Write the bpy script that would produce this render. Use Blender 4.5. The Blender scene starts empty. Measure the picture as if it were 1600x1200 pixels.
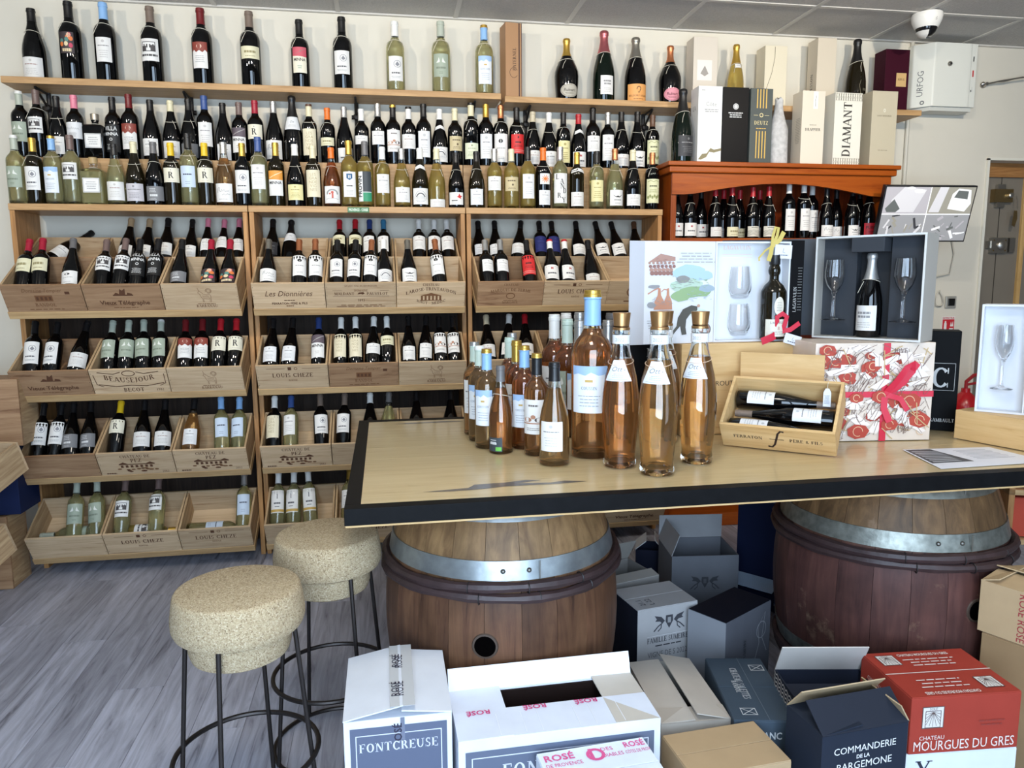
import bpy, math, random
from mathutils import Matrix, Vector
from mathutils.geometry import tessellate_polygon
random.seed(7)
scene = bpy.context.scene
col = scene.collection
PI = math.pi
rad = math.radians

# ---------------------------------------------------------------- camera
CAM_H = 1.38
YAW, PITCH, ROLL, FPX = rad(9.64), rad(7.93), rad(-0.39), 1166.5
def _cam_rows():
    cy, sy, cp, sp, cr, sr = math.cos(YAW), math.sin(YAW), math.cos(PITCH), math.sin(PITCH), math.cos(ROLL), math.sin(ROLL)
    R = Matrix(((cy, -sy, 0), (0, 0, -1), (sy, cy, 0)))
    P = Matrix(((1, 0, 0), (0, cp, -sp), (0, sp, cp)))
    Q = Matrix(((cr, -sr, 0), (sr, cr, 0), (0, 0, 1)))
    return Q @ P @ R
ROWS = _cam_rows()
cam = bpy.data.cameras.new('camera')
cam.sensor_width = 36.0
cam.lens = FPX / 1600.0 * 36.0
cam.clip_start = 0.05
cam.clip_end = 60
cam_ob = bpy.data.objects.new('camera', cam)
col.objects.link(cam_ob)
_r, _u, _b = ROWS[0], -ROWS[1], -ROWS[2]
cam_ob.matrix_world = Matrix(((_r[0], _u[0], _b[0], 0), (_r[1], _u[1], _b[1], 0), (_r[2], _u[2], _b[2], CAM_H), (0, 0, 0, 1)))
scene.camera = cam_ob

# ---------------------------------------------------------------- world, daylight through the shop windows, ceiling panels, exposure
world = bpy.data.worlds.new('overcast_sky')
scene.world = world
world.use_nodes = True
world.node_tree.nodes['Background'].inputs[0].default_value = (0.66, 0.82, 1.0, 1)
world.node_tree.nodes['Background'].inputs[1].default_value = 1.0
def area(name, loc, rot, sx, sy, power, rgb):
    l = bpy.data.lights.new(name, 'AREA'); l.shape = 'RECTANGLE'; l.size = sx; l.size_y = sy; l.energy = power; l.color = rgb
    o = bpy.data.objects.new(name, l); o.location = loc; o.rotation_euler = rot; col.objects.link(o); return o
DAY = (0.60, 0.78, 1.0)
area('daylight_front_window', (-0.05, -0.93, 1.42), (rad(90), 0, 0), 2.2, 2.1, 142, DAY)
area('daylight_front_door', (2.6, -0.93, 1.30), (rad(90), 0, 0), 1.2, 2.3, 20, DAY)
area('ceiling_fill_front', (0.5, -2.4, 0.02), (rad(155), 0, 0), 4.5, 2.0, 30, (0.92, 0.96, 1.0))  # unseen area lamp added outside to brighten the ceiling
area('ceiling_panel_glow_one', (0.113, 1.0, 2.732), (0, 0, 0), 0.54, 0.54, 15, (1.0, 0.93, 0.82))
area('ceiling_panel_glow_two', (2.513, 1.0, 2.732), (0, 0, 0), 0.54, 0.54, 7, (1.0, 0.93, 0.82))
scene.view_settings.view_transform = 'Standard'
scene.view_settings.look = 'None'
scene.view_settings.gamma = 1
scene.view_settings.use_curve_mapping = False
scene.view_settings.exposure = 0.22
scene.cycles.max_bounces = 10
scene.cycles.diffuse_bounces = 4
scene.cycles.glossy_bounces = 4
scene.cycles.transmission_bounces = 10

# ---------------------------------------------------------------- helpers
def ray(px, py):
    d = Vector(((px - 800.0) / FPX, (py - 600.0) / FPX, 1.0))
    return ROWS.transposed() @ d
def at_y(px, py, Y):
    d = ray(px, py); return Vector((0, 0, CAM_H)) + d * (Y / d.y)
def at_z(px, py, z):
    d = ray(px, py); return Vector((0, 0, CAM_H)) + d * ((z - CAM_H) / d.z)
def lin(c):
    def f(v):
        v = v / 255.0
        return v / 12.92 if v <= 0.04045 else ((v + 0.055) / 1.055) ** 2.4
    return (f(c[0]), f(c[1]), f(c[2]), 1.0)

_mats = {}
def _new(name):
    m = bpy.data.materials.new(name); m.use_nodes = True
    nt = m.node_tree; b = nt.nodes['Principled BSDF']
    return m, nt, b
def mat(rgb, rough=0.6, metal=0.0, coat=0.0, name=None, noise=0.0, nscale=20.0, bump=0.0, emit=0.0, spec=0.5):
    key = ('m', tuple(rgb), rough, metal, coat, noise, nscale, bump, emit, spec)
    if key in _mats: return _mats[key]
    m, nt, b = _new(name or 'paint_%d_%d_%d' % tuple(int(v) for v in rgb))
    b.inputs['Base Color'].default_value = lin(rgb)
    b.inputs['Roughness'].default_value = rough
    b.inputs['Metallic'].default_value = metal
    b.inputs['Coat Weight'].default_value = coat
    b.inputs['Coat Roughness'].default_value = 0.08
    b.inputs['Specular IOR Level'].default_value = spec
    if emit:
        b.inputs['Emission Color'].default_value = lin(rgb); b.inputs['Emission Strength'].default_value = emit
    if noise or bump:
        tc = nt.nodes.new('ShaderNodeTexCoord'); n = nt.nodes.new('ShaderNodeTexNoise')
        n.inputs['Scale'].default_value = nscale; n.inputs['Detail'].default_value = 5
        nt.links.new(tc.outputs['Object'], n.inputs['Vector'])
        if noise:
            mr = nt.nodes.new('ShaderNodeMapRange'); mr.inputs[1].default_value = 0.25; mr.inputs[2].default_value = 0.75
            mr.inputs[3].default_value = 1 - noise; mr.inputs[4].default_value = 1 + noise
            nt.links.new(n.outputs['Fac'], mr.inputs[0])
            mx = nt.nodes.new('ShaderNodeVectorMath'); mx.operation = 'SCALE'; mx.inputs[0].default_value = lin(rgb)[:3]
            nt.links.new(mr.outputs[0], mx.inputs['Scale']); nt.links.new(mx.outputs[0], b.inputs['Base Color'])
        if bump:
            bp = nt.nodes.new('ShaderNodeBump'); bp.inputs['Strength'].default_value = bump; bp.inputs['Distance'].default_value = 0.01
            nt.links.new(n.outputs['Fac'], bp.inputs['Height']); nt.links.new(bp.outputs[0], b.inputs['Normal'])
    _mats[key] = m
    return m
def wood(name, c1, c2, stretch=(1.2, 14, 14), scale=4.0, rough=0.55, coat=0.0, vary=0.25, bump=0.08, knots=True, c3=None):
    """timber with grain along the axis of the smallest stretch; every piece gets its own offset and tone"""
    key = ('w', name)
    if key in _mats: return _mats[key]
    m, nt, b = _new(name); N, L = nt.nodes, nt.links
    tc = N.new('ShaderNodeTexCoord'); oi = N.new('ShaderNodeObjectInfo')
    mul = N.new('ShaderNodeMath'); mul.operation = 'MULTIPLY'; mul.inputs[1].default_value = 37.0; L.new(oi.outputs['Random'], mul.inputs[0])
    cmb = N.new('ShaderNodeCombineXYZ'); [L.new(mul.outputs[0], cmb.inputs[i]) for i in range(3)]
    add = N.new('ShaderNodeVectorMath'); add.operation = 'ADD'; L.new(tc.outputs['Object'], add.inputs[0]); L.new(cmb.outputs[0], add.inputs[1])
    mp = N.new('ShaderNodeMapping'); mp.inputs['Scale'].default_value = stretch; L.new(add.outputs[0], mp.inputs['Vector'])
    n1 = N.new('ShaderNodeTexNoise'); n1.inputs['Scale'].default_value = scale; n1.inputs['Detail'].default_value = 7; n1.inputs['Distortion'].default_value = 0.9
    n1.inputs['Roughness'].default_value = 0.62
    L.new(mp.outputs[0], n1.inputs['Vector'])
    rp = N.new('ShaderNodeValToRGB'); e = rp.color_ramp.elements
    e[0].position = 0.30; e[0].color = lin(c2); e[1].position = 0.68; e[1].color = lin(c1)
    if c3:
        k = e.new(0.40); k.color = lin(c3)
    L.new(n1.outputs['Fac'], rp.inputs['Fac'])
    out = rp.outputs['Color']
    hv = N.new('ShaderNodeHueSaturation'); mr = N.new('ShaderNodeMapRange'); mr.inputs[3].default_value = 1 - vary; mr.inputs[4].default_value = 1 + vary * 0.7
    L.new(oi.outputs['Random'], mr.inputs[0]); L.new(mr.outputs[0], hv.inputs['Value']); L.new(out, hv.inputs['Color'])
    L.new(hv.outputs[0], b.inputs['Base Color'])
    b.inputs['Roughness'].default_value = rough; b.inputs['Coat Weight'].default_value = coat; b.inputs['Coat Roughness'].default_value = 0.12
    b.inputs['Specular IOR Level'].default_value = 0.28
    if bump:
        bp = N.new('ShaderNodeBump'); bp.inputs['Strength'].default_value = bump; bp.inputs['Distance'].default_value = 0.01
        L.new(n1.outputs['Fac'], bp.inputs['Height']); L.new(bp.outputs[0], b.inputs['Normal'])
    _mats[key] = m
    return m
def glass_mat(name, rgb=(255, 255, 255), ior=1.45, rough=0.0, density=0.0):
    key = ('g', name)
    if key in _mats: return _mats[key]
    m, nt, b = _new(name)
    b.inputs['Base Color'].default_value = lin(rgb); b.inputs['Roughness'].default_value = rough
    b.inputs['Transmission Weight'].default_value = 1.0; b.inputs['IOR'].default_value = ior
    if density:
        va = nt.nodes.new('ShaderNodeVolumeAbsorption'); va.inputs['Color'].default_value = lin(rgb); va.inputs['Density'].default_value = density
        b.inputs['Base Color'].default_value = (1, 1, 1, 1)
        nt.links.new(va.outputs[0], nt.nodes['Material Output'].inputs['Volume'])
    _mats[key] = m
    return m

class MB:
    """collects faces of several materials; build() links them as ONE mesh object"""
    def __init__(s): s.v, s.f, s.m, s.sm = [], [], [], []
    def add(s, verts, faces, mi=0, M=None, smooth=False):
        o = len(s.v)
        s.v += [tuple(M @ Vector(p)) if M else tuple(p) for p in verts]
        s.f += [tuple(i + o for i in f) for f in faces]
        s.m += [mi] * len(faces); s.sm += [smooth] * len(faces)
        return s
    def box(s, x0, x1, y0, y1, z0, z1, mi=0, M=None):
        return s.add([(x0, y0, z0), (x1, y0, z0), (x1, y1, z0), (x0, y1, z0), (x0, y0, z1), (x1, y0, z1), (x1, y1, z1), (x0, y1, z1)],
                     [(0, 3, 2, 1), (4, 5, 6, 7), (0, 1, 5, 4), (1, 2, 6, 5), (2, 3, 7, 6), (3, 0, 4, 7)], mi, M)
    def lathe(s, prof, n=24, mi=0, M=None, a0=0.0, a1=2 * PI, smooth=True):
        full = abs(a1 - a0 - 2 * PI) < 1e-6
        k = n if full else n + 1
        vs = [(r * math.cos(a0 + (a1 - a0) * j / n), r * math.sin(a0 + (a1 - a0) * j / n), z) for r, z in prof for j in range(k)]
        fs = []
        for i in range(len(prof) - 1):
            for j in range(n):
                j2 = (j + 1) % k
                fs.append((i * k + j, i * k + j2, (i + 1) * k + j2, (i + 1) * k + j))
        return s.add(vs, fs, mi, M, smooth)
    def disc(s, r, z, n=24, mi=0, M=None, up=True):
        vs = [(r * math.cos(2 * PI * j / n), r * math.sin(2 * PI * j / n), z) for j in range(n)]
        return s.add(vs, [tuple(range(n)) if up else tuple(reversed(range(n)))], mi, M)
    def tube(s, pts, r, n=8, mi=0, closed=False, M=None, cap=True):
        pts = [Vector(p) for p in pts]; k = len(pts); rr = r if isinstance(r, (list, tuple)) else [r] * k
        vs, up = [], None
        for i, p in enumerate(pts):
            a = pts[(i - 1) % k] if (closed or i > 0) else p; c = pts[(i + 1) % k] if (closed or i < k - 1) else p
            t = (c - a).normalized()
            if up is None:
                up = Vector((0, 0, 1)) if abs(t.z) < 0.9 else Vector((1, 0, 0))
            u = up - t * up.dot(t)
            u = u.normalized() if u.length > 1e-6 else t.orthogonal().normalized()
            w = t.cross(u); up = u
            vs += [p + (u * math.cos(2 * PI * j / n) + w * math.sin(2 * PI * j / n)) * rr[i] for j in range(n)]
        fs = []
        for i in range(k if closed else k - 1):
            i2 = (i + 1) % k
            for j in range(n):
                j2 = (j + 1) % n
                fs.append((i * n + j, i * n + j2, i2 * n + j2, i2 * n + j))
        s.add(vs, fs, mi, M, True)
        if cap and not closed:
            s.add(vs[:n], [tuple(reversed(range(n)))], mi, M); s.add(vs[-n:], [tuple(range(n))], mi, M)
        return s
    def prism(s, poly, z0, z1, mi=0, M=None, side_mi=None):
        k = len(poly)
        s.add([(x, y, z0) for x, y in poly] + [(x, y, z1) for x, y in poly], [tuple(reversed(range(k))), tuple(range(k, 2 * k))], mi, M)
        s.add([(x, y, z0) for x, y in poly] + [(x, y, z1) for x, y in poly], [(i, (i + 1) % k, k + (i + 1) % k, k + i) for i in range(k)], mi if side_mi is None else side_mi, M)
        return s
    def mesh(s, name, mats):
        me = bpy.data.meshes.new(name); me.from_pydata(s.v, [], s.f)
        for m in (mats if isinstance(mats, (list, tuple)) else [mats]): me.materials.append(m)
        me.polygons.foreach_set('material_index', s.m); me.polygons.foreach_set('use_smooth', s.sm)
        if any(s.sm): me.set_sharp_from_angle(angle=rad(38))
        me.update()
        return me
    def build(s, name, mats, parent=None, loc=None, bevel=0.0):
        return inst(name, s.mesh(name, mats), parent, loc, bevel)
def inst(name, me, parent=None, loc=None, bevel=0.0):
    o = bpy.data.objects.new(name, me); col.objects.link(o); o.parent = parent
    if loc is not None: o.location = loc
    if bevel:
        b = o.modifiers.new('edge', 'BEVEL'); b.width = bevel; b.segments = 2; b.limit_method = 'ANGLE'; b.angle_limit = rad(40)
    return o
def tag(o, label=None, cat=None, group=None, kind=None):
    if label: o['label'] = label
    if cat: o['category'] = cat
    if group: o['group'] = group
    if kind: o['kind'] = kind
    return o
def thing(name, label, cat, loc=(0, 0, 0), rot=(0, 0, 0), group=None, scale=(1, 1, 1)):
    o = bpy.data.objects.new(name, None); o.empty_display_size = 0.05; col.objects.link(o)
    o.location = loc; o.rotation_euler = rot; o.scale = scale
    return tag(o, label, cat, group)
def struct(o): o['kind'] = 'structure'; return o
def T(x=0, y=0, z=0): return Matrix.Translation((x, y, z))
def RX(a): return Matrix.Rotation(rad(a), 4, 'X')
def RY(a): return Matrix.Rotation(rad(a), 4, 'Y')
def RZ(a): return Matrix.Rotation(rad(a), 4, 'Z')
ORD = ['zeroth', 'first', 'second', 'third', 'fourth', 'fifth', 'sixth', 'seventh', 'eighth', 'ninth', 'tenth', 'eleventh', 'twelfth', 'thirteenth', 'fourteenth', 'fifteenth', 'sixteenth', 'seventeenth', 'eighteenth', 'nineteenth', 'twentieth']
def ordinal(n):
    if n <= 20: return ORD[n]
    t = {2: ('twenty', 'twentieth'), 3: ('thirty', 'thirtieth'), 4: ('forty', 'fortieth')}[n // 10]
    return t[1] if n % 10 == 0 else t[0] + '-' + ORD[n % 10]

# ---------------------------------------------------------------- lettering: the built-in sans, and a drawn roman capital alphabet
_txt = {}
def _sans(s, shear=0.0, bold=0.0):
    cu = bpy.data.curves.new('lettering', 'FONT'); cu.body = s; cu.size = 1.0; cu.shear = shear; cu.offset = bold; cu.resolution_u = 2; cu.fill_mode = 'FRONT'
    ob = bpy.data.objects.new('lettering', cu); me = ob.to_mesh()
    v = [(p.co.x, p.co.y) for p in me.vertices]; f = [tuple(p.vertices) for p in me.polygons]
    ob.to_mesh_clear(); bpy.data.objects.remove(ob); bpy.data.curves.remove(cu)
    return v, f
TK, TN = 0.18, 0.075
def _v(x0, y0, x1, y1, w): return ('q', [(x0 - w / 2, y0), (x0 + w / 2, y0), (x1 + w / 2, y1), (x1 - w / 2, y1)])
def _h(x0, x1, y, w=TN): return ('q', [(x0, y - w / 2), (x1, y - w / 2), (x1, y + w / 2), (x0, y + w / 2)])
def _s(x, y, w=0.15):
    y = y + (0.025 if y < 0.5 else -0.025)
    return _h(x - w, x + w, y, 0.05)
def _a(cx, cy, rx, ry, a0, a1, tk=TK): return ('a', cx, cy, rx, ry, a0, a1, tk)
def _st(x): return [_v(x, 0, x, 1, TK), _s(x, 0), _s(x, 1)]
ROMAN = {
 'A': (.84, [_v(.08, 0, .42, 1, TN), _v(.76, 0, .42, 1, TK), _h(.2, .64, .33), _s(.08, 0), _s(.76, 0)]),
 'B': (.72, _st(.18) + [_h(.18, .36, .97), _h(.18, .36, .52), _h(.18, .36, .03), _a(.36, .75, .24, .25, -90, 90), _a(.36, .27, .29, .27, -90, 90)]),
 'C': (.82, [_a(.45, .5, .38, .5, 42, 318), _v(.75, .7, .75, .98, .05), _v(.75, .02, .75, .25, .04)]),
 'D': (.86, _st(.18) + [_h(.18, .36, .97), _h(.18, .36, .03), _a(.36, .5, .42, .5, -90, 90)]),
 'E': (.70, _st(.18) + [_h(.18, .62, .97), _h(.18, .48, .52), _h(.18, .64, .03), _v(.62, .78, .62, 1, .05), _v(.64, 0, .64, .24, .05), _v(.48, .42, .48, .62, .04)]),
 'F': (.66, _st(.18) + [_h(.18, .6, .97), _h(.18, .48, .52), _v(.6, .76, .6, 1, .05), _v(.48, .42, .48, .62, .04)]),
 'G': (.86, [_a(.45, .5, .38, .5, 42, 318), _v(.75, .7, .75, .98, .05), _v(.76, 0, .76, .42, .14), _s(.76, .42, .13)]),
 'H': (.88, _st(.18) + _st(.70) + [_h(.18, .7, .51)]),
 'I': (.38, _st(.19)),
 'J': (.46, [_v(.28, .1, .28, 1, TK), _s(.28, 1), _a(.12, .1, .16, .2, -90, 0)]),
 'K': (.82, _st(.18) + [_v(.24, .42, .68, 1, TN), _v(.36, .54, .72, 0, TK), _s(.68, 1), _s(.74, 0)]),
 'L': (.68, _st(.18) + [_h(.18, .62, .03), _v(.62, 0, .62, .28, .05)]),
 'M': (1.0, [_v(.14, 0, .14, 1, TN), _v(.16, 1, .5, .05, TK), _v(.84, 1, .5, .05, TN), _v(.86, 0, .86, 1, TK), _s(.14, 0), _s(.14, 1, .12), _s(.86, 0), _s(.86, 1, .12)]),
 'N': (.88, [_v(.16, 0, .16, 1, TN), _v(.18, 1, .72, 0, TK), _v(.72, 0, .72, 1, TN), _s(.16, 0), _s(.14, 1, .12), _s(.72, 1)]),
 'O': (.90, [_a(.45, .5, .38, .5, 0, 360)]),
 'P': (.68, _st(.18) + [_h(.18, .36, .97), _h(.18, .36, .47), _a(.36, .72, .26, .28, -90, 90)]),
 'Q': (.90, [_a(.45, .5, .38, .5, 0, 360), _v(.5, .12, .82, -.16, .12)]),
 'R': (.80, _st(.18) + [_h(.18, .36, .97), _h(.18, .36, .5), _a(.36, .74, .25, .26, -90, 90), _v(.42, .5, .7, 0, TK), _s(.72, 0, .11)]),
 'S': (.62, [_a(.31, .74, .22, .26, 40, 270, .12), _a(.31, .26, .24, .26, -130, 90, .12), _v(.5, .74, .5, .98, .04), _v(.08, .02, .08, .26, .04)]),
 'T': (.76, [_v(.38, 0, .38, 1, TK), _s(.38, 0), _h(.05, .71, .97), _v(.06, .74, .06, 1, .05), _v(.7, .74, .7, 1, .05)]),
 'U': (.86, [_v(.18, .35, .18, 1, TK), _v(.68, .35, .68, 1, TN), _s(.18, 1), _s(.68, 1), _a(.43, .35, .29, .35, 180, 360, .13)]),
 'V': (.82, [_v(.1, 1, .41, 0, TK), _v(.72, 1, .41, 0, TN), _s(.1, 1), _s(.72, 1)]),
 'W': (1.14, [_v(.1, 1, .36, 0, TK), _v(.58, 1, .36, 0, TN), _v(.56, 1, .82, 0, TK), _v(1.04, 1, .82, 0, TN), _s(.1, 1), _s(.57, 1), _s(1.04, 1)]),
 'X': (.82, [_v(.12, 1, .7, 0, TK), _v(.68, 1, .12, 0, TN), _s(.12, 1), _s(.7, 1), _s(.12, 0), _s(.7, 0)]),
 'Y': (.80, [_v(.1, 1, .4, .45, TK), _v(.7, 1, .4, .45, TN), _v(.4, 0, .4, .47, TK), _s(.1, 1), _s(.7, 1), _s(.4, 0)]),
 'Z': (.72, [_h(.08, .64, .97), _v(.1, 0, .6, 1, TK), _h(.08, .64, .03), _v(.08, .76, .08, 1, .05), _v(.64, 0, .64, .24, .05)]),
 '0': (.66, [_a(.33, .5, .26, .5, 0, 360, .14)]), '1': (.44, [_v(.22, 0, .22, 1, .15), _s(.22, 0), _h(.08, .22, .9)]),
 '2': (.62, [_a(.3, .72, .23, .28, -30, 170, .12), _v(.1, 0, .5, .6, .11), _h(.06, .56, .05, .1)]),
 '3': (.60, [_a(.28, .74, .22, .26, -90, 160, .12), _a(.28, .27, .25, .27, -160, 90, .12)]),
 '8': (.60, [_a(.3, .74, .21, .26, 0, 360, .12), _a(.3, .27, .25, .27, 0, 360, .13)]),
 '9': (.60, [_a(.3, .7, .23, .3, 0, 360, .13), _v(.36, 0, .5, .6, .1)]), '6': (.60, [_a(.3, .3, .23, .3, 0, 360, .13), _v(.12, .4, .3, 1, .1)]),
 '-': (.4, [_h(.06, .34, .42, .08)]), '.': (.3, [_h(.09, .21, .06, .12)]), "'": (.25, [_v(.12, .75, .12, 1, .08)]),
 '&': (.8, [_a(.34, .76, .17, .24, 0, 360, .09), _a(.34, .26, .27, .26, 60, 330, .11), _v(.3, .62, .72, 0, .12)]), ' ': (.36, []),
}
_ACC = {'É': ('E', 1), 'È': ('E', -1), 'Â': ('A', 2), 'Ô': ('O', 2)}
def _roman(s):
    V, F, x = [], [], 0.0
    for ch in s:
        acc = 0
        if ch in _ACC: ch, acc = _ACC[ch]
        w, st = ROMAN.get(ch.upper(), ROMAN[' '])
        k = 1.0
        for g in st:
            if g[0] == 'q':
                o = len(V); V += [(x + a * k, b * k) for a, b in g[1]]; F.append((o, o + 1, o + 2, o + 3))
            else:
                _, cx, cy, rx, ry, a0, a1, tk = g; n = max(6, int(abs(a1 - a0) / 20)); o = len(V)
                for i in range(n + 1):
                    a = rad(a0 + (a1 - a0) * i / n); c, sn = math.cos(a), math.sin(a)
                    w_ = TN + (tk - TN) * abs(c)
                    V += [(x + (cx + rx * c) * k, (cy + ry * sn) * k), (x + (cx + (rx - w_) * c) * k, (cy + (ry - w_) * sn) * k)]
                F += [(o + 2 * i, o + 2 * i + 2, o + 2 * i + 3, o + 2 * i + 1) for i in range(n)]
        if acc:
            o = len(V); c = x + w / 2
            if acc == 2: V += [(c - .2, 1.06), (c - .12, 1.06), (c, 1.2), (c, 1.28), (c + .2, 1.06), (c + .12, 1.06)]; F += [(o, o + 1, o + 2, o + 3), (o + 3, o + 2, o + 5, o + 4)]
            else: V += [(c - .05, 1.06), (c + .05, 1.06), (c + .05 + .12 * acc, 1.28), (c - .05 + .12 * acc, 1.28)]; F.append((o, o + 1, o + 2, o + 3))
        x += w + 0.05
    return V, F
def lettering(s, style='t'):
    """2-D faces of a line of text scaled to height 1, x centred on 0: (verts, faces, width)"""
    key = (s, style)
    if key in _txt: return _txt[key]
    if style == 's': v, f = _roman(s)
    else: v, f = _sans(s, {'t': 0, 'b': 0, 'i': 0.35, 'j': 0.3}[style], {'t': 0, 'b': 0.022, 'i': 0.0, 'j': -0.008}[style])
    if not v: v, f = [(0, 0), (0.01, 0), (0, 0.01)], [(0, 1, 2)]
    xs = [p[0] for p in v]; x0, x1 = min(xs), max(xs)
    k = 1.0 if style == 's' else 1.0 / 0.73
    v = [((a - (x0 + x1) / 2) * k, b * k) for a, b in v]
    _txt[key] = (v, f, (x1 - x0) * k)
    return _txt[key]
INK = {}
class Print:
    """flat print collected in (u, v) metres on a surface; mapped by a function to 3-D; one material slot per ink"""
    def __init__(s): s.items = []
    def text(s, t, u, v, h, ink=0, style='t', maxw=None, arc=0.0, rot=0.0):
        vs, fs, w = lettering(t, style)
        kx = h
        if maxw and w * h > maxw: kx = maxw / w
        pts = []
        for a, b in vs:
            x, y = a * kx, b * h
            if arc: y += -arc * (2 * x / max(1e-6, w * kx)) ** 2 if w * kx else 0
            if rot: x, y = x * math.cos(rot) - y * math.sin(rot), x * math.sin(rot) + y * math.cos(rot)
            pts.append((u + x, v + y))
        s.items.append((pts, fs, ink)); return s
    def rect(s, u0, v0, u1, v1, ink=0): s.items.append(([(u0, v0), (u1, v0), (u1, v1), (u0, v1)], [(0, 1, 2, 3)], ink)); return s
    def frame(s, u0, v0, u1, v1, t, ink=0):
        return s.rect(u0, v0, u1, v0 + t, ink).rect(u0, v1 - t, u1, v1, ink).rect(u0, v0, u0 + t, v1, ink).rect(u1 - t, v0, u1, v1, ink)
    def oval(s, u, v, ru, rv, ink=0, n=18): s.items.append(([(u + ru * math.cos(2 * PI * i / n), v + rv * math.sin(2 * PI * i / n)) for i in range(n)], [tuple(range(n))], ink)); return s
    def ring(s, u, v, ru, rv, t, ink=0, n=20, a0=0, a1=360):
        P = []
        for i in range(n + 1):
            a = rad(a0 + (a1 - a0) * i / n); P += [(u + ru * math.cos(a), v + rv * math.sin(a)), (u + (ru - t) * math.cos(a), v + (rv - t) * math.sin(a))]
        s.items.append((P, [(2 * i, 2 * i + 2, 2 * i + 3, 2 * i + 1) for i in range(n)], ink)); return s
    def poly(s, pts, ink=0): s.items.append((pts, [tuple(range(len(pts)))], ink)); return s
    def line(s, pts, t, ink=0):
        P, F = [], []
        for i, (x, y) in enumerate(pts):
            x0, y0 = pts[max(0, i - 1)]; x1, y1 = pts[min(len(pts) - 1, i + 1)]
            d = math.hypot(x1 - x0, y1 - y0) or 1; nx, ny = -(y1 - y0) / d * t / 2, (x1 - x0) / d * t / 2
            P += [(x + nx, y + ny), (x - nx, y - ny)]
            if i: F.append((2 * i - 2, 2 * i, 2 * i + 1, 2 * i - 1))
        s.items.append((P, F, ink)); return s
    def lines(s, u0, u1, v0, v1, n, ink=0, t=None, seed=1):
        r = random.Random(seed); t = t or abs(v1 - v0) / max(1, n) * 0.3
        for i in range(n):
            v = v1 - (v1 - v0) * (i + .5) / n; k = 0.7 + 0.3 * r.random(); c = (u0 + u1) / 2; hw = (u1 - u0) / 2 * k
            x = c - hw
            while x < c + hw:                                   # words of a line of small print
                w = min((u1 - u0) * (0.08 + 0.14 * r.random()), c + hw - x); s.rect(x, v - t / 2, x + w, v + t / 2, ink); x += w + (u1 - u0) * 0.03
        return s
    def into(s, mb, fn, slot0=1, fine=None):
        """fine: longest edge on a curved surface; bigger faces are cut so that the print hugs it"""
        for k, (pts, fs, ink) in enumerate(s.items):
            if fine and any(math.dist(pts[f[i]], pts[f[i - 1]]) > fine for f in fs for i in range(len(f))):
                P = list(pts); out = []
                for f in fs:
                    tri = [tuple(f[i] for i in t) for t in tessellate_polygon([[Vector((P[i][0], P[i][1], 0)) for i in f]])] if len(f) > 3 else [f]
                    while tri:
                        a, b, c = tri.pop(); d = [(math.dist(P[a], P[b]), a, b, c), (math.dist(P[b], P[c]), b, c, a), (math.dist(P[c], P[a]), c, a, b)]
                        l, i, j, o = max(d)
                        if l > fine and len(out) < 3000:
                            P.append(((P[i][0] + P[j][0]) / 2, (P[i][1] + P[j][1]) / 2)); m = len(P) - 1; tri += [(i, m, o), (m, j, o)]
                        else: out.append((a, b, c))
                pts, fs = P, out
            mb.add([fn(u, v, k) for u, v in pts], fs, slot0 + ink)
        return mb
def plane_map(M, eps=0.0006): return lambda u, v, k=0: tuple(M @ Vector((u, -eps - 0.00002 * k, v)))      # local x right, z up, printed on the face looking to -y
def print_on(pr, name, parent, inks, M=None, eps=0.0006):
    mb = MB(); pr.into(mb, plane_map(M or Matrix.Identity(4), eps), 0)
    return mb.build(name, inks, parent)
# ================================================================ the room
WALL_Y, CEIL, XL, XR, YF = 4.15, 2.742, -3.0, 4.9, -0.9
plaster = mat((214, 208, 193), 0.85, name='wall_plaster', noise=0.03, nscale=3, bump=0.05)
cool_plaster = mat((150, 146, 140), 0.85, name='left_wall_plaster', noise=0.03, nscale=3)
shop_side = mat((128, 120, 110), 0.8, name='shop_front_wall', noise=0.05, nscale=3)
m_floor = wood('grey_vinyl_plank', (190, 191, 204), (102, 102, 112), stretch=(9, 0.75, 9), scale=3.6, rough=0.34, vary=0.16, bump=0.05, c3=(150, 150, 161))
m_tile = mat((188, 184, 177), 0.95, name='mineral_fibre_tile', noise=0.10, nscale=130, bump=0.5)
m_bar = mat((200, 196, 188), 0.5, name='ceiling_grid_white')
fl = struct(MB().box(XL, XR, YF, WALL_Y + .2, -0.10, -0.004).build('floor', m_floor))
PW, PLN = 0.158, 1.22
pl_me = MB().box(-PW / 2 + .0007, PW / 2 - .0007, -PLN / 2 + .0007, PLN / 2 - .0007, -0.0035, 0.0).mesh('floor_plank', m_floor)
offs = [0.0, .42, .86, .23, .64, 1.05, .33, .75]
i = 0
x = XL + PW / 2
while x < 2.75:
    y = 0.3 + offs[i % 8] - 0.6
    while y < WALL_Y - 0.1:
        if y + PLN / 2 > 0.6 and y + PLN / 2 < WALL_Y + .55: inst('floor_plank', pl_me, fl, (x, y, 0))
        y += PLN
    x += PW; i += 1
def holed_wall(name, m, axis, at, thick, lo, hi, z1, holes):
    """wall along x (axis='x') or y with rectangular openings (a0, a1, z0, z1)"""
    mb = MB()
    def put(a0, a1, z0, z1_):
        if a1 - a0 < 1e-4 or z1_ - z0 < 1e-4: return
        if axis == 'x': mb.box(a0, a1, at, at + thick, z0, z1_)
        else: mb.box(at, at + thick, a0, a1, z0, z1_)
    cur = lo
    for a0, a1, z0, zt in sorted(holes):
        put(cur, a0, 0, z1); put(a0, a1, 0, z0); put(a0, a1, zt, z1); cur = a1
    put(cur, hi, 0, z1)
    return struct(mb.build(name, m))
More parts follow.
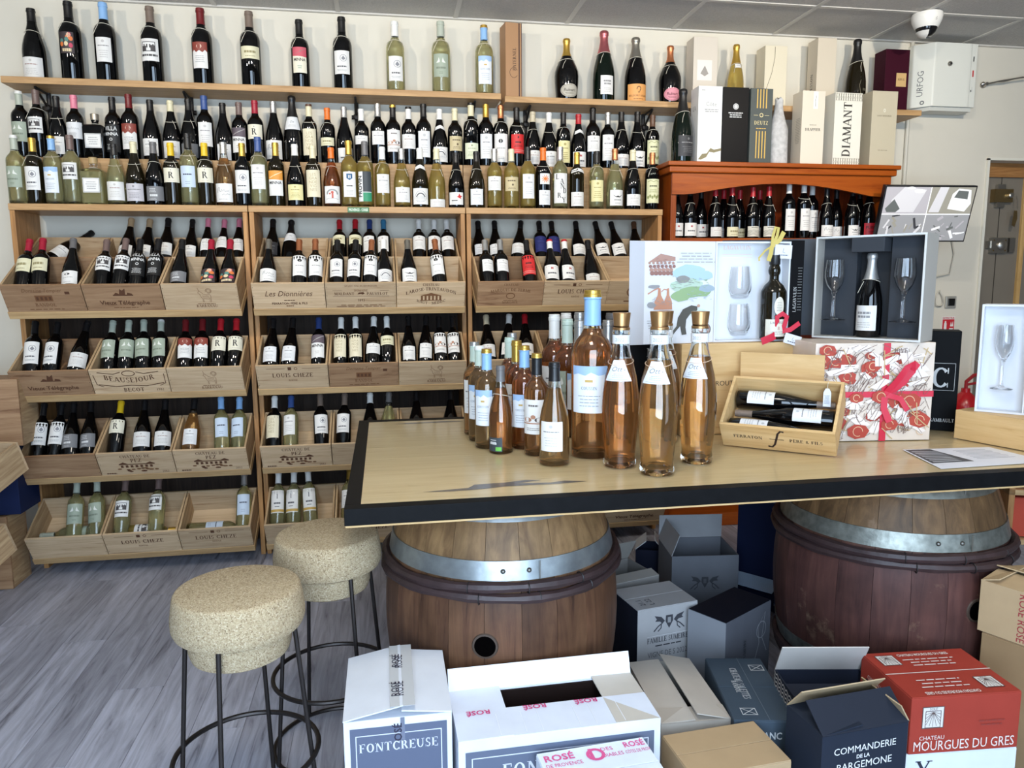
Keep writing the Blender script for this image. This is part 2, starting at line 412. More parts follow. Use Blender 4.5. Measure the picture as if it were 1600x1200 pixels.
holed_wall('wall_back', plaster, 'x', WALL_Y, 0.2, XL - .2, XR + .2, CEIL + .3, [(3.672, 4.55, 0, 2.085)])
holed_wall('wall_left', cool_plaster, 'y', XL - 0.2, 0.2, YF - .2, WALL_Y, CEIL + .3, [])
holed_wall('wall_right', shop_side, 'y', XR, 0.2, YF - .2, WALL_Y, CEIL + .3, [])
holed_wall('wall_front', shop_side, 'x', YF - 0.2, 0.2, XL, XR, CEIL + .3, [(-1.15, 1.05, .37, 2.47), (2.0, 3.2, .15, 2.45)])
m_alu = mat((90, 92, 96), 0.4, 0.6, name='anodised_window_frame')
def window_frame(name, axis, at, a0, a1, z0, z1, n):
    mb = MB(); w = 0.05
    def put(p0, p1, q0, q1):
        if axis == 'x': mb.box(p0, p1, at - .04, at, q0, q1)
        else: mb.box(at - .04, at, p0, p1, q0, q1)
    put(a0, a1, z0, z0 + w); put(a0, a1, z1 - w, z1)
    for k in range(n + 1):
        c = a0 + (a1 - a0) * k / n; put(max(a0, c - w / 2), min(a1, c + w / 2), z0, z1)
    return struct(mb.build(name, m_alu))
window_frame('window_1', 'x', YF, -1.15, 1.05, .37, 2.47, 3)
window_frame('door_1', 'x', YF, 2.0, 3.2, .15, 2.45, 2)
# ceiling: mineral fibre tiles lying in a T-bar grid
ce = struct(MB().box(XL - .2, XR + .2, YF - .2, WALL_Y + .2, CEIL + .03, CEIL + .1).build('ceiling', m_tile))
gx = [-0.187 + .6 * k for k in range(-5, 10)]; gy = [3.70 - .6 * k for k in range(-1, 11)]
tile_me = MB().box(-.288, .288, -.288, .288, 0.004, 0.018).mesh('ceiling_tile', m_tile)
PANELS = [(0.113, 1.0), (2.513, 1.0)]
for X in gx:
    for Y in gy:
        cx, cy = X + .3, Y - .3
        if cx < XL - .3 or cx > XR + .3 or cy < YF - .3 or cy > WALL_Y + .3: continue
        if any(abs(cx - p[0]) < .1 and abs(cy - p[1]) < .1 for p in PANELS): continue
        if cy < 0.2: continue
        inst('ceiling_tile', tile_me, ce, (cx, cy, CEIL))
bx_me = MB().box(-.012, .012, YF, WALL_Y, 0, .004).box(-.004, .004, YF, WALL_Y, .004, .03).mesh('grid_bar', m_bar)
by_me = MB().box(XL, XR, -.012, .012, 0, .004).box(XL, XR, -.004, .004, .004, .03).mesh('cross_bar', m_bar)
for X in gx:
    if XL < X < XR: inst('grid_bar', bx_me, ce, (X, 0, CEIL - .0005))
for Y in gy:
    if YF < Y < WALL_Y: inst('cross_bar', by_me, ce, (0, Y, CEIL))
struct(MB().box(XL, XR, WALL_Y - .022, WALL_Y, CEIL - .004, CEIL + .03).build('trim_1', m_bar))
struct(MB().box(XL, 3.64, WALL_Y - .014, WALL_Y, 0, .09).build('baseboard_back', mat((205, 200, 190), .6)))
for k, (px_, py_) in enumerate(PANELS):
    t = thing('ceiling_light', 'square white ceiling panel light %s' % ('above the bottles on the table' if k == 0 else 'above the far end of the table'), 'light', (px_, py_, CEIL), group='ceiling panel lights')
    mb = MB()
    for a in ((-.3, .3, -.3, -.27), (-.3, .3, .27, .3), (-.3, -.27, -.27, .27), (.27, .3, -.27, .27)): mb.box(a[0], a[1], a[2], a[3], -.006, .012)
    mb.build('frame', m_bar, t)
    MB().box(-.27, .27, -.27, .27, .002, .012).build('diffuser', mat((255, 240, 218), .5, name='lit_diffuser', emit=4.0), t)
# ceiling spotlights turned towards the display wall
m_spot = mat((206, 204, 198), .4, name='spotlight_white')
for k, (dx, aim, pw) in enumerate(((-2.35, .75, 46), (-1.15, .6, 58), (.05, .55, 60), (1.25, .5, 52), (2.45, .45, 84))):
    t = thing('ceiling_spotlight', 'white ceiling spotlight turned to the wine shelves, %s from the left' % ordinal(k + 1), 'light', (dx, 1.75, CEIL), group='ceiling spotlights')
    MB().lathe([(0, 0), (.05, 0), (.05, -.012), (.012, -.016), (.010, -.05), (0, -.05)], 20).build('mount', m_spot, t)
    h_ = thing('head', None, None, (0, 0, -.085)); h_.parent = t
    d_ = Vector((aim, 2.35, -.50)); h_.rotation_euler = d_.to_track_quat('-Z', 'Y').to_euler()
    MB().lathe([(0, .07), (.030, .07), (.036, .06), (.042, -.05), (.038, -.05), (.034, -.035), (0, -.035)], 24).build('lamp_housing', m_spot, h_)
    MB().lathe([(0, -.036), (.034, -.036), (.034, -.040), (0, -.040)], 20).build('lens', mat((255, 240, 214), .4, name='lit_spot_lens', emit=20.0), h_)
    l = bpy.data.lights.new('spot_lamp', 'SPOT'); l.energy = pw; l.color = (1.0, .91, .77); l.spot_size = rad(104); l.spot_blend = .9; l.shadow_soft_size = .035
    lo = bpy.data.objects.new('spot_lamp', l); lo.location = (0, 0, -.06); lo.parent = h_; col.objects.link(lo)
# back door, recessed in the wall on the far side
m_door = mat((122, 114, 102), 0.55, name='door_taupe_paint', noise=0.04, nscale=8)
m_oak = wood('oak_trim', (176, 128, 78), (128, 86, 48), stretch=(1, 12, 12), rough=.5)
m_brass = mat((150, 128, 88), 0.35, 0.9, name='aged_brass'); m_steel = mat((176, 172, 164), 0.3, 0.95, name='brushed_steel')
dr = struct(MB().box(3.672, 4.55, 4.262, 4.30, 0, 2.00).build('door_2', m_door))
MB().box(3.672, 4.55, 4.24, 4.345, 2.00, 2.085).build('door_lintel', m_oak, dr)
MB().box(4.03, 4.06, 4.245, 4.262, 0, 2.0).build('door_strip', wood('pale_trim', (206, 170, 112), (176, 138, 84), stretch=(12, 12, 1)), dr)
MB().box(3.872, 3.875, 4.258, 4.262, 0, 2.0).build('door_joint', mat((60, 55, 48), .8), dr)
lk = MB().box(3.80, 3.93, 4.222, 4.262, 1.845, 1.925, 0).box(3.83, 3.885, 4.235, 4.262, 1.925, 1.955, 1).box(3.83, 3.885, 4.235, 4.262, 1.815, 1.845, 1)
lk.lathe([(0, .0), (.017, 0), (.017, .02), (.012, .024), (0, .024)], 16, 1, T(3.90, 4.222, 1.885) @ RX(90)).build('door_lock', [m_brass, m_steel], dr)
k_ = MB().tube([(3.925, 4.19, 1.88), (3.928, 4.185, 1.84), (3.93, 4.185, 1.80)], .0025, 6, 0).prism([(3.905, 1.70), (3.925, 1.69), (3.94, 1.74), (3.935, 1.79), (3.915, 1.79)], -.0, .003, 1, Matrix(((1, 0, 0, 0), (0, 0, -1, 4.19), (0, 1, 0, 0), (0, 0, 0, 1))))
k_.build('key', [m_steel, m_brass], dr)
lb = MB().box(3.815, 3.93, 4.235, 4.262, 1.53, 1.625, 0).box(3.945, 3.985, 4.235, 4.262, 1.535, 1.625, 0).box(3.79, 3.82, 4.242, 4.258, 1.56, 1.605, 0)
lb.lathe([(0, 0), (.028, 0), (.03, .012), (.02, .02), (0, .022)], 18, 0, T(3.885, 4.235, 1.578) @ RX(90))
for a in (3.83, 3.915):
    for b in (1.545, 1.61): lb.lathe([(0, 0), (.005, 0), (.004, .003), (0, .004)], 8, 1, T(a, 4.235, b) @ RX(90))
lb.build('door_bolt', [m_steel, m_brass], dr)
MB().box(3.655, 3.672, 4.138, 4.15, 0, 2.095).box(3.655, 4.56, 4.138, 4.15, 2.085, 2.1).build('door_frame', mat((222, 218, 204), .6), dr)
# ================================================================ bottles
m_dark = mat((5, 5, 6), 0.03, 0, 0.0, name='dark_bottle_glass', spec=0.5)
m_brown = mat((24, 19, 7), 0.03, 0, 0.0, name='brown_green_bottle_glass', spec=0.5)
m_green = mat((7, 18, 11), 0.03, 0, 0.0, name='green_bottle_glass', spec=0.5)
m_clear = glass_mat('clear_bottle_glass', (250, 252, 250), 1.48)
def wine_mat(name, rgb, tr):
    m, nt, b = _new(name); b.inputs['Base Color'].default_value = lin(rgb); b.inputs['Roughness'].default_value = 0.0
    b.inputs['IOR'].default_value = 1.34; b.inputs['Transmission Weight'].default_value = tr
    return m
WINE = {'white': wine_mat('white_wine', (250, 243, 182), .72), 'gold': wine_mat('golden_wine', (252, 218, 118), .68), 'rose': wine_mat('rose_wine', (255, 172, 100), .86), 'amber': wine_mat('amber_rose_wine', (250, 146, 78), .84), 'pale': wine_mat('pale_rose_wine', (255, 196, 124), .86)}
GL = {'dk': m_dark, 'br': m_brown, 'gn': m_green}
PROF = {  # outer radius against height for a 0.30 m bottle
 'bx': [(.0385, .004), (.0385, .180), (.0382, .190), (.0360, .201), (.0300, .212), (.0220, .221), (.0172, .230), (.0152, .242), (.0146, .262), (.0146, .284), (.0160, .285), (.0160, .293), (.0148, .294), (.0148, .300)],
 'bg': [(.0430, .004), (.0430, .112), (.0425, .128), (.0404, .146), (.0360, .166), (.0300, .188), (.0236, .210), (.0184, .232), (.0156, .252), (.0148, .268), (.0148, .285), (.0162, .286), (.0162, .293), (.0150, .294), (.0150, .300)],
 'ch': [(.0440, .004), (.0442, .095), (.0432, .125), (.0400, .150), (.0344, .176), (.0270, .204), (.0200, .230), (.0164, .250), (.0150, .268), (.0158, .279), (.0178, .283), (.0178, .289), (.0170, .296), (.0140, .300)],
 'rn': [(.0480, .004), (.0500, .03), (.0545, .09), (.0556, .12), (.0540, .142), (.0470, .166), (.0350, .192), (.0240, .212), (.0170, .232), (.0146, .250), (.0142, .270), (.0152, .281), (.0168, .285), (.0168, .291), (.0158, .297), (.0130, .300)],
 'ot': [(.0300, .002), (.0318, .010), (.0300, .024), (.0306, .034), (.0352, .085), (.0366, .115), (.0352, .145), (.0306, .178), (.0236, .205), (.0178, .228), (.0160, .240), (.0158, .258), (.0170, .262), (.0170, .268), (.0150, .270), (.0150, .300)],
 'wk': [(.0440, .004), (.0440, .165), (.0430, .172), (.0330, .192), (.0190, .206), (.0160, .212), (.0160, .228), (.0200, .236), (.0210, .246), (.0190, .256), (.0165, .262), (.0165, .300)],
}
CAPZ = {'bx': .238, 'bg': .246, 'ch': .206, 'rn': .216, 'ot': .272, 'wk': .266}
FILL = {'bx': .232, 'bg': .225, 'ch': .225, 'rn': .225, 'ot': .214, 'wk': .22}
def rad_at(shape, z):
    P = PROF[shape]
    if z <= P[0][1]: return P[0][0]
    for (r0, z0), (r1, z1) in zip(P, P[1:]):
        if z <= z1: return r0 + (r1 - r0) * (z - z0) / max(1e-9, z1 - z0)
    return P[-1][0]
_bm = {}
def body_mesh(shape, glass, n):
    key = ('body', shape, glass, n)
    if key in _bm: return _bm[key]
    P = PROF[shape]; mb = MB(); r0 = P[0][0]
    if glass in GL:
        mb.lathe([(0, 0), (r0 - .004, 0), (r0 - .001, .0015)] + P + [(0, P[-1][1])], n)
        me = mb.mesh('bottle_body', GL[glass])
    else:
        base = [(0, .017), (r0 * .35, .0145), (r0 * .66, .004), (r0 - .0065, 0), (r0 - .002, .001)]
        t = .0026
        inner = [(max(.004, r - t), z) for r, z in reversed(P) if z > .030]
        inner += [(r0 - t, .030), (r0 - t - .004, .016), (r0 * .66, .013), (r0 * .35, .022), (0, .0255)]
        mb.lathe(base + P + inner, n)
        me = mb.mesh('bottle_body', m_clear)
    _bm[key] = me
    return me
def wine_mesh(shape, w, n):
    key = ('wine', shape, w, n)
    if key in _bm: return _bm[key]
    P = PROF[shape]; t = .0022; r0 = P[0][0]; f = FILL[shape]
    pr = [(0, .025), (r0 * .35, .0215), (r0 * .66, .0125), (r0 - t - .004, .0155), (r0 - t, .0295)]
    pr += [(r - t, z) for r, z in P if .032 < z < f - .002] + [(rad_at(shape, f) - t, f), (0, f)]
    _bm[key] = MB().lathe(pr, n).mesh('wine', WINE[w])
    return _bm[key]
CAP = {'sage': (176, 182, 166), 'white': (232, 230, 224), 'mauve': (112, 92, 86), 'black': (22, 21, 22), 'pink': (226, 130, 150), 'steel': (150, 146, 136), 'darkred': (110, 26, 30), 'cream': (222, 212, 176),
       'blue': (58, 84, 140), 'crimson': (160, 28, 50), 'silver': (196, 196, 194), 'brown': (92, 62, 44), 'orange': (232, 112, 32), 'gold': (204, 166, 78), 'copper': (200, 128, 88), 'beige': (196, 184, 156), 'red': (178, 30, 40),
       'lightblue': (140, 182, 226), 'yellow': (232, 190, 34), 'grey': (104, 102, 102), 'navy': (40, 60, 112), 'tan': (178, 148, 112), 'teal': (56, 116, 150), 'lightgreen': (196, 214, 200), 'rosefoil': (190, 108, 112), 'wood': (168, 128, 84), 'taupe': (120, 104, 92)}
SHINY = {'wood', 'gold', 'silver', 'copper', 'rosefoil', 'steel'}
def cap_mat(c): return mat(CAP[c], 0.32 if c in SHINY else 0.38, 0.75 if c in SHINY else 0.0, 0.0, name='capsule_' + c)
def cap_mesh(shape, c, n):
    key = ('cap', shape, c, n)
    if key in _bm: return _bm[key]
    a, b = (c.split('/') + [None])[:2]
    z0 = CAPZ[shape]; g = .0007; mb = MB()
    if shape == 'ot':                                   # flared stopper over a white neck band
        mb.lathe([(.0158, .268), (.0166, .268), (.0166, .2725), (.0150, .2735), (.0150, .276), (.0178, .300), (.0172, .3012), (0, .3012)], n, 0)
    else:
        pts = [(rad_at(shape, z0) + .0002, z0)] + [(rad_at(shape, z0) + g, z0 + .0006)] + [(r + g, z) for r, z in PROF[shape] if z > z0 + .002]
        top = pts[-1]
        if b:
            zb = .288; k = [p for p in pts if p[1] < zb] + [(rad_at(shape, zb) + g, zb)]; k2 = [(rad_at(shape, zb) + g, zb)] + [p for p in pts if p[1] > zb] + [(top[0] - .001, .3008), (0, .301)]
            mb.lathe(k, n, 0); mb.lathe(k2, n, 1)
        else: mb.lathe(pts + [(top[0] - .001, .3008), (0, .301)], n, 0)
    _bm[key] = mb.mesh('capsule', [cap_mat(a)] + ([cap_mat(b)] if b else []))
    return _bm[key]
# ---- paper labels: style -> (paper, half angle, inks, drawing, words)
WH, CR, GR, IK, LG = (228, 226, 222), (224, 214, 180), (150, 150, 150), (52, 48, 48), (172, 168, 164)
def d_plain(p, w, h, s=1):
    p.lines(-w * .34, w * .34, h * .60, h * .72, 1, 0, t=h * .035, seed=s); p.lines(-w * .3, w * .3, h * .15, h * .5, 4, 1, seed=s); p.oval(0, h * .84, h * .06, h * .06, 1, 10)
def d_birds(p, w, h):
    for k in (-1, 1): p.poly([(k * w * .30, h * .60), (k * w * .10, h * .62), (k * w * .06, h * .66), (k * w * .12, h * .84), (k * w * .17, h * .72)], 0)
    p.lines(-w * .3, w * .3, h * .32, h * .46, 1, 1, t=h * .08, seed=2); p.lines(-w * .15, w * .15, h * .12, h * .24, 2, 1, seed=3)
def d_house(p, w, h):
    p.frame(-w * .36, h * .42, w * .34, h * .86, h * .03, 0); p.rect(-w * .34, h * .44, -w * .12, h * .66, 0); p.rect(w * .1, h * .44, w * .32, h * .7, 0)
    for k in range(4): p.rect(-w * .26 + k * w * .15, h * .58, -w * .19 + k * w * .15, h * .74, 0)
    p.lines(-w * .42, w * .42, h * .16, h * .34, 1, 0, t=h * .09, seed=2)
def d_script(p, w, h): p.line([(-w * .4 + w * .05 * k, h * (.56 + .1 * (k % 2) * (1.6 if k in (1, 7) else 1))) for k in range(15)], h * .025, 1); p.lines(-w * .3, w * .2, h * .12, h * .4, 4, 1, seed=4)
def d_villa(p, w, h):
    p.text('VILLA', 0, h * .78, h * .16, 0, 't', w * .7); p.text('MINNA', 0, h * .60, h * .12, 0, 'b', w * .78); p.ring(0, h * .46, h * .055, h * .055, h * .02, 0, 12); p.lines(-w * .3, w * .3, h * .08, h * .3, 4, 0, seed=9)
def d_redtop(p, w, h):
    p.poly([(-w / 2, h * .62), (-w * .35, h * .70), (-w * .2, h * .6), (0, h * .68), (w * .2, h * .6), (w * .35, h * .7), (w / 2, h * .62), (w / 2, h), (-w / 2, h)], 1); p.oval(0, h * .83, w * .16, h * .09, 2); p.lines(-w * .3, w * .3, h * .2, h * .5, 4, 0, seed=5)
def d_minna(p, w, h): p.poly([(-w / 2, h * .66), (w / 2, h * .62), (w / 2, h), (-w / 2, h)], 1); p.line([(-w * .4, h * .7), (0, h * .82), (w * .45, h * .95)], h * .03, 2); p.text('MINNA', 0, h * .46, h * .12, 0, 'b', w * .8); p.lines(-w * .15, w * .15, h * .15, h * .3, 2, 2, seed=2)
def d_R(p, w, h): p.text('R', 0, h * .28, h * .44, 0, 's'); p.oval(0, h * .85, h * .03, h * .03, 0, 8); p.lines(-w * .2, w * .2, h * .1, h * .18, 1, 1, seed=2)
def d_sign(p, w, h):
    p.line([(-w * .3, h * .5), (-w * .26, h * .75), (-w * .18, h * .8), (-w * .2, h * .6), (-w * .1, h * .55), (-w * .05, h * .68), (0, h * .56), (w * .06, h * .66), (w * .1, h * .56), (w * .3, h * .6)], h * .022, 0)
    p.line([(-w * .05, h * .36), (w * .05, h * .44), (w * .12, h * .36), (w * .2, h * .44), (w * .34, h * .4)], h * .016, 0); p.lines(-w * .3, w * .3, h * .1, h * .2, 1, 1, seed=3)
def d_neck(p, w, h): p.text('Ott', 0, h * .52, h * .2, 0, 'j', w * .6); p.lines(-w * .25, w * .25, h * .15, h * .4, 3, 1, seed=8)
def d_letters(p, w, h):
    for k, t in enumerate(('LES', 'GRA', 'NDE', 'VIG', 'NES')): p.text(t, 0, h * (.78 - .14 * k), h * .11, 1, 't', w * .62)
def d_band(p, w, h): p.lines(-w * .36, w * .36, h * .4, h * .7, 1, 1, t=h * .18, seed=3); p.lines(-w * .3, w * .3, h * .12, h * .3, 1, 1, seed=4)
def d_splash(p, w, h): p.poly([(w * .02, h * .62), (w * .14, h * .72), (w * .2, h * .92), (w * .26, h * .74), (w * .42, h * .7), (w * .3, h * .6), (w * .32, h * .45), (w * .2, h * .54)], 2); p.lines(-w * .35, w * .15, h * .24, h * .42, 1, 0, t=h * .1, seed=3); p.lines(-w * .3, w * .1, h * .08, h * .2, 2, 1, seed=5)
def d_animals(p, w, h):
    p.oval(-w * .24, h * .42, w * .18, h * .07, 2); p.oval(w * .24, h * .42, w * .18, h * .07, 0); p.oval(0, h * .5, w * .1, h * .06, 2); p.rect(-w * .5, h * .3, w * .5, h * .33, 2); p.lines(-w * .26, w * .26, h * .76, h * .9, 1, 1, t=h * .05, seed=3); p.lines(-w * .3, w * .3, h * .1, h * .2, 2, 1, seed=6)
def d_dot(p, w, h): p.oval(-w * .02, h * .74, w * .14, h * .075, 0); p.lines(-w * .36, w * .36, h * .44, h * .54, 1, 1, t=h * .03, seed=3); p.lines(-w * .25, w * .25, h * .1, h * .2, 2, 1, seed=7)
def d_red(p, w, h): p.oval(0, h * .84, w * .05, h * .06, 0); p.lines(-w * .26, w * .26, h * .5, h * .66, 1, 0, t=h * .09, seed=3); p.lines(-w * .35, w * .35, h * .32, h * .46, 2, 0, seed=1); p.rect(-w * .5, h * .16, w * .5, h * .175, 1); p.rect(-w * .5, h * .08, w * .5, h * .095, 1)
def d_tan(p, w, h): p.lines(-w * .36, w * .36, h * .66, h * .8, 1, 0, t=h * .08, seed=3); p.oval(w * .06, h * .44, h * .07, h * .08, 0, 10); p.lines(-w * .3, w * .3, h * .12, h * .3, 2, 0, seed=1)
def d_crest(p, w, h):
    p.ring(w * .1, h * .68, h * .15, h * .15, h * .02, 1); p.poly([(w * .1 - h * .09, h * .66), (w * .1, h * .78), (w * .1 + h * .09, h * .66), (w * .1, h * .58)], 1); p.lines(-w * .36, w * .36, h * .26, h * .38, 1, 0, t=h * .06, seed=3); p.lines(-w * .3, w * .3, h * .1, h * .2, 2, 1, seed=2)
def d_bluetop(p, w, h):
    p.poly([(-w / 2, h * .80), (-w * .3, h * .84), (-w * .1, h * .8), (w * .05, h * .87), (w * .25, h * .80), (w / 2, h * .83), (w / 2, h), (-w / 2, h)], 1); p.rect(-w * .1, h * .66, w * .1, h * .71, 2); p.text('COUSSIN', 0, h * .5, h * .065, 0, 's', w * .75); p.lines(-w * .3, w * .3, h * .12, h * .4, 4, 0, t=h * .012, seed=2)
def d_pblue(p, w, h): p.lines(-w * .36, w * .36, h * .54, h * .66, 1, 0, t=h * .06, seed=3); p.lines(-w * .2, w * .2, h * .12, h * .3, 2, 1, seed=3)
def d_tree(p, w, h):
    p.ring(0, h * .56, w * .34, h * .28, h * .09, 1, 14, -10, 190); p.rect(-w * .04, h * .3, w * .06, h * .6, 2); p.oval(0, h * .64, w * .08, h * .08, 2); p.oval(-w * .14, h * .56, w * .05, h * .05, 2); p.line([(-w * .35, h * .24), (0, h * .3), (w * .35, h * .24)], h * .015, 0)
def d_shield(p, w, h): p.poly([(-w * .22, h * .92), (w * .22, h * .92), (w * .22, h * .74), (0, h * .66), (-w * .22, h * .74)], 1); p.rect(-w * .08, h * .74, -w * .03, h * .86, 2); p.rect(w * .03, h * .74, w * .08, h * .86, 2); p.lines(-w * .3, w * .3, h * .38, h * .5, 1, 0, t=h * .05, seed=3); p.lines(-w * .25, w * .25, h * .08, h * .28, 4, 3, seed=2)
def d_vert(p, w, h): p.rect(-w * .12, h * .32, w * .5, h, 1); p.rect(-w * .12, 0, w * .5, h * .30, 2); p.text('PROVIN', -w * .2, h * .5, w * .3, 0, 'b', h * .9, rot=PI / 2)
def d_arc(p, w, h): p.ring(0, h * .2, w * .40, h * .66, h * .03, 1, 14, 10, 170); p.ring(0, h * .2, w * .33, h * .52, h * .07, 0, 14, 30, 150); p.lines(-w * .3, w * .3, h * .15, h * .55, 5, 1, seed=7)
def d_sun(p, w, h):
    p.oval(0, h * .5, w * .5, h * .5, 0, 24); p.oval(0, h * .5, w * .16, h * .16, 1, 14)
    for k in range(10):
        a = 2 * PI * k / 10; c, s = math.cos(a), math.sin(a); p.poly([(w * (.18 * c - .05 * s), h * (.5 + .18 * s + .05 * c)), (w * .43 * c, h * (.5 + .43 * s)), (w * (.18 * c + .05 * s), h * (.5 + .18 * s - .05 * c))], 1)
def d_landry(p, w, h):
    for k, (t, u) in enumerate((('L', -.24), ('A', .06), ('N', .1), ('D', .26), ('R', -.1), ('Y', .2))): p.text(t, w * u, h * (.80 - .155 * k), h * .17, 0, 's')
def d_vine(p, w, h):
    p.line([(-w * .4, h * .88), (-w * .2, h * .94), (0, h * .88), (w * .2, h * .94), (w * .4, h * .88)], h * .02, 1); p.lines(-w * .34, w * .34, h * .64, h * .78, 1, 0, t=h * .06, seed=3); p.lines(-w * .3, w * .3, h * .42, h * .58, 2, 1, seed=4)
    for k in range(6): p.oval(-w * .36 + k * w * .145, h * (.24 + .05 * (k % 2)), w * .07, h * .07, 1, 9)
def d_colour(p, w, h):
    r = random.Random(5)
    for k in range(9): p.oval((r.random() - .5) * w * .7, h * (.3 + .6 * r.random()), w * .14, h * .12, k % 4, 7)
    p.lines(-w * .4, w * .4, h * .06, h * .24, 1, 2, t=h * .14, seed=3)
def d_bird2(p, w, h): p.poly([(-w * .34, h * .70), (-w * .1, h * .58), (0, h * .64), (w * .1, h * .58), (w * .34, h * .72), (w * .12, h * .52), (-w * .1, h * .52)], 0); p.lines(-w * .3, w * .3, h * .28, h * .44, 1, 1, t=h * .08, seed=3); p.lines(-w * .2, w * .2, h * .1, h * .22, 1, 1, seed=5)
def d_oval(p, w, h): p.oval(0, h / 2, w / 2, h / 2, 0, 24); p.ring(0, h / 2, w * .46, h * .45, h * .03, 1, 24); p.text('Ruinart', 0, h * .44, h * .22, 2, 'b', w * .62); p.lines(-w * .25, w * .25, h * .2, h * .36, 2, 2, seed=2)
def d_champ(p, w, h): p.lines(-w * .36, w * .36, h * .48, h * .78, 2, 0, t=h * .09, seed=3); p.lines(-w * .3, w * .3, h * .1, h * .36, 3, 1, seed=5)
def d_billec(p, w, h): p.ring(0, h * .72, h * .12, h * .14, h * .035, 0, 14, -60, 200); p.line([(h * .06, h * .6), (0, h * .48), (-h * .05, h * .56)], h * .03, 0); p.text('BILLECART-SALMON', 0, h * .28, h * .1, 1, 's', w * .85); p.lines(-w * .25, w * .25, h * .08, h * .2, 1, 1, seed=5)
def d_dom(p, w, h): p.lines(-w * .3, w * .3, h * .48, h * .7, 1, 0, t=h * .1, seed=3); p.lines(-w * .3, w * .3, h * .15, h * .42, 3, 0, seed=5)
def d_logo(p, w, h): p.text('M', -w * .0, h * .66, h * .16, 0, 'b'); p.lines(-w * .34, w * .34, h * .3, h * .48, 1, 1, t=h * .1, seed=3); p.lines(-w * .2, w * .2, h * .1, h * .2, 1, 2, seed=3)
def d_stripe(p, w, h):
    for k in range(5): p.line([(-w * .5, h * (.1 + .1 * k)), (-w * .1, h * (.22 + .11 * k)), (w * .2, h * (.1 + .12 * k)), (w * .5, h * (.2 + .1 * k))], h * .035, 0)
    p.lines(-w * .3, w * .3, h * .8, h * .92, 1, 0, t=h * .06, seed=3)
def d_purple(p, w, h): p.text('PURPU', 0, h * .54, h * .24, 0, 'b', w * .8); p.lines(-w * .3, w * .3, h * .15, h * .4, 2, 0, seed=3)
def d_grey(p, w, h): p.lines(-w * .3, w * .1, h * .55, h * .9, 3, 0, seed=3); p.lines(-w * .3, w * .2, h * .26, h * .5, 1, 0, t=h * .14, seed=3); p.lines(-w * .3, w * .1, h * .06, h * .2, 2, 0, seed=4)
def d_gold(p, w, h): p.text('1', 0, h * .62, h * .2, 0, 's'); p.lines(-w * .3, w * .3, h * .34, h * .5, 1, 0, t=h * .07, seed=3); p.lines(-w * .2, w * .2, h * .22, h * .32, 1, 0, seed=3); p.rect(-w / 2, h * .04, w / 2, h * .15, 1)
def d_bio(p, w, h): p.lines(-w * .35, w * .2, h * .46, h * .7, 1, 0, t=h * .14, seed=5); p.lines(-w * .35, w * .2, h * .6, h * .9, 2, 0, seed=3); p.rect(w * .1, h * .06, w * .45, h * .34, 1)
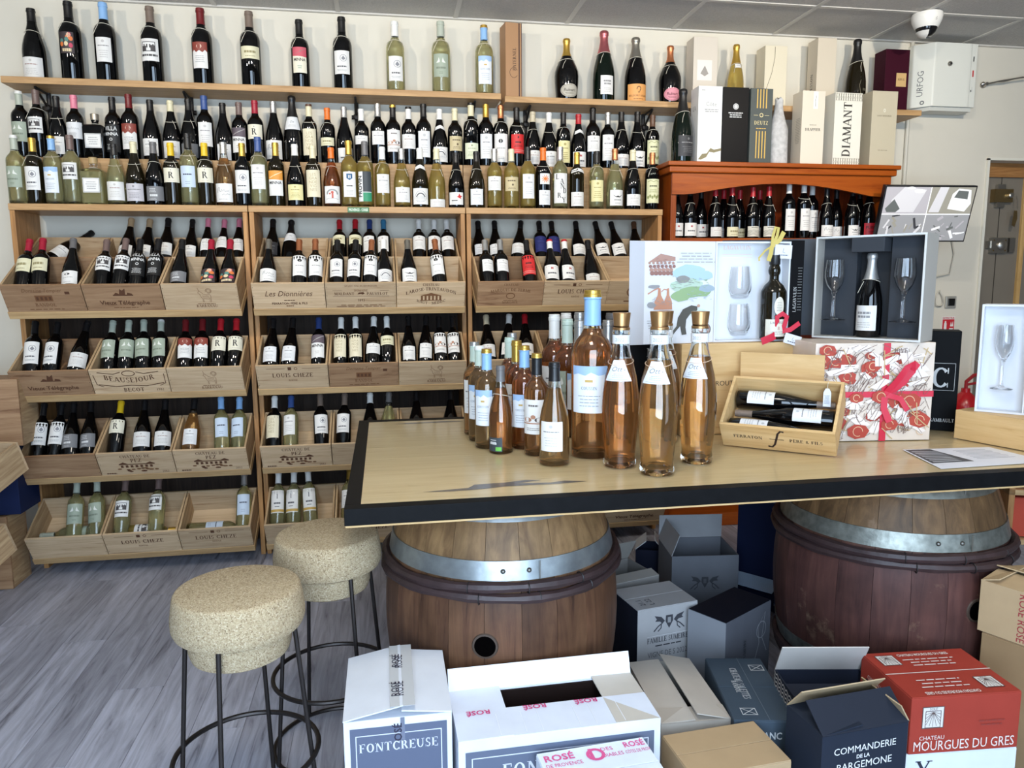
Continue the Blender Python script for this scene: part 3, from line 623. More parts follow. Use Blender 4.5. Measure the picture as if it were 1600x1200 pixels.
LAB = {
 'birds': ((158, 168, 150), 58, [(222, 224, 214), (120, 130, 112)], d_birds, 'sage bird'), 'house': (WH, 55, [(70, 66, 66), GR], d_house, 'white house-sketch'),
 'plain': (WH, 56, [(120, 116, 116), (190, 186, 182)], lambda p, w, h: d_plain(p, w, h, 1), 'white'), 'plain2': (WH, 50, [(134, 130, 132), (192, 188, 186)], lambda p, w, h: d_plain(p, w, h, 2), 'white'), 'plain3': ((222, 220, 216), 60, [(150, 110, 100), (190, 186, 180)], lambda p, w, h: d_plain(p, w, h, 3), 'white'),
 'plain4': ((226, 226, 226), 48, [(110, 108, 110), (186, 186, 186)], lambda p, w, h: d_plain(p, w, h, 4), 'white'), 'lilac': ((196, 192, 196), 62, [IK, (140, 136, 140)], lambda p, w, h: d_plain(p, w, h, 2), 'lilac-grey'),
 'script': ((222, 222, 222), 62, [IK, (120, 120, 124)], d_script, 'pale script'), 'villa': ((20, 20, 21), 62, [(222, 222, 220)], d_villa, 'black white-lettered'),
 'redtop': (WH, 56, [GR, (138, 62, 50), (222, 190, 170)], d_redtop, 'white red-topped'), 'minna': (WH, 56, [IK, (92, 80, 88), LG], d_minna, 'white purple-topped'),
 'minnao': (WH, 56, [IK, (222, 150, 62), (240, 220, 180)], d_minna, 'white orange-topped'), 'minnap': ((228, 222, 200), 52, [IK, (200, 84, 100), (90, 140, 120)], d_minna, 'cream pink-topped'),
 'R': ((226, 220, 198), 62, [IK, LG], d_R, 'cream single-initial'), 'sign': (WH, 62, [IK, LG], d_sign, 'white signature'), 'neck': ((222, 222, 222), 60, [(110, 110, 116), LG], d_neck, 'white neck'),
 'letters': ((222, 212, 184), 56, [IK, (178, 164, 128)], d_letters, 'cream big-lettered'), 'band': ((220, 214, 180), 62, [IK, (150, 140, 100)], d_band, 'cream band'),
 'splash': (WH, 56, [IK, LG, (198, 40, 40)], d_splash, 'white red-splash'), 'animals': (WH, 56, [(80, 64, 60), (110, 100, 96), (178, 130, 104)], d_animals, 'white animal-drawing'),
 'dot': (WH, 58, [(20, 20, 22), (140, 138, 138)], d_dot, 'white black-dot'), 'red': ((206, 44, 44), 58, [(70, 14, 16), (240, 190, 180)], d_red, 'red'), 'tan': ((196, 180, 140), 58, [(100, 82, 56)], d_tan, 'tan'),
 'pgreen': ((214, 218, 192), 56, [(130, 140, 100), (150, 158, 120)], lambda p, w, h: d_plain(p, w, h, 3), 'pale green'), 'crest': (WH, 56, [(80, 80, 84), (130, 130, 136)], d_crest, 'white crest'),
 'bluetop': ((226, 230, 234), 52, [(120, 130, 146), (160, 190, 224), (196, 164, 90)], d_bluetop, 'white blue-topped'), 'pblue': ((196, 210, 226), 50, [(60, 66, 84), (140, 150, 168)], d_pblue, 'pale blue'),
 'grey': ((118, 118, 120), 60, [(214, 214, 214)], d_grey, 'grey'), 'tree': (WH, 58, [IK, (150, 150, 148), (190, 80, 60)], d_tree, 'white tree-drawing'), 'shield': (WH, 46, [IK, (40, 90, 130), (230, 230, 230), LG], d_shield, 'narrow white shield'),
 'vert': ((222, 222, 220), 50, [(40, 40, 42), (52, 58, 62), (46, 140, 100)], d_vert, 'green-footed upright-lettered'), 'arc': (WH, 58, [(90, 90, 96), (160, 160, 166)], d_arc, 'white arched'), 'sun': ((228, 226, 220), 40, [(228, 224, 216), (226, 120, 40)], d_sun, 'round orange sun'),
 'landry': ((224, 222, 218), 56, [(40, 40, 44)], d_landry, 'white tall-lettered'), 'vine': ((212, 210, 170), 58, [(90, 90, 60), (136, 140, 84)], d_vine, 'cream green-printed'), 'yellow': ((226, 216, 160), 54, [(130, 116, 60), (170, 156, 96)], lambda p, w, h: d_plain(p, w, h, 3), 'yellow-cream'),
 'colour': ((60, 50, 52), 56, [(220, 120, 60), (196, 60, 90), (220, 200, 160), (80, 130, 120)], d_colour, 'many-coloured'), 'bird2': (WH, 56, [(40, 40, 42), GR], d_bird2, 'white bird-silhouette'),
 'ovalgrey': (None, 44, [(178, 172, 158), (120, 112, 98), (90, 84, 74)], d_oval, 'silver oval'), 'ovalpink': (None, 44, [(212, 140, 152), (180, 100, 116), (110, 40, 60)], d_oval, 'pink oval'), 'champ': (WH, 36, [(140, 138, 138), LG], d_champ, 'white'),
 'billec': ((224, 160, 92), 62, [(40, 30, 24), (110, 60, 30)], d_billec, 'orange'), 'dom': (None, 40, [(90, 86, 70)], d_dom, 'pale shield'), 'logo': (WH, 60, [(170, 40, 50), (90, 90, 94), LG], d_logo, 'white red-initial'),
 'stripe': ((214, 210, 198), 60, [(120, 122, 112)], d_stripe, 'white wave-striped'), 'purple': ((176, 26, 44), 62, [(60, 10, 16)], d_purple, 'red and black'), 'navy': ((34, 40, 96), 58, [(60, 70, 130), (50, 58, 120)], lambda p, w, h: d_plain(p, w, h, 1), 'navy blue'),
 'darkl': ((46, 46, 50), 56, [(150, 150, 150), (110, 110, 110)], lambda p, w, h: d_plain(p, w, h, 2), 'charcoal'), 'goldband': (WH, 54, [(60, 60, 70), (196, 160, 80)], d_gold, 'white gold-banded'), 'bio': ((60, 66, 72), 56, [(220, 220, 220), (110, 190, 80)], d_bio, 'dark slate'),
}
_lab = {}
def label_mesh(shape, style, z0, z1, half=None):
    z0, z1 = round(z0, 3), round(z1, 3); key = (shape, style, z0, z1, half)
    if key in _lab: return _lab[key]
    paper, ha, inks, fn, _ = LAB[style]; ha = rad(half or ha); h = z1 - z0
    rm = max(rad_at(shape, z0), rad_at(shape, (z0 + z1) / 2)); w = 2 * ha * rm
    mb = MB()
    def P(u, v, k=0, g=.0009):
        r = rad_at(shape, z0 + v) + g + .00002 * k; a = -PI / 2 + u / rm
        return (r * math.cos(a), r * math.sin(a), z0 + v)
    if paper:
        nu, nv = 12, 4
        vs = [P(-w / 2 + w * i / nu, h * j / nv, 0, .0004) for j in range(nv + 1) for i in range(nu + 1)]
        mb.add(vs, [(j * (nu + 1) + i, j * (nu + 1) + i + 1, (j + 1) * (nu + 1) + i + 1, (j + 1) * (nu + 1) + i) for j in range(nv) for i in range(nu)], 0, None, True)
    else:
        if style == 'dom':
            k = 8; pl = [(-w * .4, h), (w * .4, h), (w * .5, h * .75), (w * .34, h * .3), (0, 0), (-w * .34, h * .3), (-w * .5, h * .75)]
            mb.add([P(u, v) for u, v in pl], [tuple(range(7))], 0)
            paper = (196, 188, 160)
        else: paper = inks[0]
    pr = Print(); fn(pr, w, h); pr.into(mb, P, 1, .008)
    me = mb.mesh('label', [mat(paper, .55)] + [mat(c, .55) for c in inks])
    _lab[key] = me
    return me
m_twine = mat((214, 206, 188), .8, name='white_twine')
def twine_mesh(shape, seed=0):
    key = ('twine', shape, seed)
    if key in _bm: return _bm[key]
    z = {'bx': .212, 'bg': .198, 'ch': .20, 'rn': .19, 'ot': .21}.get(shape, .2); mb = MB(); pts = []
    for k in range(18):
        a = 2 * PI * k / 18; dz = .008 * math.sin(a) * (1 if seed else -1); r = rad_at(shape, z + dz) + .0022; pts.append((r * math.cos(a), r * math.sin(a), z + dz))
    mb.tube(pts, .0011, 5, 0, True)
    s = 1 if seed else -1; r = rad_at(shape, z) + .003
    mb.tube([(s * r * .4, -r * .95, z), (s * r * .7, -r * .9 - .004, z - .02), (s * (r * .8 + .004), -r * 1.0 - .008, z - .042)], .001, 5, 0)
    _bm[key] = mb.mesh('twine', m_twine)
    return _bm[key]
m_band = mat((226, 224, 220), .5)
def collar_mesh(shape):
    key = ('collar', shape)
    if key in _bm: return _bm[key]
    z0, mb, n = .205, MB(), 10; vs = []
    for i in range(n + 1):
        a = -PI / 2 + rad(-62 + 124 * i / n); d = abs(i - n / 2) / (n / 2)
        for z in (z0 - .006 - .012 * d, z0 + .012 - .012 * d): r = rad_at(shape, z) + .0012; vs.append((r * math.cos(a), r * math.sin(a), z))
    mb.add(vs, [(2 * i, 2 * i + 2, 2 * i + 3, 2 * i + 1) for i in range(n)], 0, None, True)
    _bm[key] = mb.mesh('collar', m_band)
    return _bm[key]
GNAME = {'dk': 'dark', 'br': 'brown-green', 'gn': 'dark green', 'white': 'clear white-wine', 'gold': 'clear golden-wine', 'rose': 'clear rosé', 'amber': 'clear amber-rosé', 'pale': 'clear pale-rosé'}
def bottle(shape, glass, cap, style, z0, z1, M, h=.30, where='', group='wine bottles', flags='', n=20, fat=1.0, half=None, lin_r=False, name='wine_bottle', extra=None, rz=0.0, words=None):
    """one bottle standing along local z at matrix M; z0, z1 = label span as shares of the height"""
    k = h / .30; kr = k ** 0.6 * fat if k < 1.15 and not lin_r else k * fat
    c = (cap or 'un').split('/')[0]; sty = LAB[style][4] if style else 'no'
    lab = words or '%s-capped %s bottle, %s label, %s' % (c, GNAME[glass], sty, where)
    e = thing(name, lab, 'bottle', group=group)
    e.matrix_world = M @ Matrix.Rotation(rz, 4, 'Z') @ Matrix.Diagonal((kr, kr, k, 1))
    inst('bottle_body', body_mesh(shape, glass, n), e)
    if glass not in GL: inst('wine', wine_mesh(shape, glass, n), e)
    if cap: inst('capsule', cap_mesh(shape, cap, n), e)
    if style: inst('label', label_mesh(shape, style, z0 * .3, z1 * .3, half), e)
    if 'T' in flags: inst('twine', twine_mesh(shape, len(where) % 2), e)
    if 'K' in flags: inst('collar', collar_mesh(shape), e)
    if extra: inst('neck_label' if extra[0] == 'neck' else 'label', label_mesh(shape, extra[0], extra[1] * .3, extra[2] * .3), e)
    return e
# ================================================================ wall shelf, display units, tier bottles
m_shelf = wood('golden_shelf_board', (192, 154, 108), (158, 120, 78), stretch=(0.9, 12, 12), rough=.45, vary=.10)
m_post = wood('golden_post', (190, 142, 90), (146, 102, 60), stretch=(12, 12, .9), rough=.5, vary=.12)
m_lip = wood('pale_ledge_board', (200, 168, 122), (168, 134, 92), stretch=(0.9, 12, 12), rough=.5, vary=.12)
m_pine = wood('pine_crate', (206, 180, 146), (160, 128, 94), stretch=(1.1, 16, 16), scale=3.2, rough=.62, vary=.16, c3=(188, 160, 126))
m_pine2 = wood('pine_crate_brown', (176, 142, 108), (118, 84, 60), stretch=(1.1, 12, 12), scale=3.0, rough=.62, vary=.15, c3=(150, 116, 86))
m_pine_v = wood('pine_crate_side', (198, 170, 132), (150, 118, 84), stretch=(14, 1.2, 14), scale=3.2, rough=.62, vary=.16)
m_back_shade = wood('unit_back_shade', (58, 44, 34), (36, 27, 21), stretch=(12, 12, .9), rough=.7)
m_iron = mat((40, 37, 36), .5, .6, name='black_iron')
SHELF_Z = 2.328
def wall_shelf(label, x0, x1, z, poles):
    t = thing('wall_shelf', label, 'shelf', (x0, 0, z))
    MB().box(0, x1 - x0, 3.945, WALL_Y - .002, -.030, 0).build('shelf_board', m_shelf, t, bevel=.002)
    for p in poles:
        x = p - x0; mb = MB()
        mb.tube([(x, 4.128, -.03), (x, 4.128, -.46)], .011, 8)                                      # upright tube on the wall
        mb.tube([(x, 3.985, -.036), (x, 4.115, -.105)], .006, 6); mb.tube([(x, 3.985, -.036), (x, 4.12, -.038)], .006, 6)
        mb.build('bracket', m_iron, t)
        k = MB().lathe([(0, 0), (.016, 0), (.018, .008), (.012, .016), (0, .018)], 12, 0, T(x, 4.112, -.105) @ RX(90))
        k.lathe([(0, 0), (.011, 0), (.011, .05), (0, .05)], 10, 0, T(x - .025, 4.118, -.105) @ RY(90)).build('bracket_knob', m_iron, t)
    return t
wall_shelf('long oak wall shelf carrying the row of big red and white wine bottles', at_y(0, 118, 3.945).x, at_y(783, 146, 3.945).x, SHELF_Z, [at_y(x, 150, 4.1).x for x in (72, 296, 556, 738)])
wall_shelf('oak wall shelf carrying the champagne magnums and pale gift boxes', at_y(789, 148, 3.945).x, at_y(1441, 166, 3.945).x, SHELF_Z - .012, [at_y(x, 165, 4.1).x for x in (822, 1008)])
UNIT_X = [-1.679, -.630, .419, 1.461]; UY0, UY1, TIER_Z = 3.82, 4.08, 1.742
ROW_Z = [1.253, .873, .488, .105]; BY, AL = 3.664, 30.0
UN = ['left', 'middle', 'third']
CRX = [(UNIT_X[k] + .030, UNIT_X[k + 1] - .029) for k in range(3)]
for u in range(3):
    x0, x1 = UNIT_X[u] + .002, UNIT_X[u + 1] - .002; w = x1 - x0
    t = thing('display_shelf', 'golden wood display unit of sloping crate shelves, %s' % ['at the left end of the wall', 'in the middle behind the stools', 'beside the orange cabinet'][u], 'shelf unit', (x0, 0, 0), group='crate display units')
    MB().box(0, w, UY0, UY1 + .06, TIER_Z - .030, TIER_Z).build('top_plank', m_shelf, t, bevel=.002)
    for a in (0.002, w - .024):
        MB().box(a, a + .022, UY0 + .004, UY1, .0, TIER_Z - .03).build('side_panel', m_post, t, bevel=.002)
    MB().box(.024, w - .024, UY1 - .010, UY1 - .002, .0, 1.30).build('back_panel', m_back_shade, t)  # dark sheet added in place of the shade behind the lower crates
    MB().box(.0, w, 3.925, 3.943, TIER_Z, TIER_Z + .222).build('step_riser', m_shelf, t)
    MB().box(.0, w, 3.943, UY1 + .06, TIER_Z + .204, TIER_Z + .222).build('step_plank', m_shelf, t)
    for z in ROW_Z:
        MB().box(.025, w - .025, -.002, .455 if z > 1 else .40, -.036, 0, 0, T(0, BY, z) @ RX(AL)).build('sloping_shelf', m_lip, t, bevel=.0015)
tl = thing('shelf_label', 'small green region label stuck on the middle display plank', 'label', (at_y(560, 327, UY0).x, UY0 - .002, TIER_Z - .016))
MB().box(-.052, .052, -.001, .001, -.013, .013).build('backing', mat((58, 108, 62), .5), tl)
print_on(Print().text('PROVENCE - CORSE', 0, -.006, .013, 0, 'b', .092), 'lettering', tl, [mat((220, 232, 214), .6)], eps=.0016)

def tier(rows, oy, base, Y, z, where, start):
    i = start
    for ox, line in rows:
        f = line.split(); x, top, shape, glass, cap, sty, l0, l1 = float(f[0]), float(f[1]), f[2], f[3], f[4], f[5], float(f[6]), float(f[7])
        fl = f[8] if len(f) > 8 else ''; b = base[ox]
        i += 1
        P = at_y(ox + x / 6, oy[ox] + b / 6, Y); tp = at_y(ox + x / 6, oy[ox] + top / 6, Y)
        h = max(.255, min(.335, tp.z - P.z))
        M = T(P.x, Y + random.uniform(-.004, .004), z)
        wh = '%s from left in %s' % (ordinal(i), where)
        if shape == 'sq': flask(glass, M, h, wh); continue
        ex = None
        if 'S' in fl: ex = ('plain4', .06, .30)
        if 'N' in fl: ex = None
        bottle(shape, glass, cap, sty, (b - l1) / (b - top), min(.80, (b - l0) / (b - top)), M, h, wh, where + ' bottles', fl, rz=random.uniform(-.14, .14), extra=ex)
def flask(glass, M, h, wh):
    """square decanter bottle with a short neck"""
    e = thing('square_bottle', 'squat square %s bottle with white label, %s' % ('dark' if glass == 'dk' else 'clear white-wine', wh), 'bottle', group='bottles on the display planks')
    e.matrix_world = M
    def rr(w, n=3): return [(sx * (w - .008) + .008 * math.cos(a), sy * (w - .008) + .008 * math.sin(a)) for sx, sy, a0 in ((1, 1, 0), (-1, 1, 90), (-1, -1, 180), (1, -1, 270)) for a in [rad(a0 + 90 * k / n) for k in range(n + 1)]]
    mb = MB(); lv = [(.044, 0), (.047, .004), (.047, .150), (.040, .160), (.018, .166)]; k = len(rr(.04)); vs = []
    for w, z in lv: vs += [(x, y, z) for x, y in rr(w)]
    mb.add(vs, [(j * k + i, j * k + (i + 1) % k, (j + 1) * k + (i + 1) % k, (j + 1) * k + i) for j in range(len(lv) - 1) for i in range(k)] + [tuple(reversed(range(k)))], 0, None, True)
    mb.lathe([(.0175, .164), (.015, .170), (.015, .180), (.017, .181), (.017, .186), (0, .186)], 16)
    mb.build('bottle_body', m_dark if glass == 'dk' else m_clear, e)
    if glass != 'dk':
        vs = []; lv = [(.0435, .006), (.0435, .148)]
        for w, z in lv: vs += [(x, y, z) for x, y in rr(w)]
        MB().add(vs, [(i, (i + 1) % k, k + (i + 1) % k, k + i) for i in range(k)] + [tuple(reversed(range(k))), tuple(range(k, 2 * k))], 0, None, True).build('wine', WINE['white'], e)
    MB().lathe([(.0165, .186), (.0185, .188), (.0195, .214), (.017, .216), (0, .216)], 16).build('stopper', mat((176, 166, 150), .3, .6) if glass == 'dk' else mat((178, 150, 104), .5), e)
    print_on(Print().rect(-.036, .052, .036, .118, 0).frame(-.034, .054, .034, .116, .002, 1).lines(-.025, .025, .065, .105, 4, 1, seed=4), 'label', e, [mat(WH, .55), mat(GR, .6)], T(0, -.047, 0))
    MB().tube([(.019 * math.cos(a), .019 * math.sin(a), .168) for a in [2 * PI * k / 14 for k in range(14)]], .0011, 5, 0, True).build('twine', m_twine, e)
OY = {0: 130, 190: 130, 380: 130, 570: 130, 720: 140, 880: 140}
BB = {0: 716, 190: 728, 380: 752, 570: 785, 720: 738, 880: 748}
BF = {0: 1120, 190: 1128, 380: 1142, 570: 1158, 720: 1112, 880: 1120}
BACK = [(0, '230 80 bx dk sage/white birds 372 560'), (0, '385 65 bx dk mauve house 325 475 T'), (0, '572 120 bg dk black plain2 505 670 T'), (0, '738 110 bx dk pink script 370 525'), (0, '922 280 sq dk x x 0 0'), (0, '1090 120 bx dk black villa 385 640'),
 (190, '108 105 bx dk darkred redtop 385 625'), (190, '300 150 bg dk black plain 520 680'), (190, '490 155 bg dk cream plain3 540 700 T'), (190, '655 135 bg dk black grey 560 690 T'), (190, '805 105 bx dk blue plain2 360 585'), (190, '975 170 bg dk black plain4 560 710'), (190, '1125 160 bx dk mauve minna 405 635'),
 (380, '135 165 bx dk crimson R 395 530'), (380, '305 172 bg dk silver sign 540 715'), (380, '480 115 ch dk black neck 315 435'), (380, '635 188 bx dk cream/brown letters 425 675 T'), (380, '805 222 bx dk orange band 505 580 T'), (380, '960 210 bg dk silver splash 600 735'), (380, '1120 225 bx dk white plain 480 560'),
 (570, '135 207 bx dk silver plain2 468 595'), (570, '275 215 bx dk black/gold animals 455 660'), (570, '420 228 bx dk white/black plain3 492 628'), (570, '560 200 bx dk black plain4 460 705'), (570, '708 245 bg dk white arc 605 745 K'), (570, '850 237 bx dk cream tan 502 638'), (570, '1000 183 bx dk cream/black pgreen 565 715 T'), (570, '1140 192 bx dk gold plain4 475 705'),
 (720, '378 155 bx dk copper dot 425 690 T'), (720, '525 170 bx dk black red 425 605 T'), (720, '675 207 bg dk beige plain3 575 705 T'), (720, '825 212 bg dk white plain 580 725 T'), (720, '960 208 bx dk black yellow 478 685 T'), (720, '1100 222 bg dk red logo 580 720 K'),
 (880, '275 170 bx dk black plain 435 585'), (880, '413 212 bx dk silver plain2 425 665'), (880, '540 203 bg dk black plain3 605 715 T'), (880, '690 198 bg dk black bird2 572 718 T'), (880, '828 228 bx dk brown vine 468 690 T')]
FRONT = [(0, '180 475 bx white sage/white birds 770 965'), (0, '350 500 bx br gold crest 770 990 T'), (0, '530 480 bx white lightblue/gold bluetop 775 1015 T'), (0, '700 470 bx white mauve house 730 885'), (0, '905 680 sq white x x 0 0'), (0, '1105 550 bg white black plain3 905 1080 T'),
 (190, '150 535 bg br cream lilac 930 1095 T'), (190, '330 535 bg dk grey grey 955 1090 T'), (190, '490 540 bx br yellow R 780 915 T'), (190, '655 455 bx white black pblue 760 960 T'), (190, '805 540 bx br yellow R 775 915 T'), (190, '980 530 bg pale silver sign 920 1095 T'), (190, '1155 540 bx dk gold crest 795 1010'),
 (380, '165 495 bx white blue plain2 755 985 T'), (380, '325 545 bx br gold minnao 810 1045'), (380, '505 560 bg dk white yellow 940 1085 T'), (380, '670 570 bx br cream letters 800 1055 T'), (380, '840 585 bg amber orange tree 950 1110 T'), (380, '1005 520 bx gold gold shield 815 1050'), (380, '1155 525 bx gold grey vert 810 1090 T'),
 (570, '175 590 bx gold white plain2 850 1025 T'), (570, '355 605 bg gold silver plain 970 1110 T'), (570, '525 600 bg br white arc 980 1130 K'), (570, '680 605 bg gold cream plain3 1080 1155 T'), (570, '860 640 bg dk black splash 1015 1130 T'), (570, '1050 625 bg br black plain4 980 1130 T'),
 (720, '318 555 bx gold silver plain 815 945'), (720, '475 555 bx gold cream tan 820 950'), (720, '628 535 bx gold black plain4 790 1020'), (720, '770 540 bx dk orange sun 785 885 TS'), (720, '930 530 bx white silver landry 780 1060'), (720, '1085 580 bx br gold plain3 955 1085 K'),
 (880, '310 575 bx white black yellow 850 1050 T'), (880, '480 550 bg white copper bird2 940 1085 T'), (880, '645 560 bg dk cream plain 978 1085 T'), (880, '825 585 bx dk copper vine 835 1060 T')]
tier(BACK, OY, BB, 4.005, TIER_Z + .222, 'the upper tier row', 0)
tier(FRONT, OY, BF, 3.868, TIER_Z, 'the lower tier row', 0)
# ---- big bottles on the wall shelves
def top_row(items, Y, z, base_y):
    for k, (x, top, shape, glass, cap, sty, l0, l1, hw, words, fat) in enumerate(items):
        P = at_y(x, base_y(x), Y); tp = at_y(x, top, Y); h = tp.z - P.z
        bottle(shape, glass, cap, sty, l0, l1, T(P.x, Y, z), h, '', 'big bottles on the wall shelf', 'T', 24, fat * 1.08, hw, lin_r=True, name='champagne_bottle' if shape in ('ch', 'rn') else 'wine_magnum', words=words, rz=random.uniform(-.1, .1))
TY = 4.045
top_row([(57, 5, 'bg', 'dk', 'black', 'plain3', .02, .31, None, 'black burgundy magnum with low white label, first on the top shelf', 1.0), (115, -6, 'bx', 'dk', 'black', 'colour', .34, .60, 38, 'dark magnum with many-coloured picture label on the top shelf', .95), (169, -4, 'bx', 'dk', 'lightblue', 'plain2', .25, .55, 42, 'dark magnum with light blue capsule on the top shelf', .95),
 (241, 2, 'bx', 'dk', 'taupe', 'house', .29, .57, 54, 'dark magnum with house-sketch label on the top shelf', .95), (319, 5, 'bx', 'dk', 'darkred', 'redtop', .22, .55, 44, 'dark magnum with red-topped label and dark red capsule on the top shelf', .95), (394, 10, 'bx', 'dk', 'taupe', 'band', .37, .53, 60, 'dark magnum with narrow cream band label on the top shelf', .95),
 (471, 23, 'bx', 'dk', 'black', 'minnap', .23, .59, 46, 'dark magnum with pink-topped cream label on the top shelf', .95), (537, 19, 'bx', 'dk', 'black', 'crest', .22, .53, 50, 'dark magnum with plain white crest label beside the clear white magnums', .95), (619, 26, 'bx', 'white', 'white', 'crest', .16, .50, 48, 'clear white-wine magnum with white capsule on the top shelf', .95),
 (690, 26, 'bx', 'white', 'sage', 'birds', .23, .54, 50, 'clear white-wine magnum with sage bird label on the top shelf', .95), (757, 32, 'bx', 'white', 'lightblue/gold', 'bluetop', .16, .55, 46, 'clear white-wine magnum with light blue capsule beside the brown carton', .95)], TY, SHELF_Z, lambda x: 117 + x * .036)
top_row([(885, 49.5, 'rn', 'dk', 'gold', 'ovalgrey', .05, .26, 50, 'rounded champagne bottle with gold foil and silver oval label', 1.0), (943, 37, 'ch', 'gn', 'rosefoil', 'champ', .10, .36, None, 'tall champagne magnum with dusky rose foil and white label', 1.0), (992, 47, 'ch', 'dk', 'steel', 'billec', .02, .28, None, 'champagne bottle with silver foil and orange label', 1.06), (1046, 59, 'rn', 'dk', 'copper', 'ovalpink', .05, .27, 50, 'rounded champagne bottle with copper foil and pink oval label', .98)], TY, SHELF_Z - .012, lambda x: 149 + (x - 885) * .024)
# ================================================================ wooden wine crates on the sloping shelves, with their bottles
BR = [mat((88, 54, 32), .8, name='brand_burn_brown'), mat((116, 78, 48), .8, name='brand_burn_pale')]
def g_goat(p, w, h):
    u = w * .06; s = h * .011
    p.line([(u - 20 * s, h * .86), (u - 17 * s, h * .74), (u - 12 * s, h * .70), (u - 6 * s, h * .62), (u + 4 * s, h * .58), (u + 13 * s, h * .60), (u + 16 * s, h * .54), (u + 15 * s, h * .30)], s * 1.2, 1)
    p.line([(u - 17 * s, h * .74), (u - 21 * s, h * .66), (u - 16 * s, h * .62), (u - 13 * s, h * .5), (u - 9 * s, h * .44), (u - 9 * s, h * .30)], s * 1.2, 1)
    p.line([(u - 6 * s, h * .30), (u - 6 * s, h * .44), (u + 8 * s, h * .42), (u + 12 * s, h * .46), (u + 11 * s, h * .30)], s * 1.2, 1)
    p.ring(u + 11 * s, h * .74, 9 * s, 9 * s, 1.4 * s, 1, 16, -120, 200); p.ring(u + 11 * s, h * .74, 6 * s, 6 * s, 1.0 * s, 1, 14)
    for k in range(5): p.line([(u - 8 * s + 4 * k * s, h * .56), (u - 6 * s + 4 * k * s, h * .47)], s * .8, 1)
    p.text('BARBANAU', u, h * .10, h * .10, 1, 's', w * .36); p.lines(u - w * .12, u + w * .12, h * .21, h * .26, 1, 1, t=h * .025, seed=2)
def g_vieux(p, w, h):
    p.text('Vieux Télégraphe', 0, h * .24, h * .16, 0, 'b', w * .66); p.rect(-w * .13, h * .58, w * .13, h * .62, 0); p.poly([(-w * .05, h * .62), (-w * .03, h * .84), (0, h * .78), (w * .04, h * .86), (w * .03, h * .62)], 0)
    p.poly([(-w * .12, h * .62), (-w * .09, h * .70), (-w * .05, h * .66), (-w * .05, h * .62)], 0); p.poly([(w * .05, h * .62), (w * .06, h * .7), (w * .12, h * .66), (w * .12, h * .62)], 0); p.lines(-w * .16, w * .16, h * .10, h * .15, 1, 1, t=h * .03, seed=2)
def g_tempier(p, w, h):
    p.text('Domaine Tempier', 0, h * .74, h * .14, 1, 'i', w * .5); p.rect(-w * .11, h * .40, w * .11, h * .62, 1)
    for k in range(4): p.rect(-w * .095 + k * w * .053, h * .44, -w * .065 + k * w * .053, h * .56, 0)
    p.text('BANDOL', 0, h * .2, h * .13, 1, 's', w * .26); p.lines(-w * .28, w * .28, h * .05, h * .14, 1, 1, t=h * .03, seed=4); p.rect(w * .28, h * .66, w * .34, h * .76, 0)
def g_becot(p, w, h):
    p.text('BEAUSEJOUR', 0, h * .46, h * .2, 0, 's', w * .78, arc=-h * .14); p.text('BECOT', w * .02, h * .07, h * .16, 0, 's', w * .42); p.text('1982', w * .37, h * .09, h * .1, 0, 's', w * .12); p.line([(-w * .42, h * .4), (-w * .2, h * .3), (0, h * .34), (w * .2, h * .3), (w * .44, h * .42)], h * .03, 0)
    p.ring(0, h * .84, w * .09, h * .12, h * .03, 0, 14); p.line([(-w * .4, h * .9), (-w * .2, h * .82), (-w * .1, h * .9)], h * .03, 0); p.line([(w * .4, h * .9), (w * .2, h * .82), (w * .1, h * .9)], h * .03, 0); p.line([(-w * .46, h * .8), (-w * .44, h * .4), (-w * .36, h * .3)], h * .025, 0); p.line([(w * .46, h * .8), (w * .46, h * .4), (w * .38, h * .3)], h * .025, 0)
def g_pez(p, w, h):
    p.text('CHÂTEAU DE', 0, h * .78, h * .12, 0, 's', w * .5); p.text('PEZ', 0, h * .57, h * .16, 0, 's', w * .24); p.poly([(-w * .24, h * .5), (-w * .18, h * .58), (-w * .12, h * .5), (w * .12, h * .5), (w * .18, h * .58), (w * .24, h * .5), (w * .24, h * .46), (-w * .24, h * .46)], 0)
    for k in range(7): p.rect(-w * .22 + k * w * .065, h * .33, -w * .185 + k * w * .065, h * .44, 0)
    r = random.Random(3)
    for k in range(16): p.oval((r.random() - .5) * w * .5, h * (.14 + .16 * r.random()), w * .03, h * .035, k % 2, 7)
    p.text('2012', w * .36, h * .05, h * .09, 0, 's', w * .12); p.lines(-w * .45, -w * .28, h * .05, h * .12, 1, 0, t=h * .05, seed=3)
def g_cheze(p, w, h): p.text('LOUIS CHEZE', 0, h * .5, h * .17, 0, 's', w * .86); p.rect(-w * .06, h * .80, -w * .01, h * .93, 0); p.ring(w * .05, h * .865, h * .06, h * .06, h * .02, 1, 12); p.rect(-w * .36, h * .86, -w * .1, h * .875, 1); p.rect(w * .14, h * .86, w * .4, h * .875, 1); p.text('RHÔNE', 0, h * .33, h * .07, 1, 's', w * .2)
def g_dionn(p, w, h): p.text('Les Dionnières', 0, h * .5, h * .22, 0, 'i', w * .66); p.text('FERRATON PÈRE & FILS', 0, h * .17, h * .085, 0, 'b', w * .56); p.lines(-w * .1, w * .1, h * .30, h * .36, 1, 0, t=h * .03, seed=1); p.lines(-w * .07, w * .07, h * .08, h * .14, 1, 1, t=h * .04, seed=1)
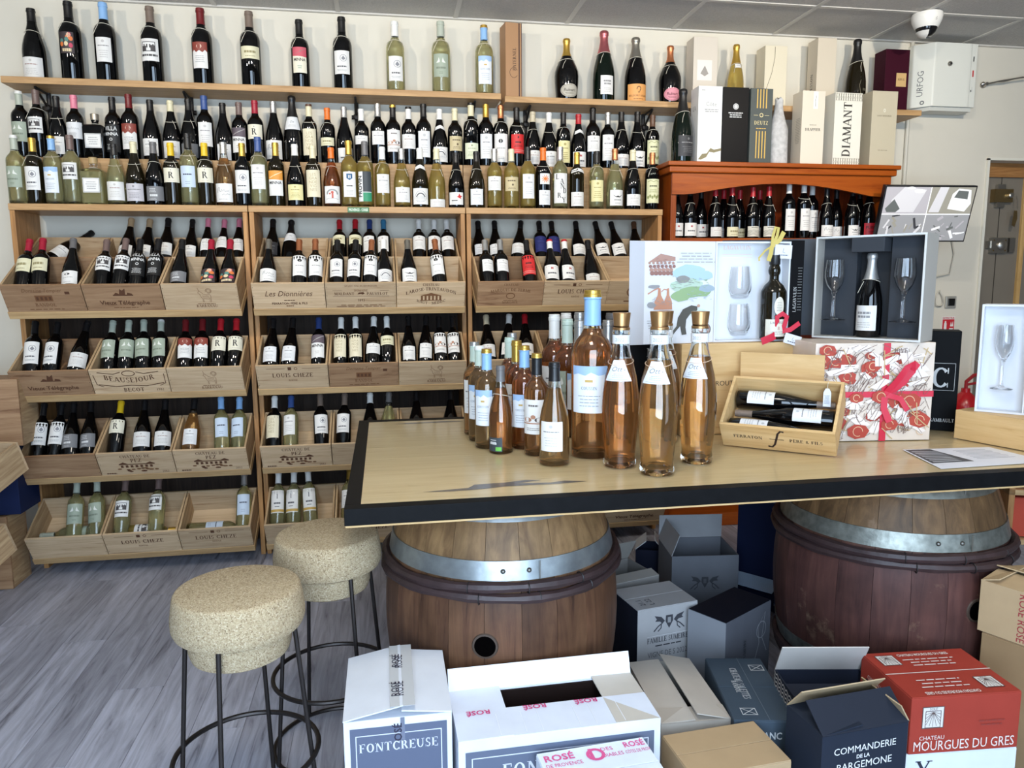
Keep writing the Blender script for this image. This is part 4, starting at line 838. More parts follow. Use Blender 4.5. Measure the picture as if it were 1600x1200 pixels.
def g_maldant(p, w, h):
    p.text('GRANDS VINS DE BOURGOGNE', 0, h * .86, h * .06, 1, 's', w * .8); p.text('DOMAINE', 0, h * .66, h * .08, 1, 's', w * .5); p.rect(-w * .4, h * .70, -w * .27, h * .71, 0); p.rect(w * .27, h * .70, w * .4, h * .71, 0); p.text('MALDANT', -w * .24, h * .52, h * .11, 0, 's', w * .34); p.text('PAUVELOT', w * .23, h * .52, h * .11, 0, 's', w * .34)
    p.poly([(-w * .055, h * .55), (-w * .03, h * .62), (w * .03, h * .64), (w * .05, h * .58), (w * .02, h * .54), (0, h * .57)], 0); p.rect(-w * .4, h * .47, w * .4, h * .48, 0); p.text('1893', 0, h * .26, h * .10, 0, 's', w * .14); p.lines(-w * .38, w * .38, h * .03, h * .14, 2, 1, t=h * .025, seed=4)
def g_larose(p, w, h):
    p.text('CHATEAU', 0, h * .86, h * .10, 0, 's', w * .36); p.text('LAROSE-TRINTAUDON', 0, h * .68, h * .13, 0, 's', w * .86, arc=h * .18); p.rect(-w * .16, h * .26, w * .16, h * .29, 1)
    for k in range(6): p.rect(-w * .15 + k * w * .054, h * .29, -w * .12 + k * w * .054, h * .46, 1)
    p.poly([(-w * .16, h * .46), (0, h * .58), (w * .16, h * .46)], 1); p.text('HAUT - MÉDOC', 0, h * .10, h * .11, 0, 's', w * .6, arc=-h * .12)
def g_terme(p, w, h):
    p.text('CHATEAU', 0, h * .84, h * .09, 1, 's', w * .3); p.text('MARQUIS DE TERME', 0, h * .62, h * .12, 1, 's', w * .66, arc=h * .08); p.ring(0, h * .42, w * .07, h * .13, h * .03, 1, 12); p.text('MARGAUX', 0, h * .10, h * .09, 1, 's', w * .36); p.lines(-w * .14, w * .14, h * .21, h * .26, 1, 1, t=h * .02)
def g_crest(p, w, h): p.ring(w * .0, h * .55, w * .2, h * .32, h * .05, 1, 16); p.text('B', -w * .02, h * .46, h * .26, 1, 's'); p.lines(-w * .3, w * .3, h * .08, h * .2, 1, 1, t=h * .05)
def g_none(p, w, h): p.lines(-w * .04, w * .04, h * .1, h * .14, 1, 1, t=h * .02)
_goat = 'a goat drawing'
GD = {'goat': (g_goat, 'a goat drawing'), 'vieux': (g_vieux, 'a tower and blackletter name'), 'tempier': (g_tempier, 'a small house and script name'), 'becot': (g_becot, 'a ribbon scroll and arched name'), 'pez': (g_pez, 'a castle drawing'), 'cheze': (g_cheze, 'wide roman capitals'), 'dionn': (g_dionn, 'flowing script'), 'maldant': (g_maldant, 'a lizard and roman capitals'), 'larose': (g_larose, 'a mansion and arched capitals'), 'terme': (g_terme, 'an arched faint name'), 'crest': (g_crest, 'a round crest'), 'none': (g_none, 'no lettering')}
CW, CD, CH_ = .326, .258, .135
_cm = {}
def crate_parts(D):
    if D not in _cm:
        h = CH_ if D == CD else .116
        _cm[D] = {m.name: (MB().box(0, CW, 0, .010, 0, h).mesh('front_panel', m), MB().box(0, CW, D - .010, D, 0, h).mesh('back_panel', m), MB().box(0, .009, .010, D - .010, 0, h).mesh('side_panel', m_pine_v), MB().box(.009, CW - .009, .010, D - .010, 0, .007).mesh('bottom_panel', m)) for m in (m_pine, m_pine2)}
    return _cm[D]
SLOT = ['left', 'middle', 'right']; ROWN = ['top', 'second', 'third', 'bottom']
m_nail = mat((70, 62, 54), .5, .5)
nail_me = MB()
for zz in (.022, .068, .114):
    for xx in (.005, CW - .005): nail_me.lathe([(0, -.0006), (.0017, -.0006), (.0017, 0)], 6, 0, T(xx, 0, zz) @ RX(90) @ T(0, 0, .0006) )
nail_me = nail_me.mesh('nails', m_nail)
def crate(u, r, s, design='none', rear=False, brown=False):
    cx0, cx1 = CRX[u]; step = (cx1 - cx0) / 3; x = cx0 + s * step + (step - CW) / 2; D = .232 if rear else CD
    off = .262 if rear else 0.0
    lab = 'pine crate %s, %s unit %s row, %s place' % ('with ' + GD[design][1] if not rear else 'behind another', UN[u], ROWN[r] + (' rear' if rear else ''), SLOT[s])
    t = thing('wine_crate', lab, 'crate', (x, BY + off * math.cos(rad(AL)) - .0005, ROW_Z[r] + off * math.sin(rad(AL)) + .001), (rad(AL), 0, 0), 'wine crates on the display units')
    f, b, sd, bo = crate_parts(D)[(m_pine2 if brown else m_pine).name]
    fo = inst('front_panel', f, t); inst('back_panel', b, t); inst('bottom_panel', bo, t)
    inst('side_panel', sd, t); inst('side_panel', sd, t, (CW - .009, 0, 0))
    inst('nails', nail_me, fo)
    if design != 'none':
        p = Print(); GD[design][0](p, CW, CH_)
        print_on(p, 'stamp', fo, BR, T(CW / 2, 0, 0))
    return t
LY, CY = [425, 567, 690, 803], [384, 508, 638, 762]
def crate_bottles(u, r, s, spec, rear=False):
    rows = []
    off = .262 if rear else 0
    by, bz = BY + off * math.cos(rad(AL)), ROW_Z[r] + off * math.sin(rad(AL))
    cx0, cx1 = CRX[u]; step = (cx1 - cx0) / 3; lo, hi = cx0 + s * step + .014, cx0 + (s + 1) * step - .014
    for line in spec.split(';'):
        f = line.split()
        if not f: continue
        X = at_y(float(f[0]), LY[r] - (45 if rear else 0), by + .06).x; XT = at_y(float(f[1]), CY[r] - (38 if rear else 0), by + .19).x
        roll = max(-.30, min(.30, math.atan2(XT - X, .20)))
        rows.append([X - .08 * math.tan(roll), roll, f])
    n = len(rows)
    if not n: return
    R = [(.0385 if q[2][2] == 'bx' else .043) for q in rows]
    fat = min(.95, (hi - lo - .003 * n) / (2 * sum(R)))
    R = [q * fat for q in R]
    for _ in range(30):                                        # stand them side by side inside the crate
        for i in range(n):
            rows[i][0] = max(lo + R[i], min(hi - R[i], rows[i][0]))
            if i and rows[i][0] - rows[i - 1][0] < R[i] + R[i - 1] + .0015:
                d = (R[i] + R[i - 1] + .0016 - (rows[i][0] - rows[i - 1][0])) / 2; rows[i][0] += d; rows[i - 1][0] -= d
    for i in range(n):
        xt = rows[i][0] + .27 * math.tan(rows[i][1])
        xt = max(lo + .012, min(hi - .012, xt)); rows[i][1] = math.atan2(xt - rows[i][0], .27)
        k = .13 * math.tan(rows[i][1])
        if k > 0 and i == n - 1: rows[i][1] = math.atan2(max(0.0, min(k, hi - R[i] - rows[i][0])), .13)
        if k < 0 and i == 0: rows[i][1] = -math.atan2(max(0.0, min(-k, rows[i][0] - R[i] - lo)), .13)
    for i in range(1, n): rows[i][1] = max(rows[i][1], rows[i - 1][1] - .12)
    for i, (xb, roll, f) in enumerate(rows):
        shape, glass, cap, sty = f[2], f[3], f[4], f[5]
        l0, l1 = (float(f[6]), float(f[7])) if len(f) > 7 else {'bx': (.36, .62), 'bg': (.18, .44), 'ch': (.2, .45)}[shape]
        e = (58.5 if rear else 61.5) + random.uniform(-1, 1)
        M = T(xb, by + .0130, bz + .0600 + .044 * abs(math.sin(roll))) @ RY(math.degrees(roll)) @ RX(-(90 - e))
        wh = '%s in %s%s crate, %s unit %s row' % (ordinal(i + 1), SLOT[s], ' rear' if rear else '', UN[u], ROWN[r])
        bottle(shape, glass, cap, sty, l0, l1, M, .288 if rear else .30, wh, 'bottles in the display crates', '', 16, fat, rz=random.uniform(-.25, .25))
def lying(u, r, s, X, glass, cap, sty, flip, words, shape='bx', dy=.0):
    """a bottle lying on its side across the crate floor"""
    z = ROW_Z[r]; y = .10 + dy
    M = T(X, BY, z) @ RX(AL) @ T(0, y, .008 + .0375) @ RY(-90 if flip else 90) @ RZ(180 if flip else 0)
    bottle(shape, glass, cap, sty, .30, .56, M, .30, '', 'bottles in the display crates', '', 16, .95, words=words, rz=PI / 2 * (-1 if flip else -1))
DES = [[['tempier', 'vieux', 'goat'], ['vieux', 'becot', 'goat'], ['none', 'pez', 'pez'], ['none', 'cheze', 'cheze']],
       [['dionn', 'maldant', 'larose'], ['cheze', 'tempier', 'goat'], ['pez', 'none', 'none'], ['cheze', 'cheze', 'none']],
       [['terme', 'cheze', 'crest'], ['none', 'none', 'none'], ['none', 'none', 'none'], ['none', 'none', 'vieux']]]
BROWN = {(0, 0, 0), (0, 0, 1), (0, 2, 0), (2, 0, 0), (1, 1, 1), (2, 1, 1), (0, 1, 0)}
for u in range(3):
    for r in range(4):
        for s in range(3): crate(u, r, s, DES[u][r][s], False, (u, r, s) in BROWN)
    for s in range(3): crate(u, 0, s, 'none', True)
FILLS = {
 (0, 0, 0): '30 45 bx dk crimson band .40 .62; 62 73 bx dk crimson band .40 .62; 112 120 bg dk grey dot .16 .38', (0, 0, 1): '156 164 bx dk mauve house .42 .66; 181 196 bx dk mauve house .42 .66; 210 221 bx dk black villa .32 .74; 235 247 bx dk black villa .32 .74',
 (0, 0, 2): '275 282 bg dk black grey .2 .38; 329 334 bg dk crimson colour .18 .42; 358 363 bg dk crimson colour .18 .42',
 (1, 0, 0): '418 422 bg dk steel sign .2 .42; 468 470 bx dk copper dot .30 .66; 492 495 bx dk copper dot .30 .66', (1, 0, 1): '526 528 bx dk black crest .28 .60; 553 557 bx dk black crest .28 .60; 578 582 bx dk copper dot .30 .66; 603 603 bg dk white arc .18 .40', (1, 0, 2): '639 636 bg dk steel bird2 .18 .42; 686 678 bx dk copper dot .30 .66',
 (2, 0, 0): '761 756 bx dk silver plain2 .36 .58; 784 779 bx dk silver plain2 .36 .58; 828 821 bx dk black red .30 .66', (2, 0, 1): '862 857 bg dk white/red logo .2 .46; 885 878 bg dk white/red logo .2 .46; 926 920 bg dk black plain3 .1 .3', (2, 0, 2): '',
 (0, 1, 0): '48 52 bx dk black crest .26 .62; 82 95 bx dk black crest .26 .62; 123 142 bg dk black plain3 .18 .42', (0, 1, 1): '169 178 bx dk sage birds .34 .64; 196 205 bx dk sage birds .34 .64; 225 229 bx dk sage birds .34 .64; 253 257 bx dk sage/white birds .34 .64',
 (0, 1, 2): '288 289 bx dk darkred redtop .30 .64; 316 320 bx dk darkred redtop .30 .64; 343 349 bx dk red R .42 .66; 368 375 bx dk red R .42 .66',
 (1, 1, 0): '422 427 bg dk black plain4 .2 .46; 448 455 bg dk black plain4 .2 .46; 502 503 bx dk navy minna .26 .66', (1, 1, 1): '533 534 bx dk white letters .26 .66; 560 559 bx dk white letters .26 .66; 583 585 bg dk white plain .3 .48; 606 609 bx dk white band .46 .62', (1, 1, 2): '636 635 bg dk black plain2 .18 .42; 659 660 bg dk black plain2 .2 .46; 690 686 bx dk black animals .3 .66; 713 709 bx dk black animals .3 .66',
 (2, 1, 0): '763 758 bg dk beige plain3 .2 .42; 792 795 bg dk white arc .2 .42; 822 818 bg dk red logo .2 .42', (2, 1, 1): '848 852 bg dk black plain .2 .42; 880 878 bx dk black plain4 .3 .6; 905 905 bx dk black plain4 .3 .6', (2, 1, 2): '958 955 bg dk black plain .2 .42; 992 990 bg dk gold plain2 .2 .42',
 (0, 2, 0): '56 71 bx dk black crest .30 .66; 83 99 bx dk black crest .30 .66; 106 115 bg dk black grey .22 .44; 135 143 bg dk black grey .22 .44', (0, 2, 1): '178 191 bx dk yellow R .44 .66; 223 231 bg dk black plain3 .2 .44; 255 263 bg dk black plain3 .2 .44', (0, 2, 2): '297 306 bg pale black plain4 .2 .46; 348 349 bx white lightblue pblue .3 .62; 375 378 bx white lightblue pblue .3 .62',
 (1, 2, 0): '428 430 bx dk white letters .26 .64; 455 457 bx white blue plain2 .3 .64; 504 503 bx dk taupe crest .3 .62', (1, 2, 1): '536 539 bx dk taupe crest .3 .62; 580 580 bg dk white plain .2 .4; 606 608 bg white silver plain .2 .4', (1, 2, 2): '651 651 bg dk black plain .2 .4; 704 704 bg dk black plain .2 .4',
 (0, 3, 0): '116 126 bx white sage birds .28 .60; 151 157 bx white sage birds .28 .60', (0, 3, 1): '189 197 bx white mauve house .36 .62; 244 253 bx white mauve house .44 .70', (0, 3, 2): '387 391 bx white silver pblue .28 .62',
 (1, 3, 0): '435 435 bx white white goldband .28 .66; 457 460 bx white white goldband .28 .66; 485 483 bx white white goldband .28 .66', (1, 3, 1): '545 548 bx white gold plain .3 .6', (2, 3, 2): '980 984 bg dk black plain2 .2 .4'}
for (u, r, s), spec in FILLS.items(): crate_bottles(u, r, s, spec)
REAR = {(0, 1): '198 209 bg dk tan plain .16 .40; 227 237 bg dk tan plain .16 .40; 259 266 bg dk black plain3 .2 .44', (0, 2): '297 303 bg dk black plain .16 .40; 324 330 bg dk pink plain2 .30 .54; 348 354 bg dk pink plain2 .36 .60; 371 376 bg dk pink plain2 .30 .54',
 (1, 0): '424 424 bg dk black darkl .2 .46; 452 456 ch dk black neck .50 .68', (1, 1): '533 533 bx dk red band .44 .62; 558 559 bx dk red band .44 .62; 582 582 bx dk navy plain2 .28 .6; 604 604 bx dk teal plain2 .28 .6', (1, 2): '655 654 bx dk white plain3 .32 .6; 678 678 bx dk white plain3 .32 .6; 703 700 bx dk white plain3 .32 .6',
 (2, 0): '750 746 bg dk black plain4 .2 .42; 769 766 bg dk black plain4 .2 .42; 812 820 bg dk black plain3 .2 .42', (2, 1): '842 838 bx dk black navy .26 .6; 864 858 bx dk black navy .26 .6; 904 898 bg dk black plain .2 .42', (2, 2): '941 927 bg dk black bird2 .2 .44; 967 952 bg dk black bird2 .2 .44; 994 989 bg dk brown plain .2 .4'}
for (u, s), spec in REAR.items(): crate_bottles(u, 0, s, spec, True)
cs = (CRX[0][1] - CRX[0][0]) / 3
# one bottle leaning low in the first rear crate, and the bottles lying flat
bottle('bg', 'dk', 'black', 'plain', .14, .36, T(-1.575, BY + .262 * .866 + .035, ROW_Z[0] + .131 + .088) @ RY(40) @ RX(-46), .30, '', 'bottles in the display crates', '', 16, .94, words='dark bottle slumped low in the left unit top rear crate')
lying(0, 3, 0, CRX[0][0] + .315, 'white', 'sage', 'birds', True, 'clear white-wine bottle lying flat in the bottom left crate')
lying(0, 3, 1, CRX[0][0] + cs + .02, 'gold', 'gold', 'house', False, 'golden bottle lying flat in the bottom row middle crate, left unit', dy=-.01)
lying(0, 3, 2, CRX[0][0] + 2 * cs + .016, 'white', 'silver', 'pblue', False, 'clear white-wine bottle lying flat in the bottom right crate of the left unit', dy=-.02)
lying(1, 1, 0, CRX[1][0] + .012, 'dk', 'white', 'plain', False, 'white-capped dark bottle lying flat in the middle unit second row', dy=-.02)
lying(1, 0, 2, CRX[1][0] + 2 * cs + .012, 'dk', 'black', 'plain4', False, 'dark bottle lying flat in the mansion-stamped crate', dy=-.02)
# ================================================================ orange cabinet, its bottles, the boxes on top, things on the wall
m_or = wood('orange_stained_pine', (166, 82, 22), (126, 52, 10), stretch=(1, 14, 14), scale=3, rough=.36, vary=.06, c3=(148, 68, 16))
m_orv = wood('orange_stained_pine_upright', (160, 78, 20), (120, 48, 8), stretch=(14, 14, 1), scale=3, rough=.36, vary=.06)
m_ord = wood('orange_pine_back', (150, 62, 20), (110, 40, 10), stretch=(14, 14, 1), scale=3, rough=.5, vary=.05)
CX0, CX1, CYF = 1.505, 2.772, 3.825; CTOP = 1.985
cb = thing('wooden_cabinet', 'orange stained pine cabinet with arched front full of red wine bottles', 'cabinet', (CX0, CYF, 0))
W = CX1 - CX0; DP = WALL_Y - .003 - CYF
for a in (0, W - .03): MB().box(a, a + .03, .0, DP, 0.06, CTOP - .055).build('side_panel', m_orv, cb, bevel=.002)
MB().box(.03, W - .03, DP - .012, DP, .06, CTOP - .055).build('back_panel', m_ord, cb)
MB().box(-.035, W + .035, -.045, DP, CTOP - .022, CTOP).build('top_board', m_or, cb, bevel=.003)
MB().box(-.022, W + .022, -.030, DP, CTOP - .055, CTOP - .022).build('cornice', m_or, cb, bevel=.006)
mb = MB(); n = 20; z_hi, z_lo = CTOP - .055, CTOP - .165
top = [(W * k / n, z_hi) for k in range(n + 1)]
bot = []
for k in range(n + 1):
    x = W * k / n; t = (x - .10) / (W - .20); bot.append((x, z_lo + (.062 * math.sin(PI * t) if 0 < t < 1 else 0)))
vs = [(x, y, z) for y in (-.012, .008) for (x, z) in top + bot]
k2 = 2 * (n + 1); fs = []
for k in range(n):
    a, b, c, d = k, k + 1, n + 2 + k, n + 1 + k
    fs += [(a, d, c, b), (a + k2, b + k2, c + k2, d + k2), (d, d + k2, c + k2, c), (a, b, b + k2, a + k2)]
mb.add(vs, fs).build('arched_pelmet', m_or, cb)
HZ = at_y(1090, 373, 3.90).z
for z in (HZ, HZ - .42, HZ - .82, HZ - 1.2): MB().box(.03, W - .03, .004, DP - .012, z - .022, z).build('cabinet_shelf', m_or, cb, bevel=.002)
MB().box(-.012, W + .012, -.02, DP, 0, .075).build('plinth', m_or, cb, bevel=.003)
def hutch(items):
    for k, (x, top, shape, cap, sty, l0, l1, dy) in enumerate(items):
        Y = 3.90 + dy; P = at_y(x, 372, Y); tp = at_y(x, top, Y)
        h = max(.27, min(.335, tp.z - HZ))
        bottle(shape, 'dk', cap, sty, l0, l1, T(P.x, Y, HZ), h, '%s from left in the orange cabinet' % ordinal(k + 1), 'bottles in the orange cabinet', 'T' if k % 2 else '', 16, .92, rz=random.uniform(-.1, .1))
hutch([(1056, 294, 'bg', 'black', 'logo', .05, .30, .0), (1077, 292, 'bg', 'black', 'logo', .05, .30, .0), (1094, 298, 'bg', 'black', 'logo', .05, .30, .085), (1116, 292, 'bg', 'red', 'plain3', .04, .22, 0), (1129, 298, 'bg', 'red', 'plain3', .04, .22, .09), (1142, 291, 'bg', 'red', 'band', .04, .22, 0), (1154, 298, 'bg', 'red', 'band', .04, .22, .09),
       (1174, 293, 'bg', 'red', 'stripe', .04, .24, 0), (1185, 298, 'bg', 'red', 'stripe', .04, .24, .09), (1199, 292, 'bg', 'red', 'stripe', .04, .24, 0), (1230, 284, 'bx', 'white', 'plain2', .14, .52, .0), (1253, 283, 'bx', 'white', 'plain2', .14, .52, 0), (1266, 287, 'bx', 'white', 'plain2', .14, .52, .085), (1289, 292, 'bg', 'black', 'sign', .05, .26, 0), (1304, 297, 'bg', 'black', 'sign', .05, .26, .085),
       (1329, 292, 'bg', 'black', 'bird2', .05, .26, 0), (1340, 297, 'bg', 'black', 'bird2', .05, .26, .085), (1355, 291, 'bg', 'black', 'purple', .06, .30, 0)])
# ---- boxes and bottles standing on the cabinet and on the wall shelf above it
def carton_body(t, w, d, h, m, bevel=.0012, name='box_body'): return MB().box(-w / 2, w / 2, 0, d, 0, h).build(name, m, t, bevel=bevel)
def tall_box(label, x0, x1, y_top, y_base, Y, z, rgb, d=.10, rz=0, inks=None, draw=None, name='gift_box', cat='box', rough=.5, side=None):
    a, b = at_y(x0, y_base, Y), at_y(x1, y_base, Y); w = b.x - a.x; h = at_y((x0 + x1) / 2, y_top, Y).z - at_y((x0 + x1) / 2, y_base, Y).z
    t = thing(name, label, cat, ((a.x + b.x) / 2, Y, z), (0, 0, rad(rz)))
    carton_body(t, w, d, h, mat(rgb, rough, spec=.08 if sum(rgb) < 120 else .3))
    if draw:
        p = Print(); draw(p, w, h); print_on(p, 'print', t, [mat(c, .5) for c in inks])
    if side:
        p = Print(); side(p, d, h); print_on(p, 'side_print', t, [mat(c, .5) for c in inks], T(-w / 2, d / 2, 0) @ RZ(-90))
    return t
GZ = CTOP + .0005; BYB = 3.845
ch = at_y(1065, 248, 3.87)
bottle('ch', 'gn', 'black', 'darkl', .08, .36, T(ch.x, 3.87, GZ), at_y(1065, 132, 3.87).z - ch.z, '', 'bottles on the orange cabinet', 'T', 24, 1.0, words='dark green champagne bottle standing at the end of the orange cabinet', name='champagne_bottle', rz=.25)
def dr_cote(p, w, h):
    p.text('Côte', w * .04, h * .745, h * .055, 0, 't', w * .62); p.lines(-w * .32, w * .44, h * .66, h * .71, 2, 0, t=h * .012, seed=3); p.lines(-w * .4, -w * .2, h * .93, h * .96, 1, 0, t=h * .012)
    p.poly([(-w * .46, h * .05), (-w * .3, h * .12), (-w * .1, h * .13), (w * .05, h * .2), (w * .2, h * .18), (w * .5, h * .2), (w * .5, h * .17), (w * .2, h * .14), (w * .0, h * .15), (-w * .12, h * .08), (-w * .35, h * .045)], 1)
tall_box('white gift box with olive brush mark on the orange cabinet', 1089, 1126, 129, 250, BYB, GZ, (228, 227, 224), inks=[(150, 150, 150), (128, 118, 84)], draw=dr_cote, side=lambda p, d, h: p.text('LA', 0, h * .70, h * .06, 0, 's', d * .5))
tall_box('black gift box with small white emblem on the orange cabinet', 1127, 1167, 130, 250, BYB, GZ, (22, 21, 22), rough=.4, inks=[(200, 200, 200), (150, 150, 150)], draw=lambda p, w, h: (p.oval(0, h * .75, h * .04, h * .04, 0), p.ring(0, h * .75, h * .032, h * .032, h * .008, 1), p.lines(-w * .28, w * .28, h * .60, h * .68, 3, 0, t=h * .013, seed=2)))
def dr_deutz(p, w, h):
    p.text('DEUTZ', 0, h * .525, h * .05, 0, 's', w * .8); p.ring(0, h * .65, h * .028, h * .028, h * .01, 0); p.lines(-w * .3, w * .3, h * .45, h * .5, 1, 1, t=h * .01); p.rect(-w * .35, h * .645, -w * .15, h * .65, 0); p.rect(w * .15, h * .645, w * .35, h * .65, 0)
    for k in range(4):
        u = -w * .2 + k * w * .135
        p.rect(u - w * .025, h * .74, u + w * .025, h * .99, 1); p.rect(u - w * .025, h * .08, u + w * .025, h * .44, 1)
tall_box('slate grey gift box with gold stripes on the orange cabinet', 1170, 1204, 131, 250, BYB, GZ, (74, 80, 78), inks=[(206, 190, 140), (204, 166, 80)], draw=dr_deutz)
# bottle wrapped in marbled tissue
pw = at_y(1216, 250, 3.87); t = thing('wrapped_bottle', 'champagne bottle wrapped in crumpled grey-white tissue on the orange cabinet', 'bottle', (pw.x, 3.885, GZ))
mb = MB(); prof = [(.050, 0), (.0535, .01), (.053, .12), (.050, .18), (.040, .225), (.026, .275), (.020, .31), (.021, .345), (.012, .352)]; vs = []; rr = random.Random(2); n = 22
ph = [rr.random() * 6 for _ in range(8)]
for r, z in prof:
    for j in range(n): a = 2 * PI * j / n; q = 1 + .045 * math.sin(5 * a + ph[0] + z * 20) + .03 * math.sin(9 * a + ph[1] - z * 35); vs.append((r * q * math.cos(a), r * q * math.sin(a), z + .006 * math.sin(3 * a) * (z > .2)))
mb.add(vs, [(i * n + j, i * n + (j + 1) % n, (i + 1) * n + (j + 1) % n, (i + 1) * n + j) for i in range(len(prof) - 1) for j in range(n)] + [tuple(range(len(vs) - n, len(vs)))], 0, None, True)
mb.build('tissue_wrap', mat((188, 186, 184), .7, noise=.22, nscale=45, bump=.3), t)
tall_box('cream gift box with narrow white strap on the orange cabinet', 1250, 1285, 134, 251, BYB, GZ, (218, 208, 190), inks=[(60, 54, 50), (236, 234, 226), (150, 140, 124)], draw=lambda p, w, h: (p.text('DRAPPIER', 0, h * .465, h * .038, 0, 's', w * .78), p.rect(-w * .02, h * .76, w * .18, h * .99, 1), p.lines(-w * .2, w * .2, h * .53, h * .56, 1, 2, t=h * .01), p.line([(w * .08, h * .79), (w * .06, h * .86), (w * .1, h * .94)], h * .005, 0)), side=lambda p, d, h: p.lines(-d * .1, d * .4, h * .3, h * .65, 16, 2, t=h * .006, seed=4))
def dr_diam(p, w, h):
    for b in (0.0, .88):
        for k in range(12):
            u = -w * .48 + k * w * .085; p.line([(u, h * (b + .01)), (u + w * .04, h * (b + .055)), (u, h * (b + .11))], h * .006, 1); p.line([(u + w * .04, h * (b + .01)), (u, h * (b + .055)), (u + w * .04, h * (b + .11))], h * .006, 1)
    p.text('DIAMANT', w * .12, h * .5, w * .30, 0, 's', h * .74, rot=PI / 2)
tall_box('ivory gift box with lattice trim and tall upright lettering on the orange cabinet', 1300, 1343, 137, 252, BYB, GZ, (226, 222, 208), rz=2, inks=[(70, 66, 60), (120, 112, 96)], draw=dr_diam)
tall_box('beige gift box at the far end of the orange cabinet top', 1358, 1397, 133, 252, BYB, GZ, (190, 180, 156), inks=[(226, 222, 208), (120, 110, 90)], draw=lambda p, w, h: (p.ring(0, h * .745, h * .016, h * .024, h * .008, 0), p.text('LOUIS ROEDERER', 0, h * .665, h * .02, 1, 's', w * .8), p.lines(-w * .25, w * .25, h * .2, h * .24, 1, 1, t=h * .006)))
SZ = SHELF_Z - .012
tall_box('tall brown carton with dark spine on the wall shelf between the magnums', 790, 816, 29, 147, 3.985, SZ, (168, 128, 92), inks=[(70, 44, 32), (60, 30, 26)], rz=8, draw=lambda p, w, h: (p.text('PATERNEL', w * .14, h * .52, w * .2, 0, 's', h * .40, rot=PI / 2), p.ring(0, h * .34, w * .26, h * .07, w * .025, 0, 16, 30, 330), p.rect(w * .30, 0, w * .37, h, 1), p.rect(w * .46, 0, w * .5, h, 1)))
tall_box('pale grey-beige box with small picture label on the wall shelf', 1082, 1119, 52, 158, 3.985, SZ, (206, 196, 182), inks=[(222, 216, 208), (150, 144, 138)], draw=lambda p, w, h: (p.rect(-w * .34, h * .36, w * .28, h * .66, 0), p.poly([(-w * .2, h * .46), (-w * .02, h * .58), (w * .14, h * .46), (-w * .02, h * .42)], 1)))
gb = at_y(1148, 160, TY); bottle('ch', 'gold', 'gold', 'champ', .62, .68, T(gb.x, TY, SZ), at_y(1148, 70, TY).z - SZ, '', 'big bottles on the wall shelf', 'T', 24, .95, words='gold-foiled clear champagne bottle behind the black gift box', name='champagne_bottle')
tall_box('cream box with one thin curved line on the wall shelf', 1193, 1227, 64, 160, 3.985, SZ, (214, 204, 180), inks=[(110, 100, 80)], draw=lambda p, w, h: p.line([(-w * .06, h * .98), (-w * .06, h * .8), (-w * .18, h * .55), (-w * .44, h * .25), (-w * .48, h * .05)], w * .02, 0))
tall_box('beige box with dark name on front and side on the wall shelf', 1274, 1303, 51, 162, 3.985, SZ, (206, 194, 174), inks=[(60, 54, 48)], draw=lambda p, w, h: p.text('JACQUESSON', 0, h * .07, h * .035, 0, 's', w * .85), side=lambda p, d, h: p.text('JACQUESSON', d * .1, h * .28, d * .22, 0, 's', h * .5, rot=PI / 2))
dm = at_y(1335, 163, TY); bottle('ch', 'br', 'black', 'dom', .1, .42, T(dm.x, TY, SZ), at_y(1335, 62, TY).z - SZ, '', 'big bottles on the wall shelf', 'T', 24, .95, words='dark olive champagne bottle with pale shield label behind the ivory box', name='champagne_bottle', rz=.5)
tall_box('dark burgundy box with gold square label on the wall shelf', 1380, 1417, 67, 164, 3.985, SZ, (58, 18, 32), inks=[(204, 168, 112), (90, 60, 30)], draw=lambda p, w, h: (p.rect(-w * .02, h * .40, w * .4, h * .62, 0), p.text('KRUG', w * .19, h * .5, h * .035, 1, 's', w * .34)))
# fog machine
m_fog = mat((222, 222, 212), .4, name='fog_machine_white')
f0, f1 = at_y(1455, 66, 4.03), at_y(1515, 168, 4.03)
fg = thing('fog_machine', 'white wall-mounted security fog machine with grey lettering', 'fog machine', ((f0.x + f1.x) / 2, WALL_Y - .001, f1.z))
w, h = .33, f0.z - f1.z
MB().prism([(-w / 2 - .03, 0), (-w / 2 - .03, -.05), (-w / 2 + .05, -.13), (w / 2 - .06, -.13), (w / 2, -.125), (w / 2, 0)], 0, h, 0).build('casing', m_fog, fg, bevel=.006)
MB().prism([(-w / 2 - .02, -.005), (-w / 2 + .05, -.11), (w / 2 - .01, -.11), (w / 2 - .01, -.005)], -.022, 0, 0).build('base_tray', mat((200, 200, 192), .5), fg)
MB().lathe([(0, 0), (.014, 0), (.013, .008), (.009, .012), (0, .012)], 16, 0, T(-.02, -.13, h * .67) @ RX(90)).lathe([(0, .012), (.006, .012), (.006, .0125), (0, .0125)], 10, 1, T(-.02, -.13, h * .67) @ RX(90)).build('nozzle', [m_steel, mat((30, 30, 30), .4)], fg)
p = Print().text('URFOG', -.0, h * .37, .034, 0, 't', .14, rot=PI / 2).ring(0.0, h * .065, .012, .012, .006, 0, 14)
ang = math.degrees(math.atan2(-.08, .08)); print_on(p, 'lettering', fg, [mat((110, 112, 112), .5)], T(-w / 2 + .012, -.092, 0) @ RZ(-45), eps=.002)
p = Print().rect(.118, 0.0, .1195, h, 0).rect(.132, h * .72, .138, h * .80, 1).rect(.132, h * .48, .140, h * .58, 2).rect(.126, h * .24, .131, h * .27, 1).rect(.133, h * .24, .138, h * .32, 3)
print_on(p, 'status_marks', fg, [mat((170, 170, 164), .5), mat((50, 50, 50), .5), mat((190, 30, 40), .5), mat((200, 200, 196), .5)], T(0, -.13, 0))
